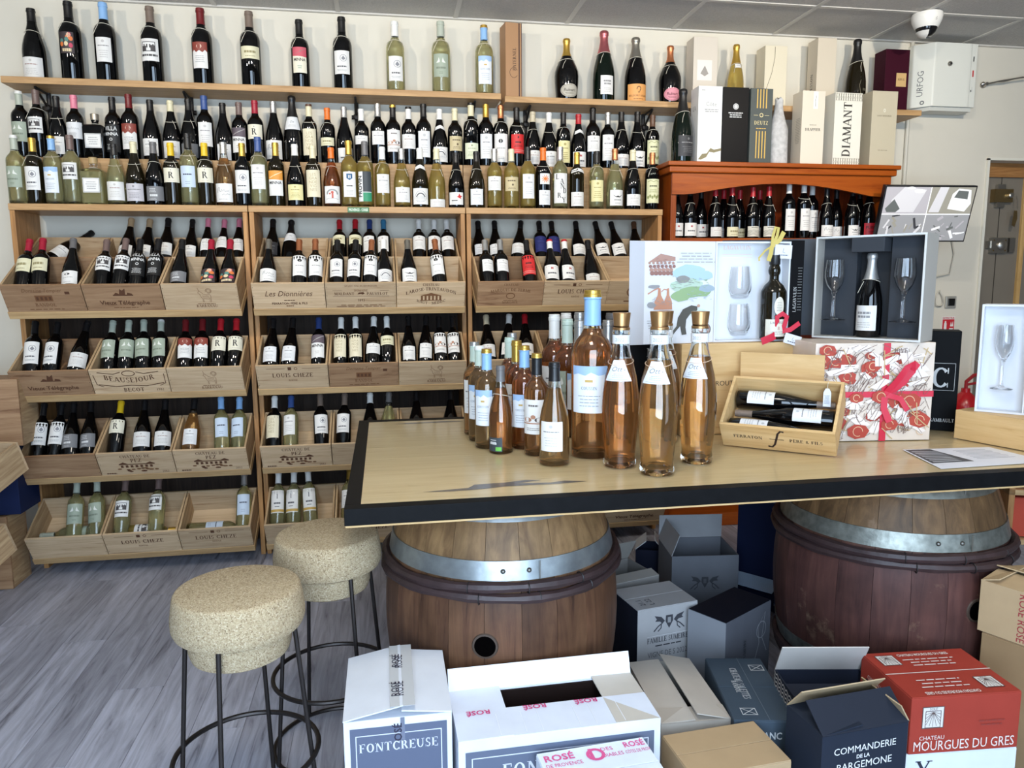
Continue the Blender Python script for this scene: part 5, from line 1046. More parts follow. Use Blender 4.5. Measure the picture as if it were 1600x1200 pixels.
# conduit beside it
pp = at_y(1420, 180, 4.13).x
struct(MB().tube([(pp, 4.135, 2.74), (pp, 4.135, 1.2)], .011, 10).build('trim_2', mat((205, 200, 186), .5)))
# dome camera on the ceiling
dc = at_z(1453, 20, CEIL); dm_ = thing('dome_camera', 'white dome security camera on the ceiling grid', 'camera', (dc.x, dc.y + .02, CEIL - .001))
MB().lathe([(0, 0), (.074, 0), (.076, -.012), (.072, -.035), (.060, -.062), (.052, -.072)], 28).build('housing', mat((226, 224, 218), .35), dm_)
MB().lathe([(.054, -.062), (.052, -.076), (.044, -.095), (.028, -.110), (.0, -.116)], 24).build('dome', mat((16, 16, 18), .05), dm_)
MB().lathe([(.047, -.089), (.049, -.089), (.038, -.105), (.026, -.114), (.0, -.1195)], 24, 0, RZ(0), rad(20), rad(250)).build('shroud', mat((214, 212, 206), .35), dm_)
p = Print().line([(-.003, -.05), (.002, -.044), (-.002, -.04), (.003, -.034)], .0015, 0); print_on(p, 'mark', dm_, [mat((90, 90, 90), .5)], T(0, -.071, 0), eps=.003)
# wall hook rail on the right
hk = at_y(1545, 130, 4.1); he = at_y(1600, 116, 4.05)
t = thing('wall_hook', 'small metal stay with wing ends fixed to the wall by the door', 'hook', (hk.x, WALL_Y, hk.z))
MB().lathe([(0, 0), (.017, 0), (.018, .01), (.010, .022), (.010, .04), (0, .04)], 14, 0, RX(90)).lathe([(0, 0), (.013, .003), (.0, .016)], 12, 0, T(-.02, -.03, 0) @ RX(90)).build('rosette', m_steel, t)
MB().tube([(0.01, -.035, 0), (.06, -.045, .012), (.10, -.052, .016), (.16, -.06, .028), (.30, -.08, .05)], [.006, .005, .008, .005, .006], 8).build('arm', m_steel, t)
# monitor on a wall arm
m0, m1, m2 = at_y(1394, 291, 3.72), at_y(1504, 292, 3.72), at_y(1488, 377, 3.72)
mo = thing('monitor', 'wall screen showing four camera views beside the orange cabinet', 'monitor', ((m0.x + m1.x) / 2, 3.72, (m0.z + m2.z) / 2), (0, rad(0), 0))
mo.rotation_euler = (rad(15), 0, rad(-4))
mw, mh = (m1.x - m0.x) + .10, (m0.z - m2.z) + .015
MB().box(-mw / 2, mw / 2, 0, .03, -mh / 2, mh / 2).build('casing', mat((20, 20, 22), .35), mo, bevel=.003)
MB().box(-.06, .06, .03, .06, -.06, .06).build('mount_plate', mat((30, 30, 32), .5), mo)
MB().tube([(0, .05, 0), (0, .43, -.10)], .02, 8).build('wall_arm', mat((30, 30, 32), .5), mo)
p = Print(); iw, ih = mw / 2 - .008, mh / 2 - .008
p.rect(-iw, -ih, iw, ih, 0)
p.rect(-iw, .003, -.004, ih, 1); p.poly([(-iw * .85, ih * .5), (-iw * .6, ih), (-iw * .1, ih * .9), (-iw * .3, .01), (-iw * .7, .01)], 2); p.poly([(-iw * .95, ih * .2), (-iw * .78, ih * .55), (-iw * .62, ih * .2), (-iw * .7, .01), (-iw * .9, .01)], 3); p.oval(-iw * .25, ih * .85, iw * .12, ih * .08, 5); p.oval(-iw * .45, ih * .96, iw * .09, ih * .05, 5)
p.rect(.004, .003, iw, ih, 4); p.poly([(.01, .01), (.05, ih), (.10, ih), (.07, .01)], 2)
p.poly([(iw * .45, ih * .2), (iw * .5, ih * .75), (iw * .62, ih * .95), (iw * .9, ih * .9), (iw * .96, ih * .4), (iw * .85, ih * .1)], 5); p.poly([(iw * .55, ih * .62), (iw * .62, ih * .88), (iw * .85, ih * .85), (iw * .86, ih * .55)], 3)
r_ = random.Random(8)
for q in range(46):
    x = -iw + r_.random() * (iw * .96) if q % 2 else .006 + r_.random() * iw * .9; y = -ih + r_.random() * ih * .92; a = r_.random() * 3; l = .02 + .04 * r_.random()
    x1_, y1_ = x + l * math.cos(a), y + l * math.sin(a)
    if abs(x1_) < iw and -ih < y1_ < -.004 and (x1_ > 0) == (x > 0): p.line([(x, y), (x1_, y1_)], .004 + .012 * r_.random(), [1, 2, 3, 4, 5, 6][q % 6])
p.rect(-.003, -ih, .003, ih, 5); p.rect(-iw, -.003, iw, .003, 5)
print_on(p, 'screen', mo, [mat(c, .3, emit=.32) for c in ((150, 150, 152), (176, 172, 176), (206, 204, 206), (96, 100, 98), (150, 146, 134), (232, 232, 232), (60, 60, 64))], eps=.001)
# monitor cables, room thermostat, fire point sign, extinguisher
cx_ = at_y(1480, 400, 4.12)
MB().tube([(cx_.x + .03, 4.13, 1.62), (cx_.x + .06, 4.135, 1.52), (cx_.x + .04, 4.135, 1.40), (cx_.x - .12, 4.135, 1.37)], .004, 6).build('monitor_cable', mat((196, 190, 176), .5)); c_ = bpy.data.objects['monitor_cable']; tag(c_, 'pale cable hanging on the wall below the monitor', 'cable')
pts = [(cx_.x - .02 + .03 * math.sin(k * .55), 4.137, 1.30 - .10 * abs(math.sin(k * .28))) for k in range(22)]
tag(MB().tube(pts, .0035, 6).build('looped_cable', mat((206, 202, 190), .5)), 'coiled white cable loop on the wall above the thermostat', 'cable')
ts = at_y(1484, 472, 4.15); t = thing('thermostat', 'silver framed black room thermostat on the wall by the door', 'thermostat', (ts.x, WALL_Y, ts.z))
MB().box(-.037, .037, -.012, 0, -.037, .037).build('frame', mat((176, 174, 166), .35, .4), t, bevel=.004); MB().box(-.022, .022, -.018, -.012, -.022, .022).build('display', mat((18, 18, 18), .2), t, bevel=.002)
sg = at_y(1481, 505, 4.15); t = thing('fire_sign', 'red and white extinguisher sign on the wall by the door', 'sign', (sg.x, WALL_Y, sg.z - .02))
MB().box(-.045, .045, -.004, 0, -.055, .062).build('sign_plate', mat((226, 218, 214), .4), t)
p = Print().rect(-.041, -.048, .041, .044, 0).text('EXTINCTEUR', 0, .048, .010, 0, 'b', .08).poly([(-.03, -.035), (-.012, -.035), (-.012, .018), (-.016, .026), (-.016, .034), (-.026, .034), (-.026, .026), (-.03, .018)], 1).poly([(.008, -.03), (.034, -.03), (.034, -.01), (.008, -.01)], 1).poly([(.012, .0), (.018, .03), (.024, .008), (.032, .034), (.035, .0)], 1); print_on(p, 'sign_print', t, [mat((196, 36, 50), .5), mat((232, 226, 222), .5)], eps=.0048)
ex = at_y(1520, 600, 4.0); t = thing('fire_extinguisher', 'red fire extinguisher standing behind the gift boxes by the door', 'extinguisher', (ex.x - .02, 4.03, 0.12))
MB().lathe([(0, 0), (.078, 0), (.082, .01), (.082, .46), (.074, .50), (.045, .54), (.026, .555), (.024, .58), (0, .58)], 24).build('cylinder_body', mat((178, 26, 34), .25), t); MB().tube([(0, 0, .57), (0, 0, .62), (.03, -.02, .66), (.12, -.03, .68)], .011, 8).tube([(0, 0, .60), (.11, -.02, .62)], .008, 8).build('valve_handle', mat((150, 24, 30), .4), t)
p = Print().text('EXPERT', 0, .36, .035, 0, 'b', .11); print_on(p, 'name_print', t, [mat((220, 210, 208), .5)], T(0, -.082, 0), eps=.003)
MB().box(-.075, .075, -.09, .09, -.12, 0).build('stand', mat((60, 60, 62), .6), t)
# ================================================================ barrels, table, stools
TZ = .85; TX0, TX1, TY0, TY1 = -.107, 2.12, 1.731, 2.872
m_top = wood('honey_table_top', (204, 184, 142), (180, 157, 114), stretch=(0.7, 9, 9), scale=4, rough=.30, coat=.35, vary=.04, bump=.02, c3=(194, 172, 129))
m_blk = mat((17, 17, 18), .5, 0, .0, spec=.08, name='black_lacquered_frame', noise=.25, nscale=30)
tb = thing('tasting_table', 'long wooden table top in a black frame resting on two wine barrels', 'table', (0, 0, 0))
FRW = .038
nb = 7; bw = (TY1 - TY0 - 2 * FRW) / nb
plank_me = MB().box(TX0 + FRW, TX1 - FRW, .0004, bw - .0004, TZ - .030, TZ - .0005).mesh('top_plank', m_top)
for k in range(nb): inst('top_plank', plank_me, tb, (0, TY0 + FRW + k * bw, 0))
for n_, b_ in (('frame_rail', (TX0, TX1, TY0, TY0 + FRW)), ('frame_rail', (TX0, TX1, TY1 - FRW, TY1)), ('frame_rail', (TX0, TX0 + FRW, TY0 + FRW, TY1 - FRW)), ('frame_rail', (TX1 - FRW, TX1, TY0 + FRW, TY1 - FRW))):
    MB().box(b_[0], b_[1], b_[2], b_[3], TZ - .040, TZ + .001).build(n_, m_blk, tb, bevel=.0015)
MB().box(TX0 + .002, TX1 - .002, TY0 + .002, TY1 - .002, TZ - .045, TZ - .0405).build('under_board', wood('under_board_pine', (200, 170, 122), (170, 136, 90)), tb)
rb = Print()                                                     # ink stain in the grain by the near edge and along the far one
rb.poly([(.08, 1.845), (.14, 1.855), (.20, 1.862), (.22, 1.89), (.30, 1.895), (.36, 1.91), (.40, 1.90), (.33, 1.88), (.42, 1.872), (.46, 1.884), (.52, 1.866), (.44, 1.856), (.30, 1.858), (.24, 1.845), (.16, 1.838)], 0)
rb2 = Print().poly([(.02, 2.78), (.10, 2.79), (.22, 2.80), (.30, 2.785), (.24, 2.775), (.16, 2.77), (.06, 2.772)], 0)
mbp = MB(); rb2.into(mbp, lambda u, v, k=0: (u, v, TZ + .0001), 0); mbp.build('grain_stain', mat((98, 92, 88), .32, 0, .3, noise=.3, nscale=60), tb)
mbp = MB(); rb.into(mbp, lambda u, v, k=0: (u, v, TZ + .0001 + .00003 * k), 0); mbp.build('grain_stain', mat((98, 92, 88), .32, 0, .3, noise=.3, nscale=60), tb)
# ---- barrels
def wood_barrel(name, low, high, zsplit):
    key = ('w', name)
    m = wood(name, low[0], low[1], stretch=(10, 10, .8), scale=2.6, rough=.5, vary=.16, bump=.10, c3=low[2])
    nt = m.node_tree; N, L = nt.nodes, nt.links; b = N['Principled BSDF']; src = b.inputs['Base Color'].links[0].from_socket
    n1 = [x for x in N if x.type == 'TEX_NOISE'][0]
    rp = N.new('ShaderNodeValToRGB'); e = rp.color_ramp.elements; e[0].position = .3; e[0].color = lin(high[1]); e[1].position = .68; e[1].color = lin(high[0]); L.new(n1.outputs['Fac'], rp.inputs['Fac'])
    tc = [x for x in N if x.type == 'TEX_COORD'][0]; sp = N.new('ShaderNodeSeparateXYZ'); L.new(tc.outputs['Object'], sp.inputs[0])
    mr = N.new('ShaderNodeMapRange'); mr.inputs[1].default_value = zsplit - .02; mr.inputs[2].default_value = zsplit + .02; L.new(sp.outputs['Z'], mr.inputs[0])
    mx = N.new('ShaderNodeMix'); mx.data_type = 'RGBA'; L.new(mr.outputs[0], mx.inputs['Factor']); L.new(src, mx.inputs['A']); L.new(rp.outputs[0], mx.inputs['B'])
    ns = N.new('ShaderNodeTexNoise'); ns.inputs['Scale'].default_value = 7; ns.inputs['Detail'].default_value = 6; off = [x for x in N if x.type == 'VECT_MATH' and x.operation == 'ADD'][0].outputs[0]; L.new(off, ns.inputs['Vector'])
    m2 = N.new('ShaderNodeMapRange'); m2.inputs[1].default_value = .35; m2.inputs[2].default_value = .7; m2.inputs[3].default_value = .62; m2.inputs[4].default_value = 1.12; L.new(ns.outputs['Fac'], m2.inputs[0])
    vm = N.new('ShaderNodeVectorMath'); vm.operation = 'SCALE'; L.new(mx.outputs['Result'], vm.inputs[0]); L.new(m2.outputs[0], vm.inputs['Scale']); L.new(vm.outputs[0], b.inputs['Base Color'])
    if 'maroon' in name:                                        # old pale scuffs on the paint
        n3 = N.new('ShaderNodeTexNoise'); n3.inputs['Scale'].default_value = 5.5; n3.inputs['Detail'].default_value = 9; n3.inputs['Roughness'].default_value = .7; L.new(off, n3.inputs['Vector'])
        m3 = N.new('ShaderNodeMapRange'); m3.inputs[1].default_value = .60; m3.inputs[2].default_value = .72; m3.inputs[4].default_value = .45; L.new(n3.outputs['Fac'], m3.inputs[0])
        x3 = N.new('ShaderNodeMix'); x3.data_type = 'RGBA'; x3.inputs['B'].default_value = lin((172, 142, 116)); L.new(m3.outputs[0], x3.inputs['Factor']); L.new(vm.outputs[0], x3.inputs['A']); L.new(x3.outputs['Result'], b.inputs['Base Color'])
    return m
m_galv = mat((150, 156, 158), .38, .75, name='galvanised_hoop', noise=.22, nscale=28, bump=.08)
m_galv2 = mat((136, 138, 130), .42, .7, name='galvanised_hoop_pitted', noise=.35, nscale=40, bump=.12)
m_withy = mat((58, 42, 42), .5, 0, name='chestnut_hoop', noise=.25, nscale=25, bump=.3)
m_hole_shade = mat((5, 4, 4), .9, spec=0.0, name='bung_hole_shade')
BH = TZ - .046
def brad(z): t = (z - BH / 2) / (BH / 2); return .262 + .093 * (1 - t * t) ** .85
def barrel(label, cx, cy, m, galv, bung_deg, rivet_deg, rot):
    t = thing('wine_barrel', label, 'barrel', (cx, cy, 0), (0, 0, rad(rot)), 'barrels under the table')
    NS = 22; da = 2 * PI / NS; g = .0011; me = MB(); rows = 14; vs = []; nj = 3
    for i in range(rows + 1):
        z = BH * i / rows; r = brad(z)
        for rr in (r, r - .022):
            for j in range(nj + 1): a = -da / 2 + g / r / 2 + (da - g / r) * j / nj; vs.append((rr * math.cos(a), rr * math.sin(a), z))
    q = 2 * (nj + 1); fs = []
    for i in range(rows):
        o = i * q
        for j in range(nj): fs += [(o + j, o + j + 1, o + q + j + 1, o + q + j), (o + nj + 2 + j, o + nj + 1 + j, o + q + nj + 1 + j, o + q + nj + 2 + j)]
        fs += [(o, o + q, o + q + nj + 1, o + nj + 1), (o + nj, o + 2 * nj + 1, o + q + 2 * nj + 1, o + q + nj)]
    o = rows * q
    fs += [tuple([o + j for j in range(nj + 1)] + [o + 2 * nj + 1 - j for j in range(nj + 1)]), tuple([j for j in range(nj + 1)][::-1] + [2 * nj + 1 - j for j in range(nj + 1)][::-1])]
    stave = me.add(vs, fs, 0, None, True).mesh('stave', m)
    for k in range(NS):
        s = inst('stave', stave, t); s.rotation_euler = (0, 0, da * k + rad(3 * math.sin(k * 2.1)) * 0)
    MB().lathe([(0, BH - .035), (brad(BH) - .024, BH - .035), (brad(BH) - .024, BH - .055), (0, BH - .055)], 28).build('head', m, t)
    MB().lathe([(0, .03), (brad(0) - .024, .03), (brad(0) - .024, .05), (0, .05)], 28).build('head', m, t)
    def hoop(z0, z1, name='hoop', gm=galv):
        zz = [z0 + (z1 - z0) * k / 3 for k in range(4)]
        pr = [(brad(z) + .0005, z) for z in zz] + [(brad(z) + .0035, z) for z in reversed(zz)] + [(brad(z0) + .0005, z0)]
        h = MB().lathe(pr, 56).build(name, gm, t)
        zc = (z0 + z1) / 2
        mb = MB(); a = rad(rivet_deg - rot)
        for d in (-.035, .035): r = brad(zc) + .0035; mb.lathe([(.007, 0), (.006, .003), (.003, .005), (0, .0055)], 10, 0, RZ(math.degrees(a + d / r)) @ T(r, 0, zc) @ RY(90))
        r = brad(zc) + .0038; mb.box(r - .002, r + .0012, .062, .065, z0, z1, 0, RZ(math.degrees(a)))
        mb.build('rivets', mat((120, 118, 112), .35, .8), h)
    hoop(BH - .062, BH - .004); hoop(BH - .208, BH - .158); hoop(.175, .225); hoop(.004, .062)
    def withy(z, seed):
        pts = [((brad(z) + .010 + .0015 * math.sin(5 * a + seed)) * math.cos(a), (brad(z) + .010 + .0015 * math.sin(5 * a + seed)) * math.sin(a), z + .003 * math.sin(3 * a + seed)) for a in [2 * PI * k / 48 for k in range(48)]]
        h = MB().tube(pts, [.0140 + .0018 * math.sin(k * 1.7 + seed) for k in range(48)], 8, 0, True).build('withy_hoop', m_withy, t)
        b = MB()
        for d in (-22, 4, 30):
            a = rad(rivet_deg + d - rot + seed * 3); r = brad(z) + .010
            b.tube([(r * math.cos(a) + .0148 * math.cos(q_) * math.cos(a), r * math.sin(a) + .0148 * math.cos(q_) * math.sin(a), z + .0148 * math.sin(q_)) for q_ in [2 * PI * k / 12 for k in range(12)]], .0018, 5, 0, True)
        b.build('binding', mat((34, 30, 30), .5), h)
    for z, s in ((BH - .225, 0.3), (BH - .251, 1.9), (.158, 2.7), (.132, .8)): withy(z, s)
    a = rad(bung_deg - rot); z = BH / 2 + .02; r = brad(z)
    MB().lathe([(0, .0012), (.029, .0012), (.029, -.004)], 22, 0, RZ(math.degrees(a)) @ T(r, 0, z) @ RY(90)).build('bung_shade_disc', m_hole_shade, t)  # flat black disc, the shade inside the hole put into its colour
    MB().lathe([(.029, .0022), (.034, .0018), (.036, -.002)], 22, 0, RZ(math.degrees(a)) @ T(r, 0, z) @ RY(90)).build('bung_rim', mat((70, 56, 46), .6), t)
    return t
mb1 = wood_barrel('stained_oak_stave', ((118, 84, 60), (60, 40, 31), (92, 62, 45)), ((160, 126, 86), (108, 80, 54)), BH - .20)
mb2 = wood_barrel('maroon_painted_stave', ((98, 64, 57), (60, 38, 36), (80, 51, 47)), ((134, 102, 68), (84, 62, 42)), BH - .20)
barrel('oak wine barrel with bung hole under the near end of the table', .334, 2.185, mb1, m_galv, -106, -92, 0)
barrel('maroon painted wine barrel under the far end of the table', 1.63, 2.15, mb2, m_galv2, -84, -98, 7)
# ---- cork stools
m_cork = mat((196, 172, 132), .9, name='pressed_cork', noise=.0)
nt = m_cork.node_tree; N, L = nt.nodes, nt.links; b = N['Principled BSDF']; tc = N.new('ShaderNodeTexCoord')
vo = N.new('ShaderNodeTexVoronoi'); vo.inputs['Scale'].default_value = 400; L.new(tc.outputs['Object'], vo.inputs['Vector'])
rp = N.new('ShaderNodeValToRGB'); e = rp.color_ramp.elements; e[0].position = 0; e[0].color = lin((112, 90, 64)); e[1].position = 1; e[1].color = lin((210, 196, 168)); q = e.new(.35); q.color = lin((172, 152, 119)); q = e.new(.7); q.color = lin((186, 168, 136))
L.new(vo.outputs['Color'], rp.inputs['Fac']); L.new(rp.outputs[0], b.inputs['Base Color'])
bp = N.new('ShaderNodeBump'); bp.inputs['Strength'].default_value = .5; bp.inputs['Distance'].default_value = .004; L.new(vo.outputs['Distance'], bp.inputs['Height']); L.new(bp.outputs[0], b.inputs['Normal'])
m_rod = mat((52, 47, 45), .38, .7, name='bronze_steel_rod')
SH = .662
def stool(label, x, y, rz):
    t = thing('cork_stool', label, 'stool', (x, y, 0), (0, 0, rad(rz)), 'cork stools by the table')
    MB().lathe([(0, SH), (.136, SH), (.141, SH - .002), (.145, SH - .008), (.1495, SH - .034), (.1530, SH - .062), (.1525, SH - .080), (.147, SH - .094), (.136, SH - .100), (.118, SH - .101)], 48).build('seat', m_cork, t)
    MB().lathe([(.116, SH - .096), (.119, SH - .104), (.118, SH - .142), (.112, SH - .160), (.098, SH - .168), (0, SH - .168)], 40).build('cork_plug', m_cork, t)
    for k in range(4):
        a = rad(45 + 90 * k); c, s = math.cos(a), math.sin(a)
        MB().tube([(.130 * c, .130 * s, SH - .090), (.132 * c, .132 * s, SH - .11), (.178 * c, .178 * s, .012)], .006, 8).build('leg', m_rod, t)
    for z, r in ((.012, .176), (.235, .170)):
        MB().tube([(r * math.cos(2 * PI * k / 44), r * math.sin(2 * PI * k / 44), z) for k in range(44)], .0065, 8, 0, True).build('foot_ring', m_rod, t)
    return t
s1 = at_z(371, 916, SH); s2 = at_z(511, 832, SH)
stool('cork stool nearest the camera on the grey floor', s1.x, s1.y, 35)
stool('cork stool tucked under the table corner', s2.x, s2.y, -14)
stool('cork stool hidden behind the oak barrel with only its foot ring showing', .175, 2.755, 10)
# ================================================================ bottles on the table
def on_table(px, py): return at_z(px, py, TZ + .001)
def tbl(px, py, top, shape, glass, cap, sty, l0, l1, words, h=None, fat=1.0, flags='', half=None, rz=0.0, extra=None, n=36):
    P = on_table(px, py); hh = h or (at_y(px, top, P.y).z - TZ)
    return bottle(shape, glass, cap, sty, l0, l1, T(P.x, P.y, TZ + .0012), hh, '', 'rosé bottles on the table', flags, n, fat, half, words=words, rz=rz, extra=extra, name='rose_bottle')
RZT = -.35
tbl(866, 724, 567, 'bg', 'pale', 'black', 'plain2', .15, .44, 'clear rosé bottle with black capsule and white label standing foremost on the table', fat=1.02, rz=-.45, half=46)
tbl(783, 706, 572, 'bg', 'rose', 'grey', 'bio', .03, .19, 'slender rosé bottle with grey capsule and dark slate label', fat=.92, rz=-.75, flags='T', half=40)
tbl(839, 709, 553, 'bx', 'rose', 'black/gold', 'animals', .22, .56, 'rosé bottle with black gold-topped capsule and animal-drawing label', rz=-.5)
tbl(762, 698, 546, 'bx', 'pale', 'lightblue/gold', 'bluetop', .24, .60, 'pale rosé bottle with light blue capsule, third of the left file', rz=-.5, half=44)
tbl(751, 687, 541, 'bx', 'pale', 'lightgreen/white', 'bluetop', .24, .60, 'pale rosé bottle with pale green capsule, second of the left file', rz=-.5, half=44)
tbl(743, 677, 535, 'bx', 'pale', 'lightgreen/silver', 'plain2', .24, .60, 'pale rosé bottle with silver-topped capsule, furthest of the left file', rz=-.5, half=44)
tbl(820, 699, 541, 'bx', 'amber', 'lightblue/gold', 'bluetop', .22, .54, 'amber rosé bottle with light blue capsule and blue-topped label', rz=-.5, half=46)
tbl(808, 687, 533, 'bx', 'amber', 'gold', 'plain', .26, .58, 'amber rosé bottle with gold capsule in the middle file', rz=-.5, half=46)
tbl(797, 675, 528, 'bx', 'amber', 'lightgreen', 'plain2', .26, .58, 'amber rosé bottle with pale green capsule in the middle file', rz=-.5, half=46)
tbl(801, 664, 521, 'bx', 'amber', 'silver', 'plain3', .26, .58, 'amber rosé bottle with silver capsule, last of the middle file', rz=-.5, half=46)
BK = [(866, 668, 492, 'white', 'plain', 'furthest'), (886, 676, 499, 'lightgreen', 'birds', 'pale green capped'), (905, 682, 502, 'silver', 'bluetop', 'silver capped'), (884, 656, 490, 'white', 'plain2', 'rear white capped'), (905, 660, 489, 'silver', 'plain3', 'rear silver capped')]
for px, py, top, cap, sty, w in BK: tbl(px, py, top, 'bx', 'amber', cap, sty, .25, .56, 'amber rosé bottle behind the big bottle, %s of that cluster' % w, rz=-.4, fat=.92)
tbl(926, 672, 505, 'bx', 'amber', 'lightblue/gold', 'bluetop', .25, .56, 'amber rosé bottle with light blue capsule just behind the big bottle', rz=-.4, fat=.92)
for px, py, top, cap, w in ((948, 668, 501, 'silver', 'near silver'), (953, 655, 490, 'grey', 'far grey'), (970, 673, 505, 'lightblue/gold', 'light blue')): tbl(px, py, top, 'bx', 'amber', cap, 'bluetop', .25, .56, '%s capped rosé bottle between the big bottle and the curved ones' % w, rz=-.3, fat=.92)
mg = on_table(924, 711)
bottle('bx', 'rose', 'lightblue/gold', 'bluetop', .28, .56, T(mg.x, mg.y, TZ + .0012), .497, '', 'rosé bottles on the table', '', 44, .97, 52, words='very big rosé bottle with light blue capsule towering over the others', rz=-.42, name='rose_bottle')
# curved bottles with flared stoppers
def d_ott(p, w, h): p.text('Ott', -w * .04, h * .52, h * .26, 0, 'j', w * .5); p.oval(w * .3, h * .6, h * .025, h * .025, 0, 8); p.lines(-w * .25, w * .25, h * .16, h * .42, 3, 1, t=h * .03, seed=8); p.rect(-w * .4, h * .08, w * .4, h * .10, 1)
def neck_tag_mesh():
    """trapezium neck label of the curved bottles"""
    mb = MB(); z0, z1 = .172, .212
    def P(u, v, k=0, g=.0012):
        z = z0 + v; r = rad_at('ot', z) + g + .00002 * k; a = -PI / 2 + u / .024; return (r * math.cos(a), r * math.sin(a), z)
    H_ = z1 - z0; ny, nx = 6, 10; vs = []
    for j in range(ny + 1):
        v = H_ * j / ny; wv = .0215 - .0105 * v / H_
        for i in range(nx + 1): vs.append(P(-wv + 2 * wv * i / nx, v, 0, .0006))
    mb.add(vs, [(j * (nx + 1) + i, j * (nx + 1) + i + 1, (j + 1) * (nx + 1) + i + 1, (j + 1) * (nx + 1) + i) for j in range(ny) for i in range(nx)], 0, None, True)
    p = Print(); d_ott(p, .036, H_ * .9); p.into(mb, P, 1, .006)
    return mb.mesh('neck_label', [mat((226, 230, 234), .5), mat((84, 88, 100), .5), mat((166, 170, 178), .5)])
ott_tag = neck_tag_mesh()
mbn = MB().lathe([(.0168, .242), (.0172, .2425), (.0172, .2585), (.0168, .259)], 28)
def _np(u, v, k=0): a = -PI / 2 + u / .0174; return (.0176 * math.cos(a), .0176 * math.sin(a), .25 + v)
Print().text('2022', 0, -.003, .0065, 1, 't', .022).into(mbn, _np, 0, .004)
ott_band = mbn.mesh('neck_band', [mat((228, 230, 232), .5), mat((150, 152, 160), .5)])
for px, py, top, wine, w, rz in ((968, 728, 490, 'rose', 'beside the very big bottle', -.5), (1026, 740, 488, 'pale', 'nearest the table edge', -.55), (1088, 722, 488, 'pale', 'beside the stamped open crate', -.75), (1036, 690, 487, 'rose', 'hidden behind its twins', -.2)):
    P = on_table(px, py); h = (at_y(px, top, P.y).z - TZ)
    e = bottle('ot', wine, 'wood', None, 0, 0, T(P.x, P.y, TZ + .0012), h, '', 'rosé bottles on the table', '', 44, 1.0, words='curved rosé bottle with flared bronze stopper, %s' % w, rz=rz, name='rose_bottle')
    inst('neck_label', ott_tag, e); inst('neck_band', ott_band, e)
    MB().tube([((rad_at('ot', .208 + .006 * math.sin(a)) + .0016) * math.cos(a), (rad_at('ot', .208 + .006 * math.sin(a)) + .0016) * math.sin(a), .208 + .006 * math.sin(a)) for a in [2 * PI * k / 20 for k in range(20)]], .0006, 5, 0, True).build('cord', mat((220, 190, 160), .7), e)
# ================================================================ gift sets, crates and papers on the table
m_pine_t = wood('fresh_pine', (222, 188, 136), (186, 142, 88), stretch=(1.0, 13, 13), scale=2.6, rough=.55, vary=.06, c3=(208, 170, 116))
m_pine_tv = wood('fresh_pine_upright', (214, 180, 130), (180, 138, 90), stretch=(13, 13, 1.0), scale=2.6, rough=.55, vary=.06)
# crate carrying the whisky set
RCZ = 1.163; ra, rb_ = at_y(1064, 600, 2.36), at_y(1290, 600, 2.36); rw = rb_.x - ra.x
rc = thing('wine_crate', 'tall closed pine crate under the spirits gift set, half hidden', 'crate', (ra.x, 2.36, TZ + .002))
rh = RCZ - TZ - .002
for a, b_, nme in (((0, rw, 0, .011), (0, rh), 'front_panel'), ((0, rw, .20, .211), (0, rh), 'back_panel'), ((0, .011, .011, .20), (0, rh), 'side_panel'), ((rw - .011, rw, .011, .20), (0, rh), 'side_panel'), ((.011, rw - .011, .011, .20), (rh - .011, rh), 'top_panel')):
    MB().box(a[0], a[1], a[2], a[3], b_[0], b_[1]).build(nme, m_pine_t if 'side' not in nme else m_pine_tv, rc, bevel=.001)
rx0 = at_y(1116, 602, 2.36); p = Print().text('LA ROUTE DES VINS', rx0.x - ra.x + .078, rx0.z - TZ - .004, .0175, 0, 't', .226); print_on(p, 'stamp', rc, [mat((44, 34, 28), .7)])
# whisky gift set opened like a book
lx0, lx1, tx1, sx1 = at_y(979, 379, 2.40).x, at_y(1119, 377, 2.40).x, at_y(1237, 375, 2.40).x, at_y(1257, 374, 2.40).x
GH = .340; wy = 2.40
ws = thing('gift_set', 'white spirits gift set opened like a book with bottle and two glasses', 'gift set', (lx1, wy, RCZ + .001))
m_wbox = mat((222, 224, 228), .45, name='white_gift_card'); m_wblk = mat((18, 18, 20), .5, spec=.08, name='black_gift_card')
lw = lx1 - lx0
lid = MB().box(-lw, -.001, 0, .006, 0, GH).build('lid', m_wbox, ws, bevel=.001); lid.rotation_euler = (0, 0, rad(6))
MB().box(-lw - .002, -lw + .052, -.001, .0, 0, GH - .001).build('lid_flap', mat((188, 188, 192), .5), lid)
art = Print()
rr = random.Random(11)
def blob(u, v, ru, rv, ink, n=14):
    art.poly([(u + ru * (1 + .22 * (rr.random() - .5)) * math.cos(2 * PI * i / n), v + rv * (1 + .3 * (rr.random() - .5)) * math.sin(2 * PI * i / n)) for i in range(n)], ink)
U = lambda x: -lw + (x - 979) / 140 * lw; V = lambda y: (535 - y) / 157 * GH
# cask store
art.poly([(U(1008), V(410)), (U(1028), V(397)), (U(1052), V(402)), (U(1052), V(408))], 0)
for r_ in range(4):
    for c_ in range(7 - r_ // 2): art.oval(U(1010 + c_ * 6.4 + r_ * 1.5), V(411 + r_ * 5.2), lw * (.016 + .004 * r_), GH * (.013 + .003 * r_), r_ % 2, 10)
# coast
blob(U(1075), V(425), lw * .19, GH * .07, 2); blob(U(1095), V(430), lw * .14, GH * .05, 2); blob(U(1072), V(446), lw * .20, GH * .075, 3); blob(U(1085), V(455), lw * .21, GH * .055, 4); blob(U(1062), V(462), lw * .12, GH * .05, 4); blob(U(1105), V(450), lw * .10, GH * .035, 5); blob(U(1065), V(436), lw * .08, GH * .035, 6); blob(U(1088), V(487), lw * .14, GH * .035, 11)
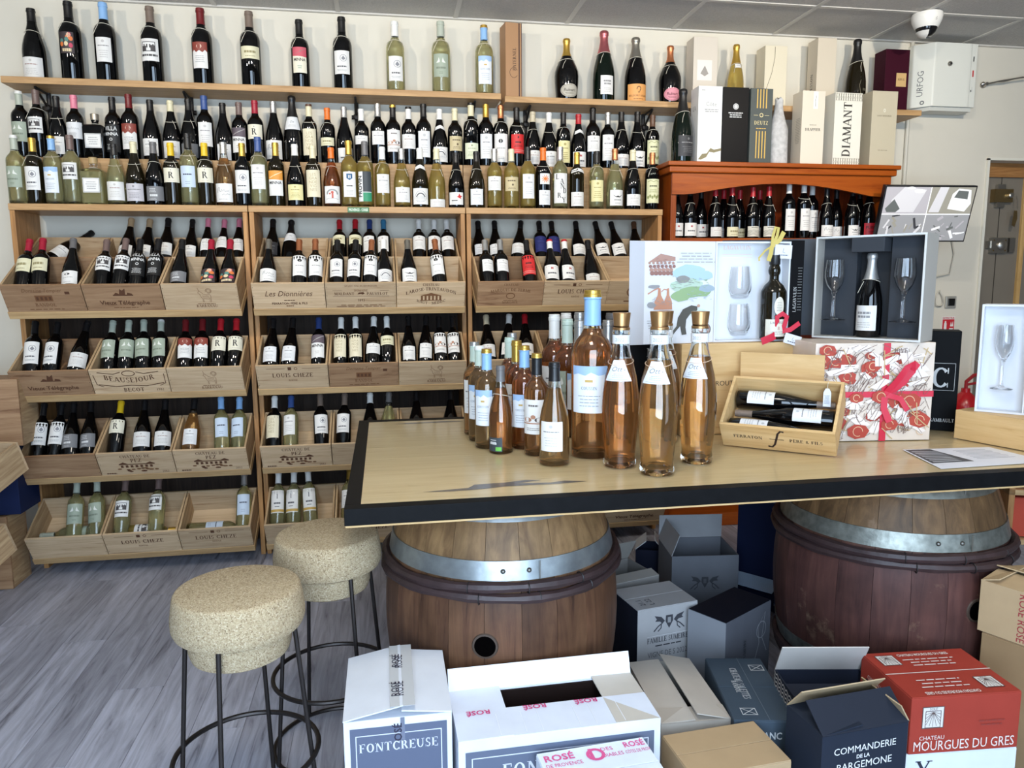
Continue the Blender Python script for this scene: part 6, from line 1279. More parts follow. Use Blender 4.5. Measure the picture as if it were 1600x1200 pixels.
# stills
for u_, k in ((1027, 1.0), (1041, .8)):
    art.poly([(U(u_ - 9 * k), V(482)), (U(u_ - 8 * k), V(470)), (U(u_ - 3 * k), V(460)), (U(u_ - 2.5 * k), V(450)), (U(u_ + 1.5 * k), V(449)), (U(u_ + 2.5 * k), V(460)), (U(u_ + 8 * k), V(470)), (U(u_ + 9 * k), V(482))], 7)
blob(U(1018), V(447), lw * .07, GH * .02, 8); blob(U(1014), V(475), lw * .05, GH * .03, 8)
art.line([(U(1026), V(449)), (U(1018), V(452)), (U(1008), V(458))], .004, 7); art.line([(U(1040), V(452)), (U(1034), V(451)), (U(1030), V(455))], .003, 7)
# bent worker rolling a cask
art.poly([(U(1046), V(520)), (U(1056), V(508)), (U(1058), V(495)), (U(1066), V(482)), (U(1080), V(476)), (U(1090), V(478)), (U(1090), V(484)), (U(1078), V(490)), (U(1072), V(498)), (U(1071), V(510)), (U(1073), V(521)), (U(1065), V(522)), (U(1062), V(508)), (U(1054), V(517)), (U(1050), V(522))], 9)
art.oval(U(1092), V(477), lw * .02, GH * .016, 10, 10); art.oval(U(1101), V(514), lw * .09, GH * .07, 0); art.ring(U(1101), V(514), lw * .09, GH * .07, .003, 9)
for k in range(150):                                            # loose pen strokes over the sketches
    u0, v0, sp, ink = [(1075, 447, 34, 4), (1072, 440, 30, 6), (1028, 412, 20, 1), (1028, 470, 18, 8), (1090, 460, 26, 5), (1064, 438, 14, 8)][k % 6]
    a = u0 + (rr.random() - .5) * sp * 1.8; c = v0 + (rr.random() - .5) * sp * .7; l = 2 + 4 * rr.random(); g = (rr.random() - .5) * 1.6
    art.line([(U(a), V(c)), (U(a + l), V(c + l * g * .5))], .0011, ink)
art.lines(U(1052), U(1118), V(412), V(394), 4, 8, t=.0022, seed=3); art.lines(U(1006), U(1035), V(512), V(497), 4, 8, t=.002, seed=6)
print_on(art, 'lid_picture', lid, [mat(c, .55) for c in ((176, 138, 124), (150, 110, 100), (176, 204, 222), (186, 208, 190), (150, 178, 132), (160, 178, 190), (150, 150, 146), (196, 140, 112), (150, 150, 152), (84, 82, 76), (196, 160, 140), (206, 220, 208))], eps=.0012)
tw = tx1 - lx1; td = .085
bk = MB().box(0, tw, td - .005, td, 0, GH).build('tray_back', m_wbox, ws)
for a in ((0, tw, 0, td - .005, 0, .006), (0, tw, 0, td - .005, GH - .006, GH), (0, .006, 0, td - .005, .006, GH - .006), (tw - .006, tw, 0, td - .005, .006, GH - .006)): MB().box(*a).build('tray_wall', m_wbox, ws)
ins = MB().box(.006, tw - .006, .045, .050, .006, GH - .006).build('tray_insert', mat((226, 228, 232), .5), ws)
spn = MB().box(tw + .001, tw + (sx1 - tx1), -.004, td, 0, GH + .004).build('black_spine', m_wblk, ws, bevel=.001)
p = Print().text('LAGAVULIN', (sx1 - tx1) * .50, GH * .42, .012, 0, 's', GH * .6, rot=PI / 2).lines((sx1 - tx1) * .55, (sx1 - tx1) * .9, GH * .3, GH * .75, 16, 0, t=.0012, seed=2); print_on(p, 'spine_lettering', spn, [mat((180, 180, 178), .5)], T(tw, -.004, 0))
p = Print().text('LAGAVULIN', tw * .36, GH * .925, .014, 0, 's', tw * .40).rect(tw * .16, GH * .875, tw * .56, GH * .879, 0).rect(tw * .16, GH * .845, tw * .56, GH * .849, 0); print_on(p, 'insert_print', ins, [mat((236, 206, 190), .5)], T(0, .045, 0))
# tumblers and bottle held in the tray
m_gl = glass_mat('drinking_glass', (255, 255, 255), 1.45)
tum = MB().lathe([(0, .002), (.022, .0), (.026, .004), (.034, .022), (.0355, .036), (.033, .060), (.029, .090), (.0278, .090), (.0318, .060), (.0342, .036), (.032, .022), (.024, .012), (0, .011)], 28).mesh('glass_body', m_gl)
for k, (x_, y_, w_) in enumerate(((1157, 466, 'upper'), (1155, 524, 'lower'))):
    P = at_y(x_, y_, wy + .03); t = thing('tumbler', '%s clear tumbler in the white gift set' % w_, 'glass', (P.x, wy + .003, P.z)); t.scale = (.95, .95, 1.0)
    o = inst('glass_body', tum, t); o.location = (0, .036, 0); t.scale = (1.12, .95, 1.2)
wb = at_y(1213, 536, wy)
e = bottle('wk', 'br', None, 'plain', .03, .30, T(lx1 + tw * .78, wy - .003, RCZ + .010), .285, '', None, '', 28, 1.0, 62, words='dark whisky bottle with oval label and red bow in the white gift set', name='whisky_bottle')
for c in list(e.children):
    if c.name.startswith('label'): bpy.data.objects.remove(c)
mbw = MB()
def Pw(u, v, k=0, g=.0009): a = -PI / 2 + u / .044; r = .044 + g + .00002 * k; return (r * math.cos(a), r * math.sin(a), v)
q = Print().rect(-.046, .010, .046, .072, 0).text('LAGAVULIN', 0, .056, .008, 1, 's', .07).text('8', 0, .034, .012, 2, 's').lines(-.03, .03, .016, .03, 2, 1, t=.0014, seed=3).oval(0, .118, .018, .034, 0).lines(-.010, .010, .10, .135, 6, 1, t=.0012, seed=3); q.into(mbw, Pw, 0, .006)
mbw.build('label', [mat((222, 216, 200), .5), mat((80, 80, 80), .5), mat((170, 30, 40), .5)], e)
MB().lathe([(0, .2995), (.0185, .2995), (.0185, .268), (.0175, .266)], 24).build('capsule', mat((24, 24, 24), .4), e)
m_ribr = mat((204, 36, 62), .3, name='red_satin_ribbon'); m_ribg = mat((206, 184, 96), .3, name='gold_satin_ribbon'); m_card = mat((226, 228, 234), .5, name='white_card')
def ribbon(mb, pts, w, nrm=(0, -1, 0)):
    """a flat strip through the points, w wide"""
    pts = [Vector(p) for p in pts]; n_ = Vector(nrm); vs = []
    for i, p_ in enumerate(pts):
        t_ = (pts[min(i + 1, len(pts) - 1)] - pts[max(0, i - 1)]).normalized(); s_ = t_.cross(n_)
        s_ = s_.normalized() * w / 2 if s_.length > 1e-4 else Vector((w / 2, 0, 0)); vs += [p_ + s_, p_ - s_]
    k = len(pts); mb.add(vs + [v + n_ * .0008 for v in vs], [(2 * i, 2 * i + 2, 2 * i + 3, 2 * i + 1) for i in range(k - 1)] + [(2 * k + 2 * i, 2 * k + 2 * i + 1, 2 * k + 2 * i + 3, 2 * k + 2 * i + 2) for i in range(k - 1)], 0, None, True)
def bow(name, label, x, y, z, m, s, loops, cards):
    t = thing(name, label, 'ribbon', (x, y, z)); mb = MB()
    for pl, w in loops: ribbon(mb, [(a * s, b * s, c * s) for a, b, c in pl], w * s)
    mb.build('bow', m, t)
    for (M, cw, chh) in cards:
        c = MB().box(-cw / 2, cw / 2, -.0006, .0006, -chh, 0, 0, M).build('gift_card', m_card, t)
        print_on(Print().line([(0, -chh * .25), (-.002, -chh * .55), (cw * .1, -chh * .58)], .0012, 0).lines(-cw * .36, cw * .36, -chh * .82, -chh * .68, 1, 0, t=.003, seed=3), 'card_print', c, [mat((90, 94, 110), .5)], M, eps=.0012)
LOOP = [([(0, 0, 0), (-.2, -.1, .35), (-.12, -.15, .8), (.12, -.15, .85), (.2, -.1, .4), (0, 0, 0)], .18)]
rb1 = at_y(1222, 518, wy - .05)
bow('red_bow', 'red satin bow with white card on the whisky bottle', rb1.x, wy - .042, rb1.z, m_ribr, .055, [([(0, 0, 0), (-.3, -.06, .4), (-.35, -.1, .9), (0, -.12, 1.1), (.3, -.1, .9), (.2, -.05, .4), (0, 0, 0)], .3), ([(0, 0, 0), (-.6, -.05, -.35), (-1.3, -.06, -.6)], .45), ([(0, 0, 0), (.6, -.05, .1), (1.2, -.05, .5)], .3)], [(T(.042, -.012, -.012) @ RY(16), .062, .034)])
gb1 = at_y(1208, 385, wy - .02)
bow('gold_bow', 'gold satin bow with white card at the top of the white gift set', gb1.x, wy - .012, RCZ + GH - .015, m_ribg, .05, [([(0, 0, 0), (.0, -.08, .7), (.15, -.12, 1.25), (.38, -.1, 1.2), (.3, -.08, .7), (.05, 0, 0)], .2), ([(0, 0, 0), (.5, -.08, .4), (.8, -.06, .95)], .32), ([(0, 0, 0), (-.5, -.05, -.3), (-.95, -.05, -.8), (-.9, -.05, -1.0)], .12), ([(0, 0, 0), (-.1, -.06, -.5), (-.25, -.06, -1.0)], .3)], [(T(.042, -.004, .004) @ RY(3), .062, .046)])
# dark lid board and grey champagne set behind
gy = 2.20
gs0, gs1 = at_y(1286, 365, gy), at_y(1446, 362, gy)
# patterned gift box
GBZ = 1.172; ga, gb_ = on_table(1272, 700), on_table(1459, 694)
gw = .393; gx, gyc = 1.5535, 2.160; GR_ = -7.3
gt = thing('patterned_gift_box', 'cream gift box printed with red scrolls and tied with red ribbon', 'gift box', (gx, gyc, TZ + .002), (0, 0, rad(GR_)))
gh = GBZ - TZ - .002
gbody = MB().box(-gw / 2, gw / 2, 0, .20, 0, gh).build('box_body', mat((222, 206, 190), .5, noise=.05, nscale=12), gt, bevel=.0015)
gp = Print(); r2 = random.Random(21)
for k in range(300):
    u, v = (r2.random() - .5) * gw * .98, r2.random() * gh * .94 + gh * .03; a = r2.random() * PI; l = .018 + .03 * r2.random()
    ink = [1, 2, 0, 2, 1, 3, 1, 1][k % 8]
    if ink == 0: gp.poly([(u + l * .9 * math.cos(a + q_), v + l * .6 * math.sin(a + q_)) for q_ in (0, .9, 1.7, 2.6, 3.6, 4.4, 5.4)], 0); gp.ring(u, v, l * .4, l * .4, .002, 4, 12, 0, 300)
    elif ink == 2: gp.poly([(u + l * 1.1 * math.cos(a + q_), v + l * .5 * math.sin(a + q_)) for q_ in (.4, 2.7, 3.5, 5.9)], 2); gp.line([(u - l * .6 * math.cos(a), v - l * .6 * math.sin(a)), (u + l * .6 * math.cos(a), v + l * .6 * math.sin(a))], .0016, 1)
    elif ink == 3: gp.line([(u + l * q_ * math.cos(a), v + l * q_ * math.sin(a) + .004 * math.sin(q_ * 6)) for q_ in (-1, -.5, 0, .5, 1)], .003, 3)
    else: gp.line([(u + l * math.cos(a + q_ * .5), v + l * math.sin(a + q_ * .8)) for q_ in range(6)], .0016, 1)
gp.items = [it for it in gp.items if all(abs(x_) < gw / 2 and 0 < y_ < gh for x_, y_ in it[0])]
gp.text('JOVE', gw * .2, gh * .90, .015, 1, 's').text('OUSSIN', gw * .26, gh * .34, .012, 1, 's', rot=-1.1).text('1961', gw * .26, gh * .10, .018, 1, 's')
print_on(gp, 'box_pattern', gbody, [mat(c, .5) for c in ((176, 66, 50), (120, 96, 88), (236, 224, 214), (196, 168, 120), (226, 190, 150))], eps=.0012)
mb = MB(); rx = .035
ribbon(mb, [(rx, -.0045, 0), (rx, -.0045, gh * .5), (rx, -.0045, gh)], .022); ribbon(mb, [(-gw / 2, -.005, gh * .48), (rx, -.005, gh * .48), (gw / 2, -.005, gh * .48)], .019)
ribbon(mb, [(rx, -.006, gh * .48), (rx + .03, -.02, gh * .62), (rx + .055, -.03, gh * .76), (rx + .075, -.03, gh * .80), (rx + .08, -.02, gh * .72), (rx + .04, -.012, gh * .56), (rx, -.008, gh * .48)], .02)
ribbon(mb, [(rx, -.006, gh * .48), (rx + .05, -.02, gh * .60), (rx + .095, -.02, gh * .80)], .02); ribbon(mb, [(rx, -.006, gh * .48), (rx + .045, -.02, gh * .44), (rx + .07, -.02, gh * .32)], .018); ribbon(mb, [(rx, -.006, gh * .48), (rx - .004, -.012, gh * .34), (rx + .016, -.014, gh * .2)], .022)
mb.build('ribbon', m_ribr, gt)
# grey champagne set with two flutes on top of it
CRZ = -55
cs_ = thing('champagne_set', 'grey presentation box with champagne bottle and two stem glasses', 'gift set', (1.578, 2.262, GBZ + .002), (0, 0, rad(CRZ)))
CWd, CHh, CDp = .350, .345, .115
m_cg = mat((176, 172, 164), .5, name='grey_card'); m_cd = mat((60, 63, 68), .7, name='slate_foam', spec=.15); m_ce = mat((220, 220, 216), .5)
MB().box(-CWd / 2, CWd / 2, CDp - .006, CDp, 0, CHh).build('case_back', m_cg, cs_)
for a in ((-CWd / 2, CWd / 2, 0, CDp - .006, 0, .007), (-CWd / 2, CWd / 2, 0, CDp - .006, CHh - .007, CHh), (-CWd / 2, -CWd / 2 + .007, 0, CDp - .006, .007, CHh - .007), (CWd / 2 - .007, CWd / 2, 0, CDp - .006, .007, CHh - .007)):
    MB().box(*a).build('case_wall', m_cg, cs_); 
e0 = Print().frame(-CWd / 2, 0, CWd / 2, CHh, .006, 0); print_on(e0, 'case_edge', cs_, [m_ce], eps=.0008)
MB().box(-CWd / 2 + .007, -.055, .055, CDp - .006, .007, CHh - .007).build('foam_insert', m_cd, cs_); MB().box(.055, CWd / 2 - .007, .055, CDp - .006, .007, CHh - .007).build('foam_insert', m_cd, cs_); MB().box(-.055, .055, .095, CDp - .006, .007, CHh - .007).build('foam_insert', mat((34, 36, 40), .6), cs_)
MB().box(-.055, .050, -.002, .095, CHh - .055, CHh - .008).build('neck_holder', m_cd, cs_, bevel=.002)
ld = MB().box(-.37, 0, 0, .006, 0, CHh).build('lid', mat((84, 87, 92), .6, spec=.15), cs_, (-CWd / 2, CDp + .001, 0)); ld.rotation_euler = (0, 0, rad(31))
M = cs_.matrix_basis
Mcs = T(*cs_.location) @ RZ(CRZ)
bottle('ch', 'dk', 'silver', 'champ', .08, .38, Mcs @ T(-.002, .044, .0078), .279, '', None, 'T', 28, .93, 60, words='champagne bottle with silver foil in the grey presentation box', name='champagne_bottle', rz=-.12)
flute = MB().lathe([(0, 0), (.031, .0005), (.032, .002), (.012, .006), (.0048, .012), (.0042, .05), (.0046, .085), (.008, .096), (.019, .118), (.0255, .145), (.026, .165), (.0222, .205), (.0212, .205), (.0250, .165), (.0245, .145), (.018, .120), (.006, .100), (0, .098)], 26).mesh('glass_body', m_gl)
for sx, w_ in ((-.112, 'near'), (.112, 'far')):
    t = thing('champagne_glass', 'clear stem glass at the %s side of the grey presentation box' % ('lid' if sx < 0 else 'far'), 'glass'); t.matrix_world = Mcs @ T(sx, .016, .062) @ Matrix.Diagonal((1.28, 1.15, 1.0, 1)); inst('glass_body', flute, t)
# black carton behind
t = thing('black_carton', 'tall black carton with a framed initial beside the patterned gift box', 'box', (1.885, 2.27, TZ + .002), (0, 0, rad(-35)))
MB().box(-.055, .055, 0, .11, 0, .345).build('box_body', mat((14, 14, 15), .5, spec=.06), t, bevel=.001); p = Print().frame(-.05, .14, .044, .235, .0012, 0).text('C', .0, .15, .07, 0, 's').text('CLÉRAMBAULT', .0, .03, .012, 0, 's', .10); print_on(p, 'carton_print', t, [mat((190, 190, 188), .5)])
# open stamped crate with three bottles lying in it
FA = -40; fx, fy = on_table(1122, 702).x, on_table(1122, 702).y
fc = thing('wine_crate', 'open pine crate holding three bottles laid flat, stamped with a big script letter', 'crate', (fx, fy, TZ + .002)); 
FW, FD, FH = .335, .215, .100; FT = 38
fc.matrix_world = T(fx, fy, TZ + .003) @ RZ(FA) @ T(0, .062, 0) @ RX(FT)
fo = MB().box(0, FW, 0, .010, 0, FH).build('front_panel', m_pine_t, fc, bevel=.001); MB().box(0, FW, FD - .010, FD, 0, FH).build('back_panel', m_pine_t, fc, bevel=.001); MB().box(.009, FW - .009, .010, FD - .010, 0, .007).build('bottom_panel', m_pine_t, fc)
for a in (0, FW - .009): MB().box(a, a + .009, .010, FD - .010, 0, FH).build('side_panel', m_pine_t, fc, bevel=.001)
p = Print().text('FERRATON', -.085, .046, .013, 0, 's', .092).text('PÈRE & FILS', .085, .046, .013, 0, 's', .10).line([(.024, .088), (.014, .090), (.006, .078), (0, .052), (-.006, .028), (-.014, .016), (-.026, .018)], .0065, 0).line([(-.020, .052), (.022, .052)], .0022, 0); print_on(p, 'stamp', fo, [mat((48, 30, 24), .7)], T(FW / 2, 0, 0))
Mfc = fc.matrix_world
for k, (y_, flip, w_) in enumerate(((.166, False, 'top'), (.1045, True, 'middle'), (.043, False, 'bottom'))):
    X_ = .016 if not flip else FW - .016; zz = .008 + .033
    M = Mfc @ T(X_, y_, zz) @ RY(90 if not flip else -90) @ RZ(0)
    e = bottle('bg', 'dk', 'taupe', 'plain4', .12, .40, M, .297, '', None, '', 24, .71, 62, words='dark burgundy bottle laid flat, %s of three in the open stamped crate' % w_, rz=(-PI / 2 if not flip else PI / 2) + (PI / 2) * 0, name='wine_bottle')
    e.rotation_mode = 'XYZ'
tg = at_y(1300, 590, 1.95)
pt = thing('price_tag', 'small white price tag tied to the open crate', 'tag'); pt.matrix_world = Mfc @ T(FW - .045, FD - .012, FH + .001) @ RX(-FT * 1.0)
MB().tube([(0, .0, .004), (.0, -.010, -.002), (0, -.014, -.014)], .0008, 5).build('tag_string', m_twine, pt); MB().prism([(-.011, -.07), (.011, -.07), (.011, -.026), (.005, -.014), (-.005, -.014), (-.011, -.026)], .0135, .0145, 0, Matrix(((1, 0, 0, 0), (0, 0, -1, 0), (0, 1, 0, 0), (0, 0, 0, 1)))).build('tag_card', m_card, pt)
print_on(Print().lines(-.008, .008, -.062, -.034, 7, 0, t=.0012, seed=2), 'tag_print', pt, [mat((80, 90, 120), .5)], T(0, -.0146, 0))
# sliding lid leaning behind the crate
sl = thing('crate_lid', 'plain pine lid board standing behind the open stamped crate', 'lid'); sl.matrix_world = T(fx, fy, TZ + .002) @ RZ(FA) @ T(.005, .240, 0) @ RX(2)
MB().box(0, .262, 0, .007, 0, .285).build('lid_board', m_pine_t, sl, bevel=.001)
# crate with the white glass box at the right edge
rx_ = at_z(1490, 685, TZ)
cr = thing('wine_crate', 'pine crate at the table end carrying the white glass box', 'crate', (rx_.x, rx_.y, TZ + .002), (0, 0, rad(-72)))
for a, nme in (((0, .36, 0, .011, 0, .095), 'front_panel'), ((0, .36, .239, .25, 0, .095), 'back_panel'), ((0, .011, .011, .239, 0, .095), 'side_panel'), ((.349, .36, .011, .239, 0, .095), 'side_panel'), ((.011, .349, .011, .239, .084, .095), 'top_panel')): MB().box(*a).build(nme, m_pine_t, cr, bevel=.001)
Mcr = T(rx_.x, rx_.y, TZ + .098) @ RZ(-72)
gl = thing('glass_set', 'white presentation box with a stem glass at the picture edge', 'gift set'); gl.matrix_world = Mcr @ T(.14, .06, 0) @ RZ(24)
for a, nme in (((-.10, .26, .09, .096, 0, .345), 'case_back'), ((-.10, .26, 0, .09, 0, .006), 'case_wall'), ((-.10, .26, 0, .09, .339, .345), 'case_wall'), ((-.10, -.094, 0, .09, .006, .339), 'case_wall'), ((.254, .26, 0, .09, .006, .339), 'case_wall'), ((.028, .032, .0, .09, .006, .339), 'divider')): MB().box(*a).build(nme, m_wbox, gl)
MB().box(-.094, .028, .045, .09, .006, .339).build('insert', mat((216, 218, 222), .5), gl)
t = thing('champagne_glass', 'clear stem glass in the white presentation box at the table end', 'glass'); t.matrix_world = gl.matrix_world @ T(-.034, .022, .075) @ Matrix.Scale(1.0, 4); inst('glass_body', flute, t)
bottle('ch', 'dk', 'black', 'darkl', .1, .3, gl.matrix_world @ T(.090, .045, .008), .30, '', None, '', 24, .94, words='black bottle cut off by the picture edge in the white presentation box', name='champagne_bottle')
# leaflet
pp_ = [on_table(1410, 703), on_table(1545, 699), on_table(1640, 722), on_table(1470, 733)]
lf = thing('leaflet', 'printed white leaflet with a dark photo lying flat on the table', 'leaflet', (0, 0, TZ + .0015))
MB().prism([(v.x, v.y) for v in (pp_[3], pp_[2], pp_[1], pp_[0])], 0, .0006).build('paper', m_card, lf)
a_, b_, c_, d_ = [Vector((v.x, v.y)) for v in (pp_[3], pp_[0], pp_[1], pp_[2])]
def bil(s_, t_): q_ = (a_ * (1 - s_) + b_ * s_) * (1 - t_) + (d_ * (1 - s_) + c_ * s_) * t_; return (q_.x, q_.y)
mb = MB()
mb.add([(*bil(*k), .0009) for k in ((.25, .02), (.97, .02), (.97, .3), (.25, .42))], [(0, 1, 2, 3)], 0)
for k in range(7): mb.add([(*bil(*q_), .0011) for q_ in ((.3 + .09 * k, .05), (.34 + .09 * k, .05), (.34 + .08 * k, .3), (.3 + .08 * k, .33))], [(0, 1, 2, 3)], 1)
for k in range(8): mb.add([(*bil(*q_), .0009) for q_ in ((.84 - .07 * k, .5), (.86 - .07 * k, .5), (.86 - .07 * k, .86 + .05 * (k % 2)), (.84 - .07 * k, .86))], [(0, 1, 2, 3)], 2)
mb.build('leaflet_print', [mat((70, 72, 76), .5), mat((180, 182, 186), .5), mat((170, 174, 184), .5)], lf)
# dark carton and gold ribbon between the curved bottles
t = thing('black_carton', 'small black carton with white letters behind the curved bottles', 'box', (at_y(1008, 600, 2.52).x, 2.52, TZ + .002), (0, 0, rad(-6)))
MB().box(-.10, .10, 0, .09, 0, .30).build('box_body', mat((16, 16, 17), .5, spec=.08), t, bevel=.001); p = Print().text('NR', .03, .255, .03, 0, 's').text('R', .04, .215, .03, 0, 's'); print_on(p, 'carton_print', t, [mat((210, 210, 206), .5)])
mb = MB(); ribbon(mb, [(.085, -.002, .0), (.085, -.002, .15), (.085, -.002, .30)], .016); mb.build('gold_ribbon', m_ribg, t)
# ================================================================ cartons on the floor under and before the table
def cmat(rgb, n=.05): return mat(rgb, .62, noise=n, nscale=14, bump=.03, spec=.12)
def carton(label, x, y, z, w, d, h, rz, rgb, inks=(), front=None, top=None, left=None, flaps=None, name='wine_carton', side_rgb=None, tape=None, right=None, tilt=None, inner=(120, 100, 80)):
    """box with front face at local y=0 from x=0..w; flaps: list of (edge, length, angle from closed, rgb) for an open top, else closed with a seam"""
    t = thing(name, label, 'carton', (x, y, z), (0, 0, rad(rz)), 'wine cartons on the floor')
    if tilt: t.rotation_euler = (rad(tilt[0]), rad(tilt[1]), rad(rz))
    m = cmat(rgb); th = .004
    ms = cmat(side_rgb) if side_rgb else m
    if flaps is None:
        mb = MB().box(0, w, 0, d, 0, h - .003, 0)
        b = mb.build('box_body', m, t, bevel=.002)
        for k in (0, 1): MB().box(.001, w - .001, k * d / 2 + .001, (k + 1) * d / 2 - .001, h - .003, h).build('top_flap', m, t, bevel=.0008)
        if side_rgb: MB().box(-.0006, 0, 0, d, 0, h - .003).build('side_face', ms, t)
    else:
        for a, n_ in (((0, w, 0, th, 0, h), 'front_wall'), ((0, w, d - th, d, 0, h), 'back_wall'), ((0, th, th, d - th, 0, h), 'side_wall'), ((w - th, w, th, d - th, 0, h), 'side_wall')): MB().box(*a).build(n_, ms if n_ == 'side_wall' and a[0] == 0 else m, t)
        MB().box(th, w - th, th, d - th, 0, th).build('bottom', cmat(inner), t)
        for edge, ln, ang, frgb in flaps:
            fm = [cmat(frgb), cmat(rgb)]
            if edge == 'f': f = MB().box(0, w, -.0, ln, 0, .003).build('flap', fm, t, (0, 0, h)); f.rotation_euler = (rad(ang), 0, 0)
            if edge == 'b': f = MB().box(0, w, -ln, 0, 0, .003).build('flap', fm, t, (0, d, h)); f.rotation_euler = (rad(-ang), 0, 0)
            if edge == 'l': f = MB().box(0, ln, 0, d, 0, .003).build('flap', fm, t, (0, 0, h)); f.rotation_euler = (0, rad(-ang), 0)
            if edge == 'r': f = MB().box(-ln, 0, 0, d, 0, .003).build('flap', fm, t, (w, 0, h)); f.rotation_euler = (0, rad(ang), 0)
    im = [mat(c, .6) for c in inks]
    if front: p = Print(); front(p, w, h); print_on(p, 'front_print', t, im, eps=.0012)
    if left: p = Print(); left(p, d, h); print_on(p, 'side_print', t, im, T(0, d / 2, 0) @ RZ(-90), eps=.0018)
    if right: p = Print(); right(p, d, h); print_on(p, 'side_print', t, im, T(w, d / 2, 0) @ RZ(90), eps=.0018)
    if top: p = Print(); top(p, w, d); print_on(p, 'top_print', t, im, T(0, 0, h) @ RX(-90), eps=.0012)
    if tape: MB().box(w / 2 - .022, w / 2 + .022, -.001, d, h, h + .0008).build('tape', mat((206, 204, 200), .25), t)
    return t
# white carton with a slate panel, nearest on the left (gabled taped flaps)
t = thing('wine_carton', 'white carton with slate panel and outlined capitals beside the stools', 'carton', (-.119, 1.600, .001), (0, 0, rad(0)), 'wine cartons on the floor')
w, d, h = .245, .285, .395; mw = cmat((216, 220, 228), .04)
MB().box(0, w, 0, d, 0, h).build('box_body', mw, t, bevel=.002)
f = MB().box(0, w * .56, 0, d + .004, 0, .003).build('top_flap', mw, t, (0, -.002, h + .001)); f.rotation_euler = (0, rad(-11), 0)
f = MB().box(-w * .47, 0, 0, d + .004, 0, .003).build('top_flap', mw, t, (w, -.002, h + .001)); f.rotation_euler = (0, rad(7), 0)
f = MB().box(w * .43, w * .66, 0, d + .004, 0, .0008).build('tape', mat((196, 198, 200), .25), t, (0, -.003, h + .028))
p = Print().text('ROSÉ', w * .52, d * .25, .020, 0, 't', rot=PI / 2).text('ROSÉ', w * .56, d * .25, .020, 0, 't', rot=PI / 2).text('ROSÉ', w * .53, d * .72, .020, 0, 't', rot=PI / 2).text('ROSÉ', w * .56, d * .7, .020, 0, 't', rot=PI / 2); print_on(p, 'tape_print', t, [mat((40, 36, 56), .5)], T(0, 0, h + .0295) @ RX(-90), eps=.0006)
p = Print().rect(.014, 0, w - .012, h - .018, 0).frame(.026, -.0, w - .024, h - .036, .0022, 1).text('FONTCREUSE', w / 2, h - .078, .022, 1, 's', w * .76).rect(w * .52, h - .055, w * .56, h, 2).text('OSÉ', w * .53, h - .035, .018, 3, 'b', rot=PI / 2)
print_on(p, 'front_panel_print', t, [mat(c, .6) for c in ((88, 96, 118), (206, 210, 220), (110, 116, 134), (40, 36, 56))], eps=.0012)
# long white carton with torn open flap
wz = .335
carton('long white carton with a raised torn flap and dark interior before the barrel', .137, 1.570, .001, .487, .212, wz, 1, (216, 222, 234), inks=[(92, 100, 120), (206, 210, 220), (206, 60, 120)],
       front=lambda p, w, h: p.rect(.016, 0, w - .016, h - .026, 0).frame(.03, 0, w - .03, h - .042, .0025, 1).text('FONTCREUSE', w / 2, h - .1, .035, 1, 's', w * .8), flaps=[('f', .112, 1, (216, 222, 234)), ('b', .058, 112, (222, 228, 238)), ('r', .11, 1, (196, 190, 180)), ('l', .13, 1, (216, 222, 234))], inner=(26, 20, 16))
p = Print().text('ROSÉ', .06, .110, .018, 0, 'b', rot=PI).text('ROSÉ', .20, .110, .018, 0, 'b', rot=PI).text('ROSÉ', .33, .110, .018, 0, 'b', rot=PI)
tt = [o for o in bpy.data.objects if o.get('label', '').startswith('long white carton')][0]
MB().box(.006, .481, .006, .206, wz - .075, wz - .07).build('shade_pad', mat((22, 14, 12), .8, spec=.1), tt)  # pad and liners added dark to paint the shade inside the open carton
for a in (.006, .47): MB().box(a, a + .004, .006, .206, wz - .07, wz - .004).build('shade_liner', mat((30, 20, 17), .8, spec=.1), tt)
MB().box(.006, .481, .200, .206, wz - .07, wz - .003).build('shade_liner', mat((30, 20, 17), .8, spec=.1), tt)
print_on(p, 'tape_print', tt, [mat((204, 60, 120), .5)], T(0, 0, wz + .0055) @ RX(-90), eps=.0008)
for k in (.1, .16, .2, .29, .33, .40): MB().box(k, k + .0012, .004, .09, wz + .0052, wz + .0058).build('crease', cmat((236, 240, 246)), tt)
# small white carton in front of it, pink print
carton('white carton with pink tape lettering at the bottom picture edge', .325, 1.36, .001, .262, .185, .305, 4, (218, 226, 236), inks=[(214, 84, 140), (150, 160, 180)],
       top=lambda p, w, d: (p.text('ROSÉ', w * .18, d * .80, .022, 0, 'b').text('DE PROVENCE', w * .2, d * .68, .013, 0, 't', .085), p.ring(w * .50, d * .80, .022, .022, .008, 0), p.rect(w * .45, d * .7, w * .48, d * .92, 0), p.text('DES', w * .62, d * .84, .013, 0, 't').text('DIABLES', w * .65, d * .72, .013, 0, 't', .05), p.text('ROSÉ', w * .88, d * .84, .020, 0, 'b', .05).text('CÔTES DE PROV', w * .88, d * .72, .012, 0, 't', .06), p.text('Made in Provence', w * .5, d * .38, .016, 1, 'i', .13)))
carton('plain kraft carton beside the white ones at the bottom edge', .664, 1.475, .001, .255, .165, .25, 4, (176, 150, 116), top=None, tape=None)
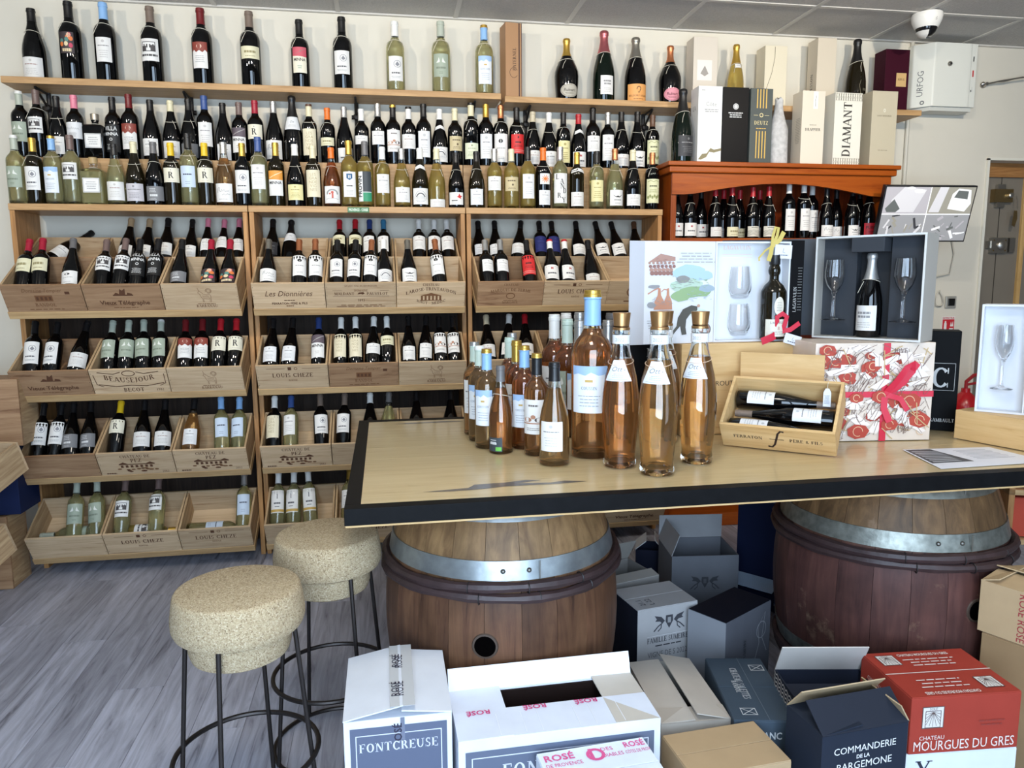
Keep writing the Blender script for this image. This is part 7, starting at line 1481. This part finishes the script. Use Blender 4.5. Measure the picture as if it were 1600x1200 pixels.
# grey-beige carton with lifted flaps and the slate carton
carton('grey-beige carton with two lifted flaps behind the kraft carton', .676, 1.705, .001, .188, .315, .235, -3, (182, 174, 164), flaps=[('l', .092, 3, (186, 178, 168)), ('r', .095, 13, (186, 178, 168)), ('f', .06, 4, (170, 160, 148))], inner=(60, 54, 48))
def salettes_top(p, w, d):
    p.text('CHATEAU SALETTES', w * .33, d * .56, .020, 0, 's', d * .5, rot=-PI / 2 + .0); p.text('BANDOL', w * .26, d * .5, .012, 0, 's', d * .22, rot=-PI / 2); p.rect(w * .56, .0, w * .57, d, 1)
    for u_, v_ in ((w * .30, d * .12), (w * .82, d * .82)): p.frame(u_ - .02, v_ - .016, u_ + .02, v_ + .016, .002, 0); p.line([(u_ - .02, v_ - .016), (u_ + .02, v_ + .016)], .002, 0); p.line([(u_ - .02, v_ + .016), (u_ + .02, v_ - .016)], .002, 0)
carton('slate blue carton with white lettering on top behind the kraft carton', .858, 1.668, .001, .165, .32, .25, -11, (64, 76, 88), inks=[(196, 200, 202), (90, 100, 110)], top=salettes_top, front=lambda p, w, h: p.rect(.03, h - .05, .046, h - .034, 0).text('BLANC', .09, h - .052, .02, 0, 'b', .07))
# herringbone-lined open carton
def herring(p, w, h):
    n = int(w / .0135); m_ = int(h / .011)
    for i in range(n):
        for j in range(m_):
            u = (i + .5) * w / n - w / 2; v = (j + .5) * h / m_; s = 1 if i % 2 else -1; p.poly([(u - .0055, v - s * .003), (u + .0055, v + s * .003), (u + .0055, v + s * .003 + .0045), (u - .0055, v - s * .003 + .0045)], 0)
carton('open dark carton with herringbone sides and a raised flap', 1.022, 1.660, .001, .236, .15, .295, -10, (34, 38, 50), inks=[(190, 184, 180)], left=herring, flaps=[('b', .10, 62, (196, 190, 184)), ('f', .075, -2, (34, 38, 50))], inner=(22, 22, 26))
# commanderie carton
t = carton('navy black carton with bold white lettering and an opened lid at the bottom edge', .968, 1.452, .001, .238, .135, .328, 5, (38, 44, 56), inks=[(226, 226, 226)], front=lambda p, w, h: p.text('COMMANDERIE', w * .5, h - .052, .018, 0, 't', w * .72).text('DE LA', w * .48, h - .069, .010, 0, 'b').text('BARGEMONE', w * .5, h - .094, .019, 0, 't', w * .74),
       flaps=[('f', .085, 38, (38, 42, 52)), ('b', .085, 50, (178, 156, 124)), ('l', .11, 6, (38, 44, 56)), ('r', .05, 60, (178, 156, 124))], inner=(60, 48, 38))
# red carton on a white one
carton('white carton under the red one at the bottom right edge', 1.25, 1.53, .001, .30, .215, .198, -4, (216, 222, 232), inks=[(40, 44, 56)], front=lambda p, w, h: p.text('Y', .05, h - .07, .05, 0, 's'))
def sundial(p, u, v, s):
    p.rect(u - s, v - s, u + s, v + s, 1).frame(u - s, v - s, u + s, v + s, .0022, 2).frame(u - s * .72, v - s * .95, u + s * .72, v + s * .62, .0018, 2)
    for k in range(11): a = PI + PI * (k + .5) / 11; p.line([(u, v + s * .5), (u + s * .9 * max(-.75, min(.75, 1.3 * math.cos(a))), v + s * .5 + 1.35 * s * math.sin(a))], .0012, 2)
    p.text('SOLE', u, v + s * .68, s * .24, 2, 't', s * 1.2)
def red_front(p, w, h): sundial(p, w * .20, h * .64, .029); p.text('CHATEAU', w * .20, h * .25, .011, 0, 't', .066); p.text('MOURGUES DU GRES', w * .5, h * .06, .027, 0, 't', w * .92); p.lines(w * .62, w * .86, h * .42, h * .56, 2, 3, t=.004, seed=2)
def red_top(p, w, d):
    p.rect(0, d * .49, w, d * .505, 0); sundial(p, w * .17, d * .80, .026); p.text('CHATEAU MOURGUES DU GRES', w * .55, d * .87, .012, 0, 'b', w * .5); p.lines(w * .3, w * .8, d * .62, d * .82, 3, 0, t=.004, seed=2)
    sundial(p, w * .82, d * .22, .026); p.text('CHATEAU MOURGUES DU GRES', w * .40, d * .08, .012, 0, 'b', w * .5, rot=PI); p.lines(w * .14, w * .66, d * .14, d * .36, 3, 0, t=.004, seed=3)
carton('brick red carton with white lettering and sundial emblems stacked on a white carton', 1.255, 1.527, .200, .292, .222, .152, -4, (160, 62, 50), inks=[(230, 214, 206), (216, 212, 206), (90, 70, 66), (140, 52, 42)], front=red_front, top=red_top, left=lambda p, d, h: (p.text('CHATEAU', d * -.2, h * .66, .012, 0, 't', .06), p.text('MOURGUES', -d * .1, h * .5, .016, 0, 'b', .10), p.rect(d * .12, .005, d * .48, h * .62, 1)))
# kraft carton tilted at the right edge, on a hidden carton
carton('brown carton holding up the tilted kraft one at the right picture edge', 1.640, 1.745, .001, .31, .18, .385, -66, (150, 124, 92))
carton('kraft carton with red tape lettering at the right picture edge', 1.634, 1.755, .388, .33, .185, .145, -66, (186, 160, 124), inks=[(160, 50, 60)], flaps=[('f', .10, 6, (186, 160, 124)), ('b', .10, 14, (190, 166, 130)), ('l', .05, 20, (196, 172, 136))], front=lambda p, w, h: p.text('ROSÉ', w * .30, h * .25, .02, 0, 't', rot=-PI / 2).text('ROSÉ', w * .30, h * .75, .02, 0, 't', rot=-PI / 2), inner=(90, 74, 56))
# family of grey cartons between the barrels
def griffin(p, u, v, s, ink=0):
    p.poly([(u - .22 * s, v + .35 * s), (u + .22 * s, v + .35 * s), (u + .24 * s, v), (u, v - .42 * s), (u - .24 * s, v)], ink); p.poly([(u - .10 * s, v + .22 * s), (u + .1 * s, v + .22 * s), (u + .1 * s, v - .1 * s), (u - .1 * s, v - .1 * s)], ink + 1)
    for k in (-1, 1):
        p.poly([(u + k * .28 * s, v + .05 * s), (u + k * .5 * s, v + .3 * s), (u + k * .95 * s, v + .42 * s), (u + k * .8 * s, v + .2 * s), (u + k * .9 * s, v + .08 * s), (u + k * .6 * s, v + .05 * s), (u + k * .45 * s, v - .1 * s)], ink)
        p.line([(u + k * .42 * s, v - .05 * s), (u + k * .7 * s, v - .22 * s), (u + k * .98 * s, v - .5 * s)], .07 * s, ink); p.line([(u + k * .5 * s, v - .1 * s), (u + k * .52 * s, v - .34 * s), (u + k * .72 * s, v - .52 * s)], .06 * s, ink)
def sumeire(p, w, h): griffin(p, w * .52, h * .82, w * .26); p.rect(w * .16, h * .665, w * .86, h * .669, 2); p.text('FAMILLE SUMEIRE', w * .5, h * .59, .018, 0, 's', w * .68); p.lines(w * .22, w * .8, h * .53, h * .57, 1, 0, t=.004, seed=1); p.text('VIGNE DE S 2022', w * .5, h * .42, .020, 3, 't', w * .66)
carton('grey carton with griffin crest between the two barrels', .792, 2.225, .001, .230, .18, .30, 10, (176, 174, 174), inks=[(66, 66, 72), (150, 150, 150), (220, 220, 220), (110, 110, 112)], front=sumeire, top=lambda p, w, d: (p.text('21.1', w * .2, d * .25, .02, 0, 't', rot=PI / 2), p.text('L 22', w * .34, d * .25, .02, 0, 't', rot=PI / 2)), side_rgb=(30, 32, 44))
carton('charcoal carton turned sideways with white crest between the barrels', 1.045, 2.105, .001, .268, .145, .29, 31, (96, 98, 106), inks=[(44, 46, 54), (96, 98, 106), (150, 152, 158)], front=lambda p, w, h: (griffin(p, w * .24, h * .44, w * .12), p.text('FAMILLE SUMEIRE', w * .44, h * .42, .014, 0, 's', h * .7, rot=PI / 2), p.line([(w * .62, h * .3), (w * .74, h * .55), (w * .7, h * .75), (w * .86, h * .9), (w * .8, h * .6), (w * .92, h * .4)], .003, 2), p.ring(w * .78, h * .7, .03, .03, .003, 2)), left=lambda p, d, h: p.rect(-d * .5, 0, d * .5, h, 2))
t = [o for o in bpy.data.objects if o.get('label', '').startswith('charcoal carton')][0]
MB().box(.001, .267, .001, .144, .2902, .2912).build('dark_top', cmat((26, 28, 38)), t)
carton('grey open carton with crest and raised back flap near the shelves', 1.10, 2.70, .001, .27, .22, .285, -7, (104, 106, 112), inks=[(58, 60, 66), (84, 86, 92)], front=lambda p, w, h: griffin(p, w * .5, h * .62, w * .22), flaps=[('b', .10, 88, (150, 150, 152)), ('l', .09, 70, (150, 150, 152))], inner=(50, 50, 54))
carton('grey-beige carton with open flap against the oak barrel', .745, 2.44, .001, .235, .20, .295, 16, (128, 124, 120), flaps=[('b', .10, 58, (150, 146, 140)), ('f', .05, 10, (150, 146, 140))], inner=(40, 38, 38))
carton('small white and black carton behind the oak barrel', .90, 2.93, .001, .14, .14, .16, 20, (214, 214, 212), side_rgb=(26, 26, 30), inks=[(40, 40, 46)], front=lambda p, w, h: p.rect(0, 0, w, h, 0))
carton('small navy carton with white lid behind the grey open carton', 1.06, 3.02, .001, .12, .12, .20, -20, (30, 34, 52), flaps=[('l', .06, 40, (210, 212, 214)), ('r', .06, 50, (210, 212, 214))])
# tall navy carton and its pale blue flap
t = carton('tall navy carton standing open behind the maroon barrel', 1.455, 2.86, .001, .20, .26, .60, -52, (22, 30, 58), inks=[(150, 156, 176), (60, 68, 96)], front=lambda p, w, h: (p.text('FAMILLE SUMEIRE', w * .56, h * .78, .013, 0, 's', w * .6), p.text('Mangin', w * .9, h * .08, .01, 0, 't', .06, rot=PI / 2)), tilt=(0, 0))
f = MB().box(0, .20, 0, .09, 0, .004).build('bottom_flap', cmat((170, 190, 214)), t, (0, -.095, .12)); f.rotation_euler = (rad(12), 0, 0)
MB().box(.2002, .2012, .0, .26, .0, .597).build('side_face', cmat((110, 130, 158)), t)
# parcels and crates along the right side behind the maroon barrel
for k, (z, lab, rgb) in enumerate(((.60, 'coral red carton on the side rack, top one', (196, 86, 66)), (.41, 'coral red carton on the side rack, lower one', (186, 78, 60)))):
    c = at_z(1582, 830, .5); carton(lab, 2.30, 2.36, z, .30, .26, .15, -20, rgb, inks=[(222, 210, 204)], front=lambda p, w, h: p.rect(.05, .03, .12, .09, 0))
rk = thing('side_rack', 'low pine rack carrying the coral cartons by the table end', 'rack', (2.30, 2.36, 0), (0, 0, rad(-20)))
for z in (.385, .575): MB().box(-.02, .34, -.02, .28, z, z + .02).build('rack_board', m_lip, rk)
for a in (-.02, .32): MB().box(a, a + .02, -.02, .28, 0, .80).build('rack_side', m_post, rk)
# ================================================================ left picture edge: crates and navy cartons stacked beside the display unit
def stack_crate(label, x, y, z, rz, brown=False, tilt=0.0, design=None):
    t = thing('wine_crate', label, 'crate', (x, y, z), (rad(tilt), 0, rad(rz)), 'crates at the left edge')
    f, b, sd, bo = crate_parts(CD)[(m_pine2 if brown else m_pine).name]
    fo = inst('front_panel', f, t); inst('back_panel', b, t); inst('bottom_panel', bo, t); inst('side_panel', sd, t); inst('side_panel', sd, t, (CW - .009, 0, 0))
    if design: p = Print(); GD[design][0](p, CW, CH_); print_on(p, 'stamp', fo, BR, T(CW / 2, 0, 0))
    return t
LXP = at_y(36, 600, 3.62).x
t = thing('wine_crate', 'upright pine crate at the left edge on the navy cartons', 'crate', (LXP - .345, 3.60, .66), (0, 0, 0), 'crates at the left edge')
MB().box(0, .33, 0, .012, 0, .30).build('front_panel', m_pine2, t); MB().box(0, .33, .168, .18, 0, .30).build('back_panel', m_pine2, t)
for a in (0, .321): MB().box(a, a + .009, .012, .168, 0, .30).build('side_panel', m_pine_v, t)
MB().box(.009, .321, .012, .168, .291, .30).build('top_panel', m_pine2, t)
carton('upper navy carton at the left picture edge', LXP - .40, 3.60, .535, .36, .20, .12, 2, (26, 34, 66)); carton('lower navy carton at the left picture edge', LXP - .41, 3.595, .345, .36, .20, .188, 0, (28, 38, 72))
t = thing('wine_crate', 'dark upright crate on the floor at the left picture edge', 'crate', (LXP - .44, 3.58, .001), (0, 0, 0), 'crates at the left edge')
MB().box(0, .335, 0, .012, 0, .338).build('front_panel', m_pine2, t); MB().box(0, .335, .168, .18, 0, .338).build('back_panel', m_pine2, t)
for a in (0, .326): MB().box(a, a + .009, .012, .168, 0, .338).build('side_panel', m_pine_v, t)
MB().box(.009, .326, .012, .168, .329, .338).build('top_panel', m_pine2, t)
a = at_y(10, 735, 3.35); stack_crate('pine display crate poking in at the left edge, upper one', a.x - .325, 3.28, a.z - .10, -18, False, 20)
a = at_y(16, 862, 3.25); stack_crate('pine display crate poking in at the left edge, lower one', a.x - .385, 3.18, max(.05, a.z - .10), -18, False, 20)
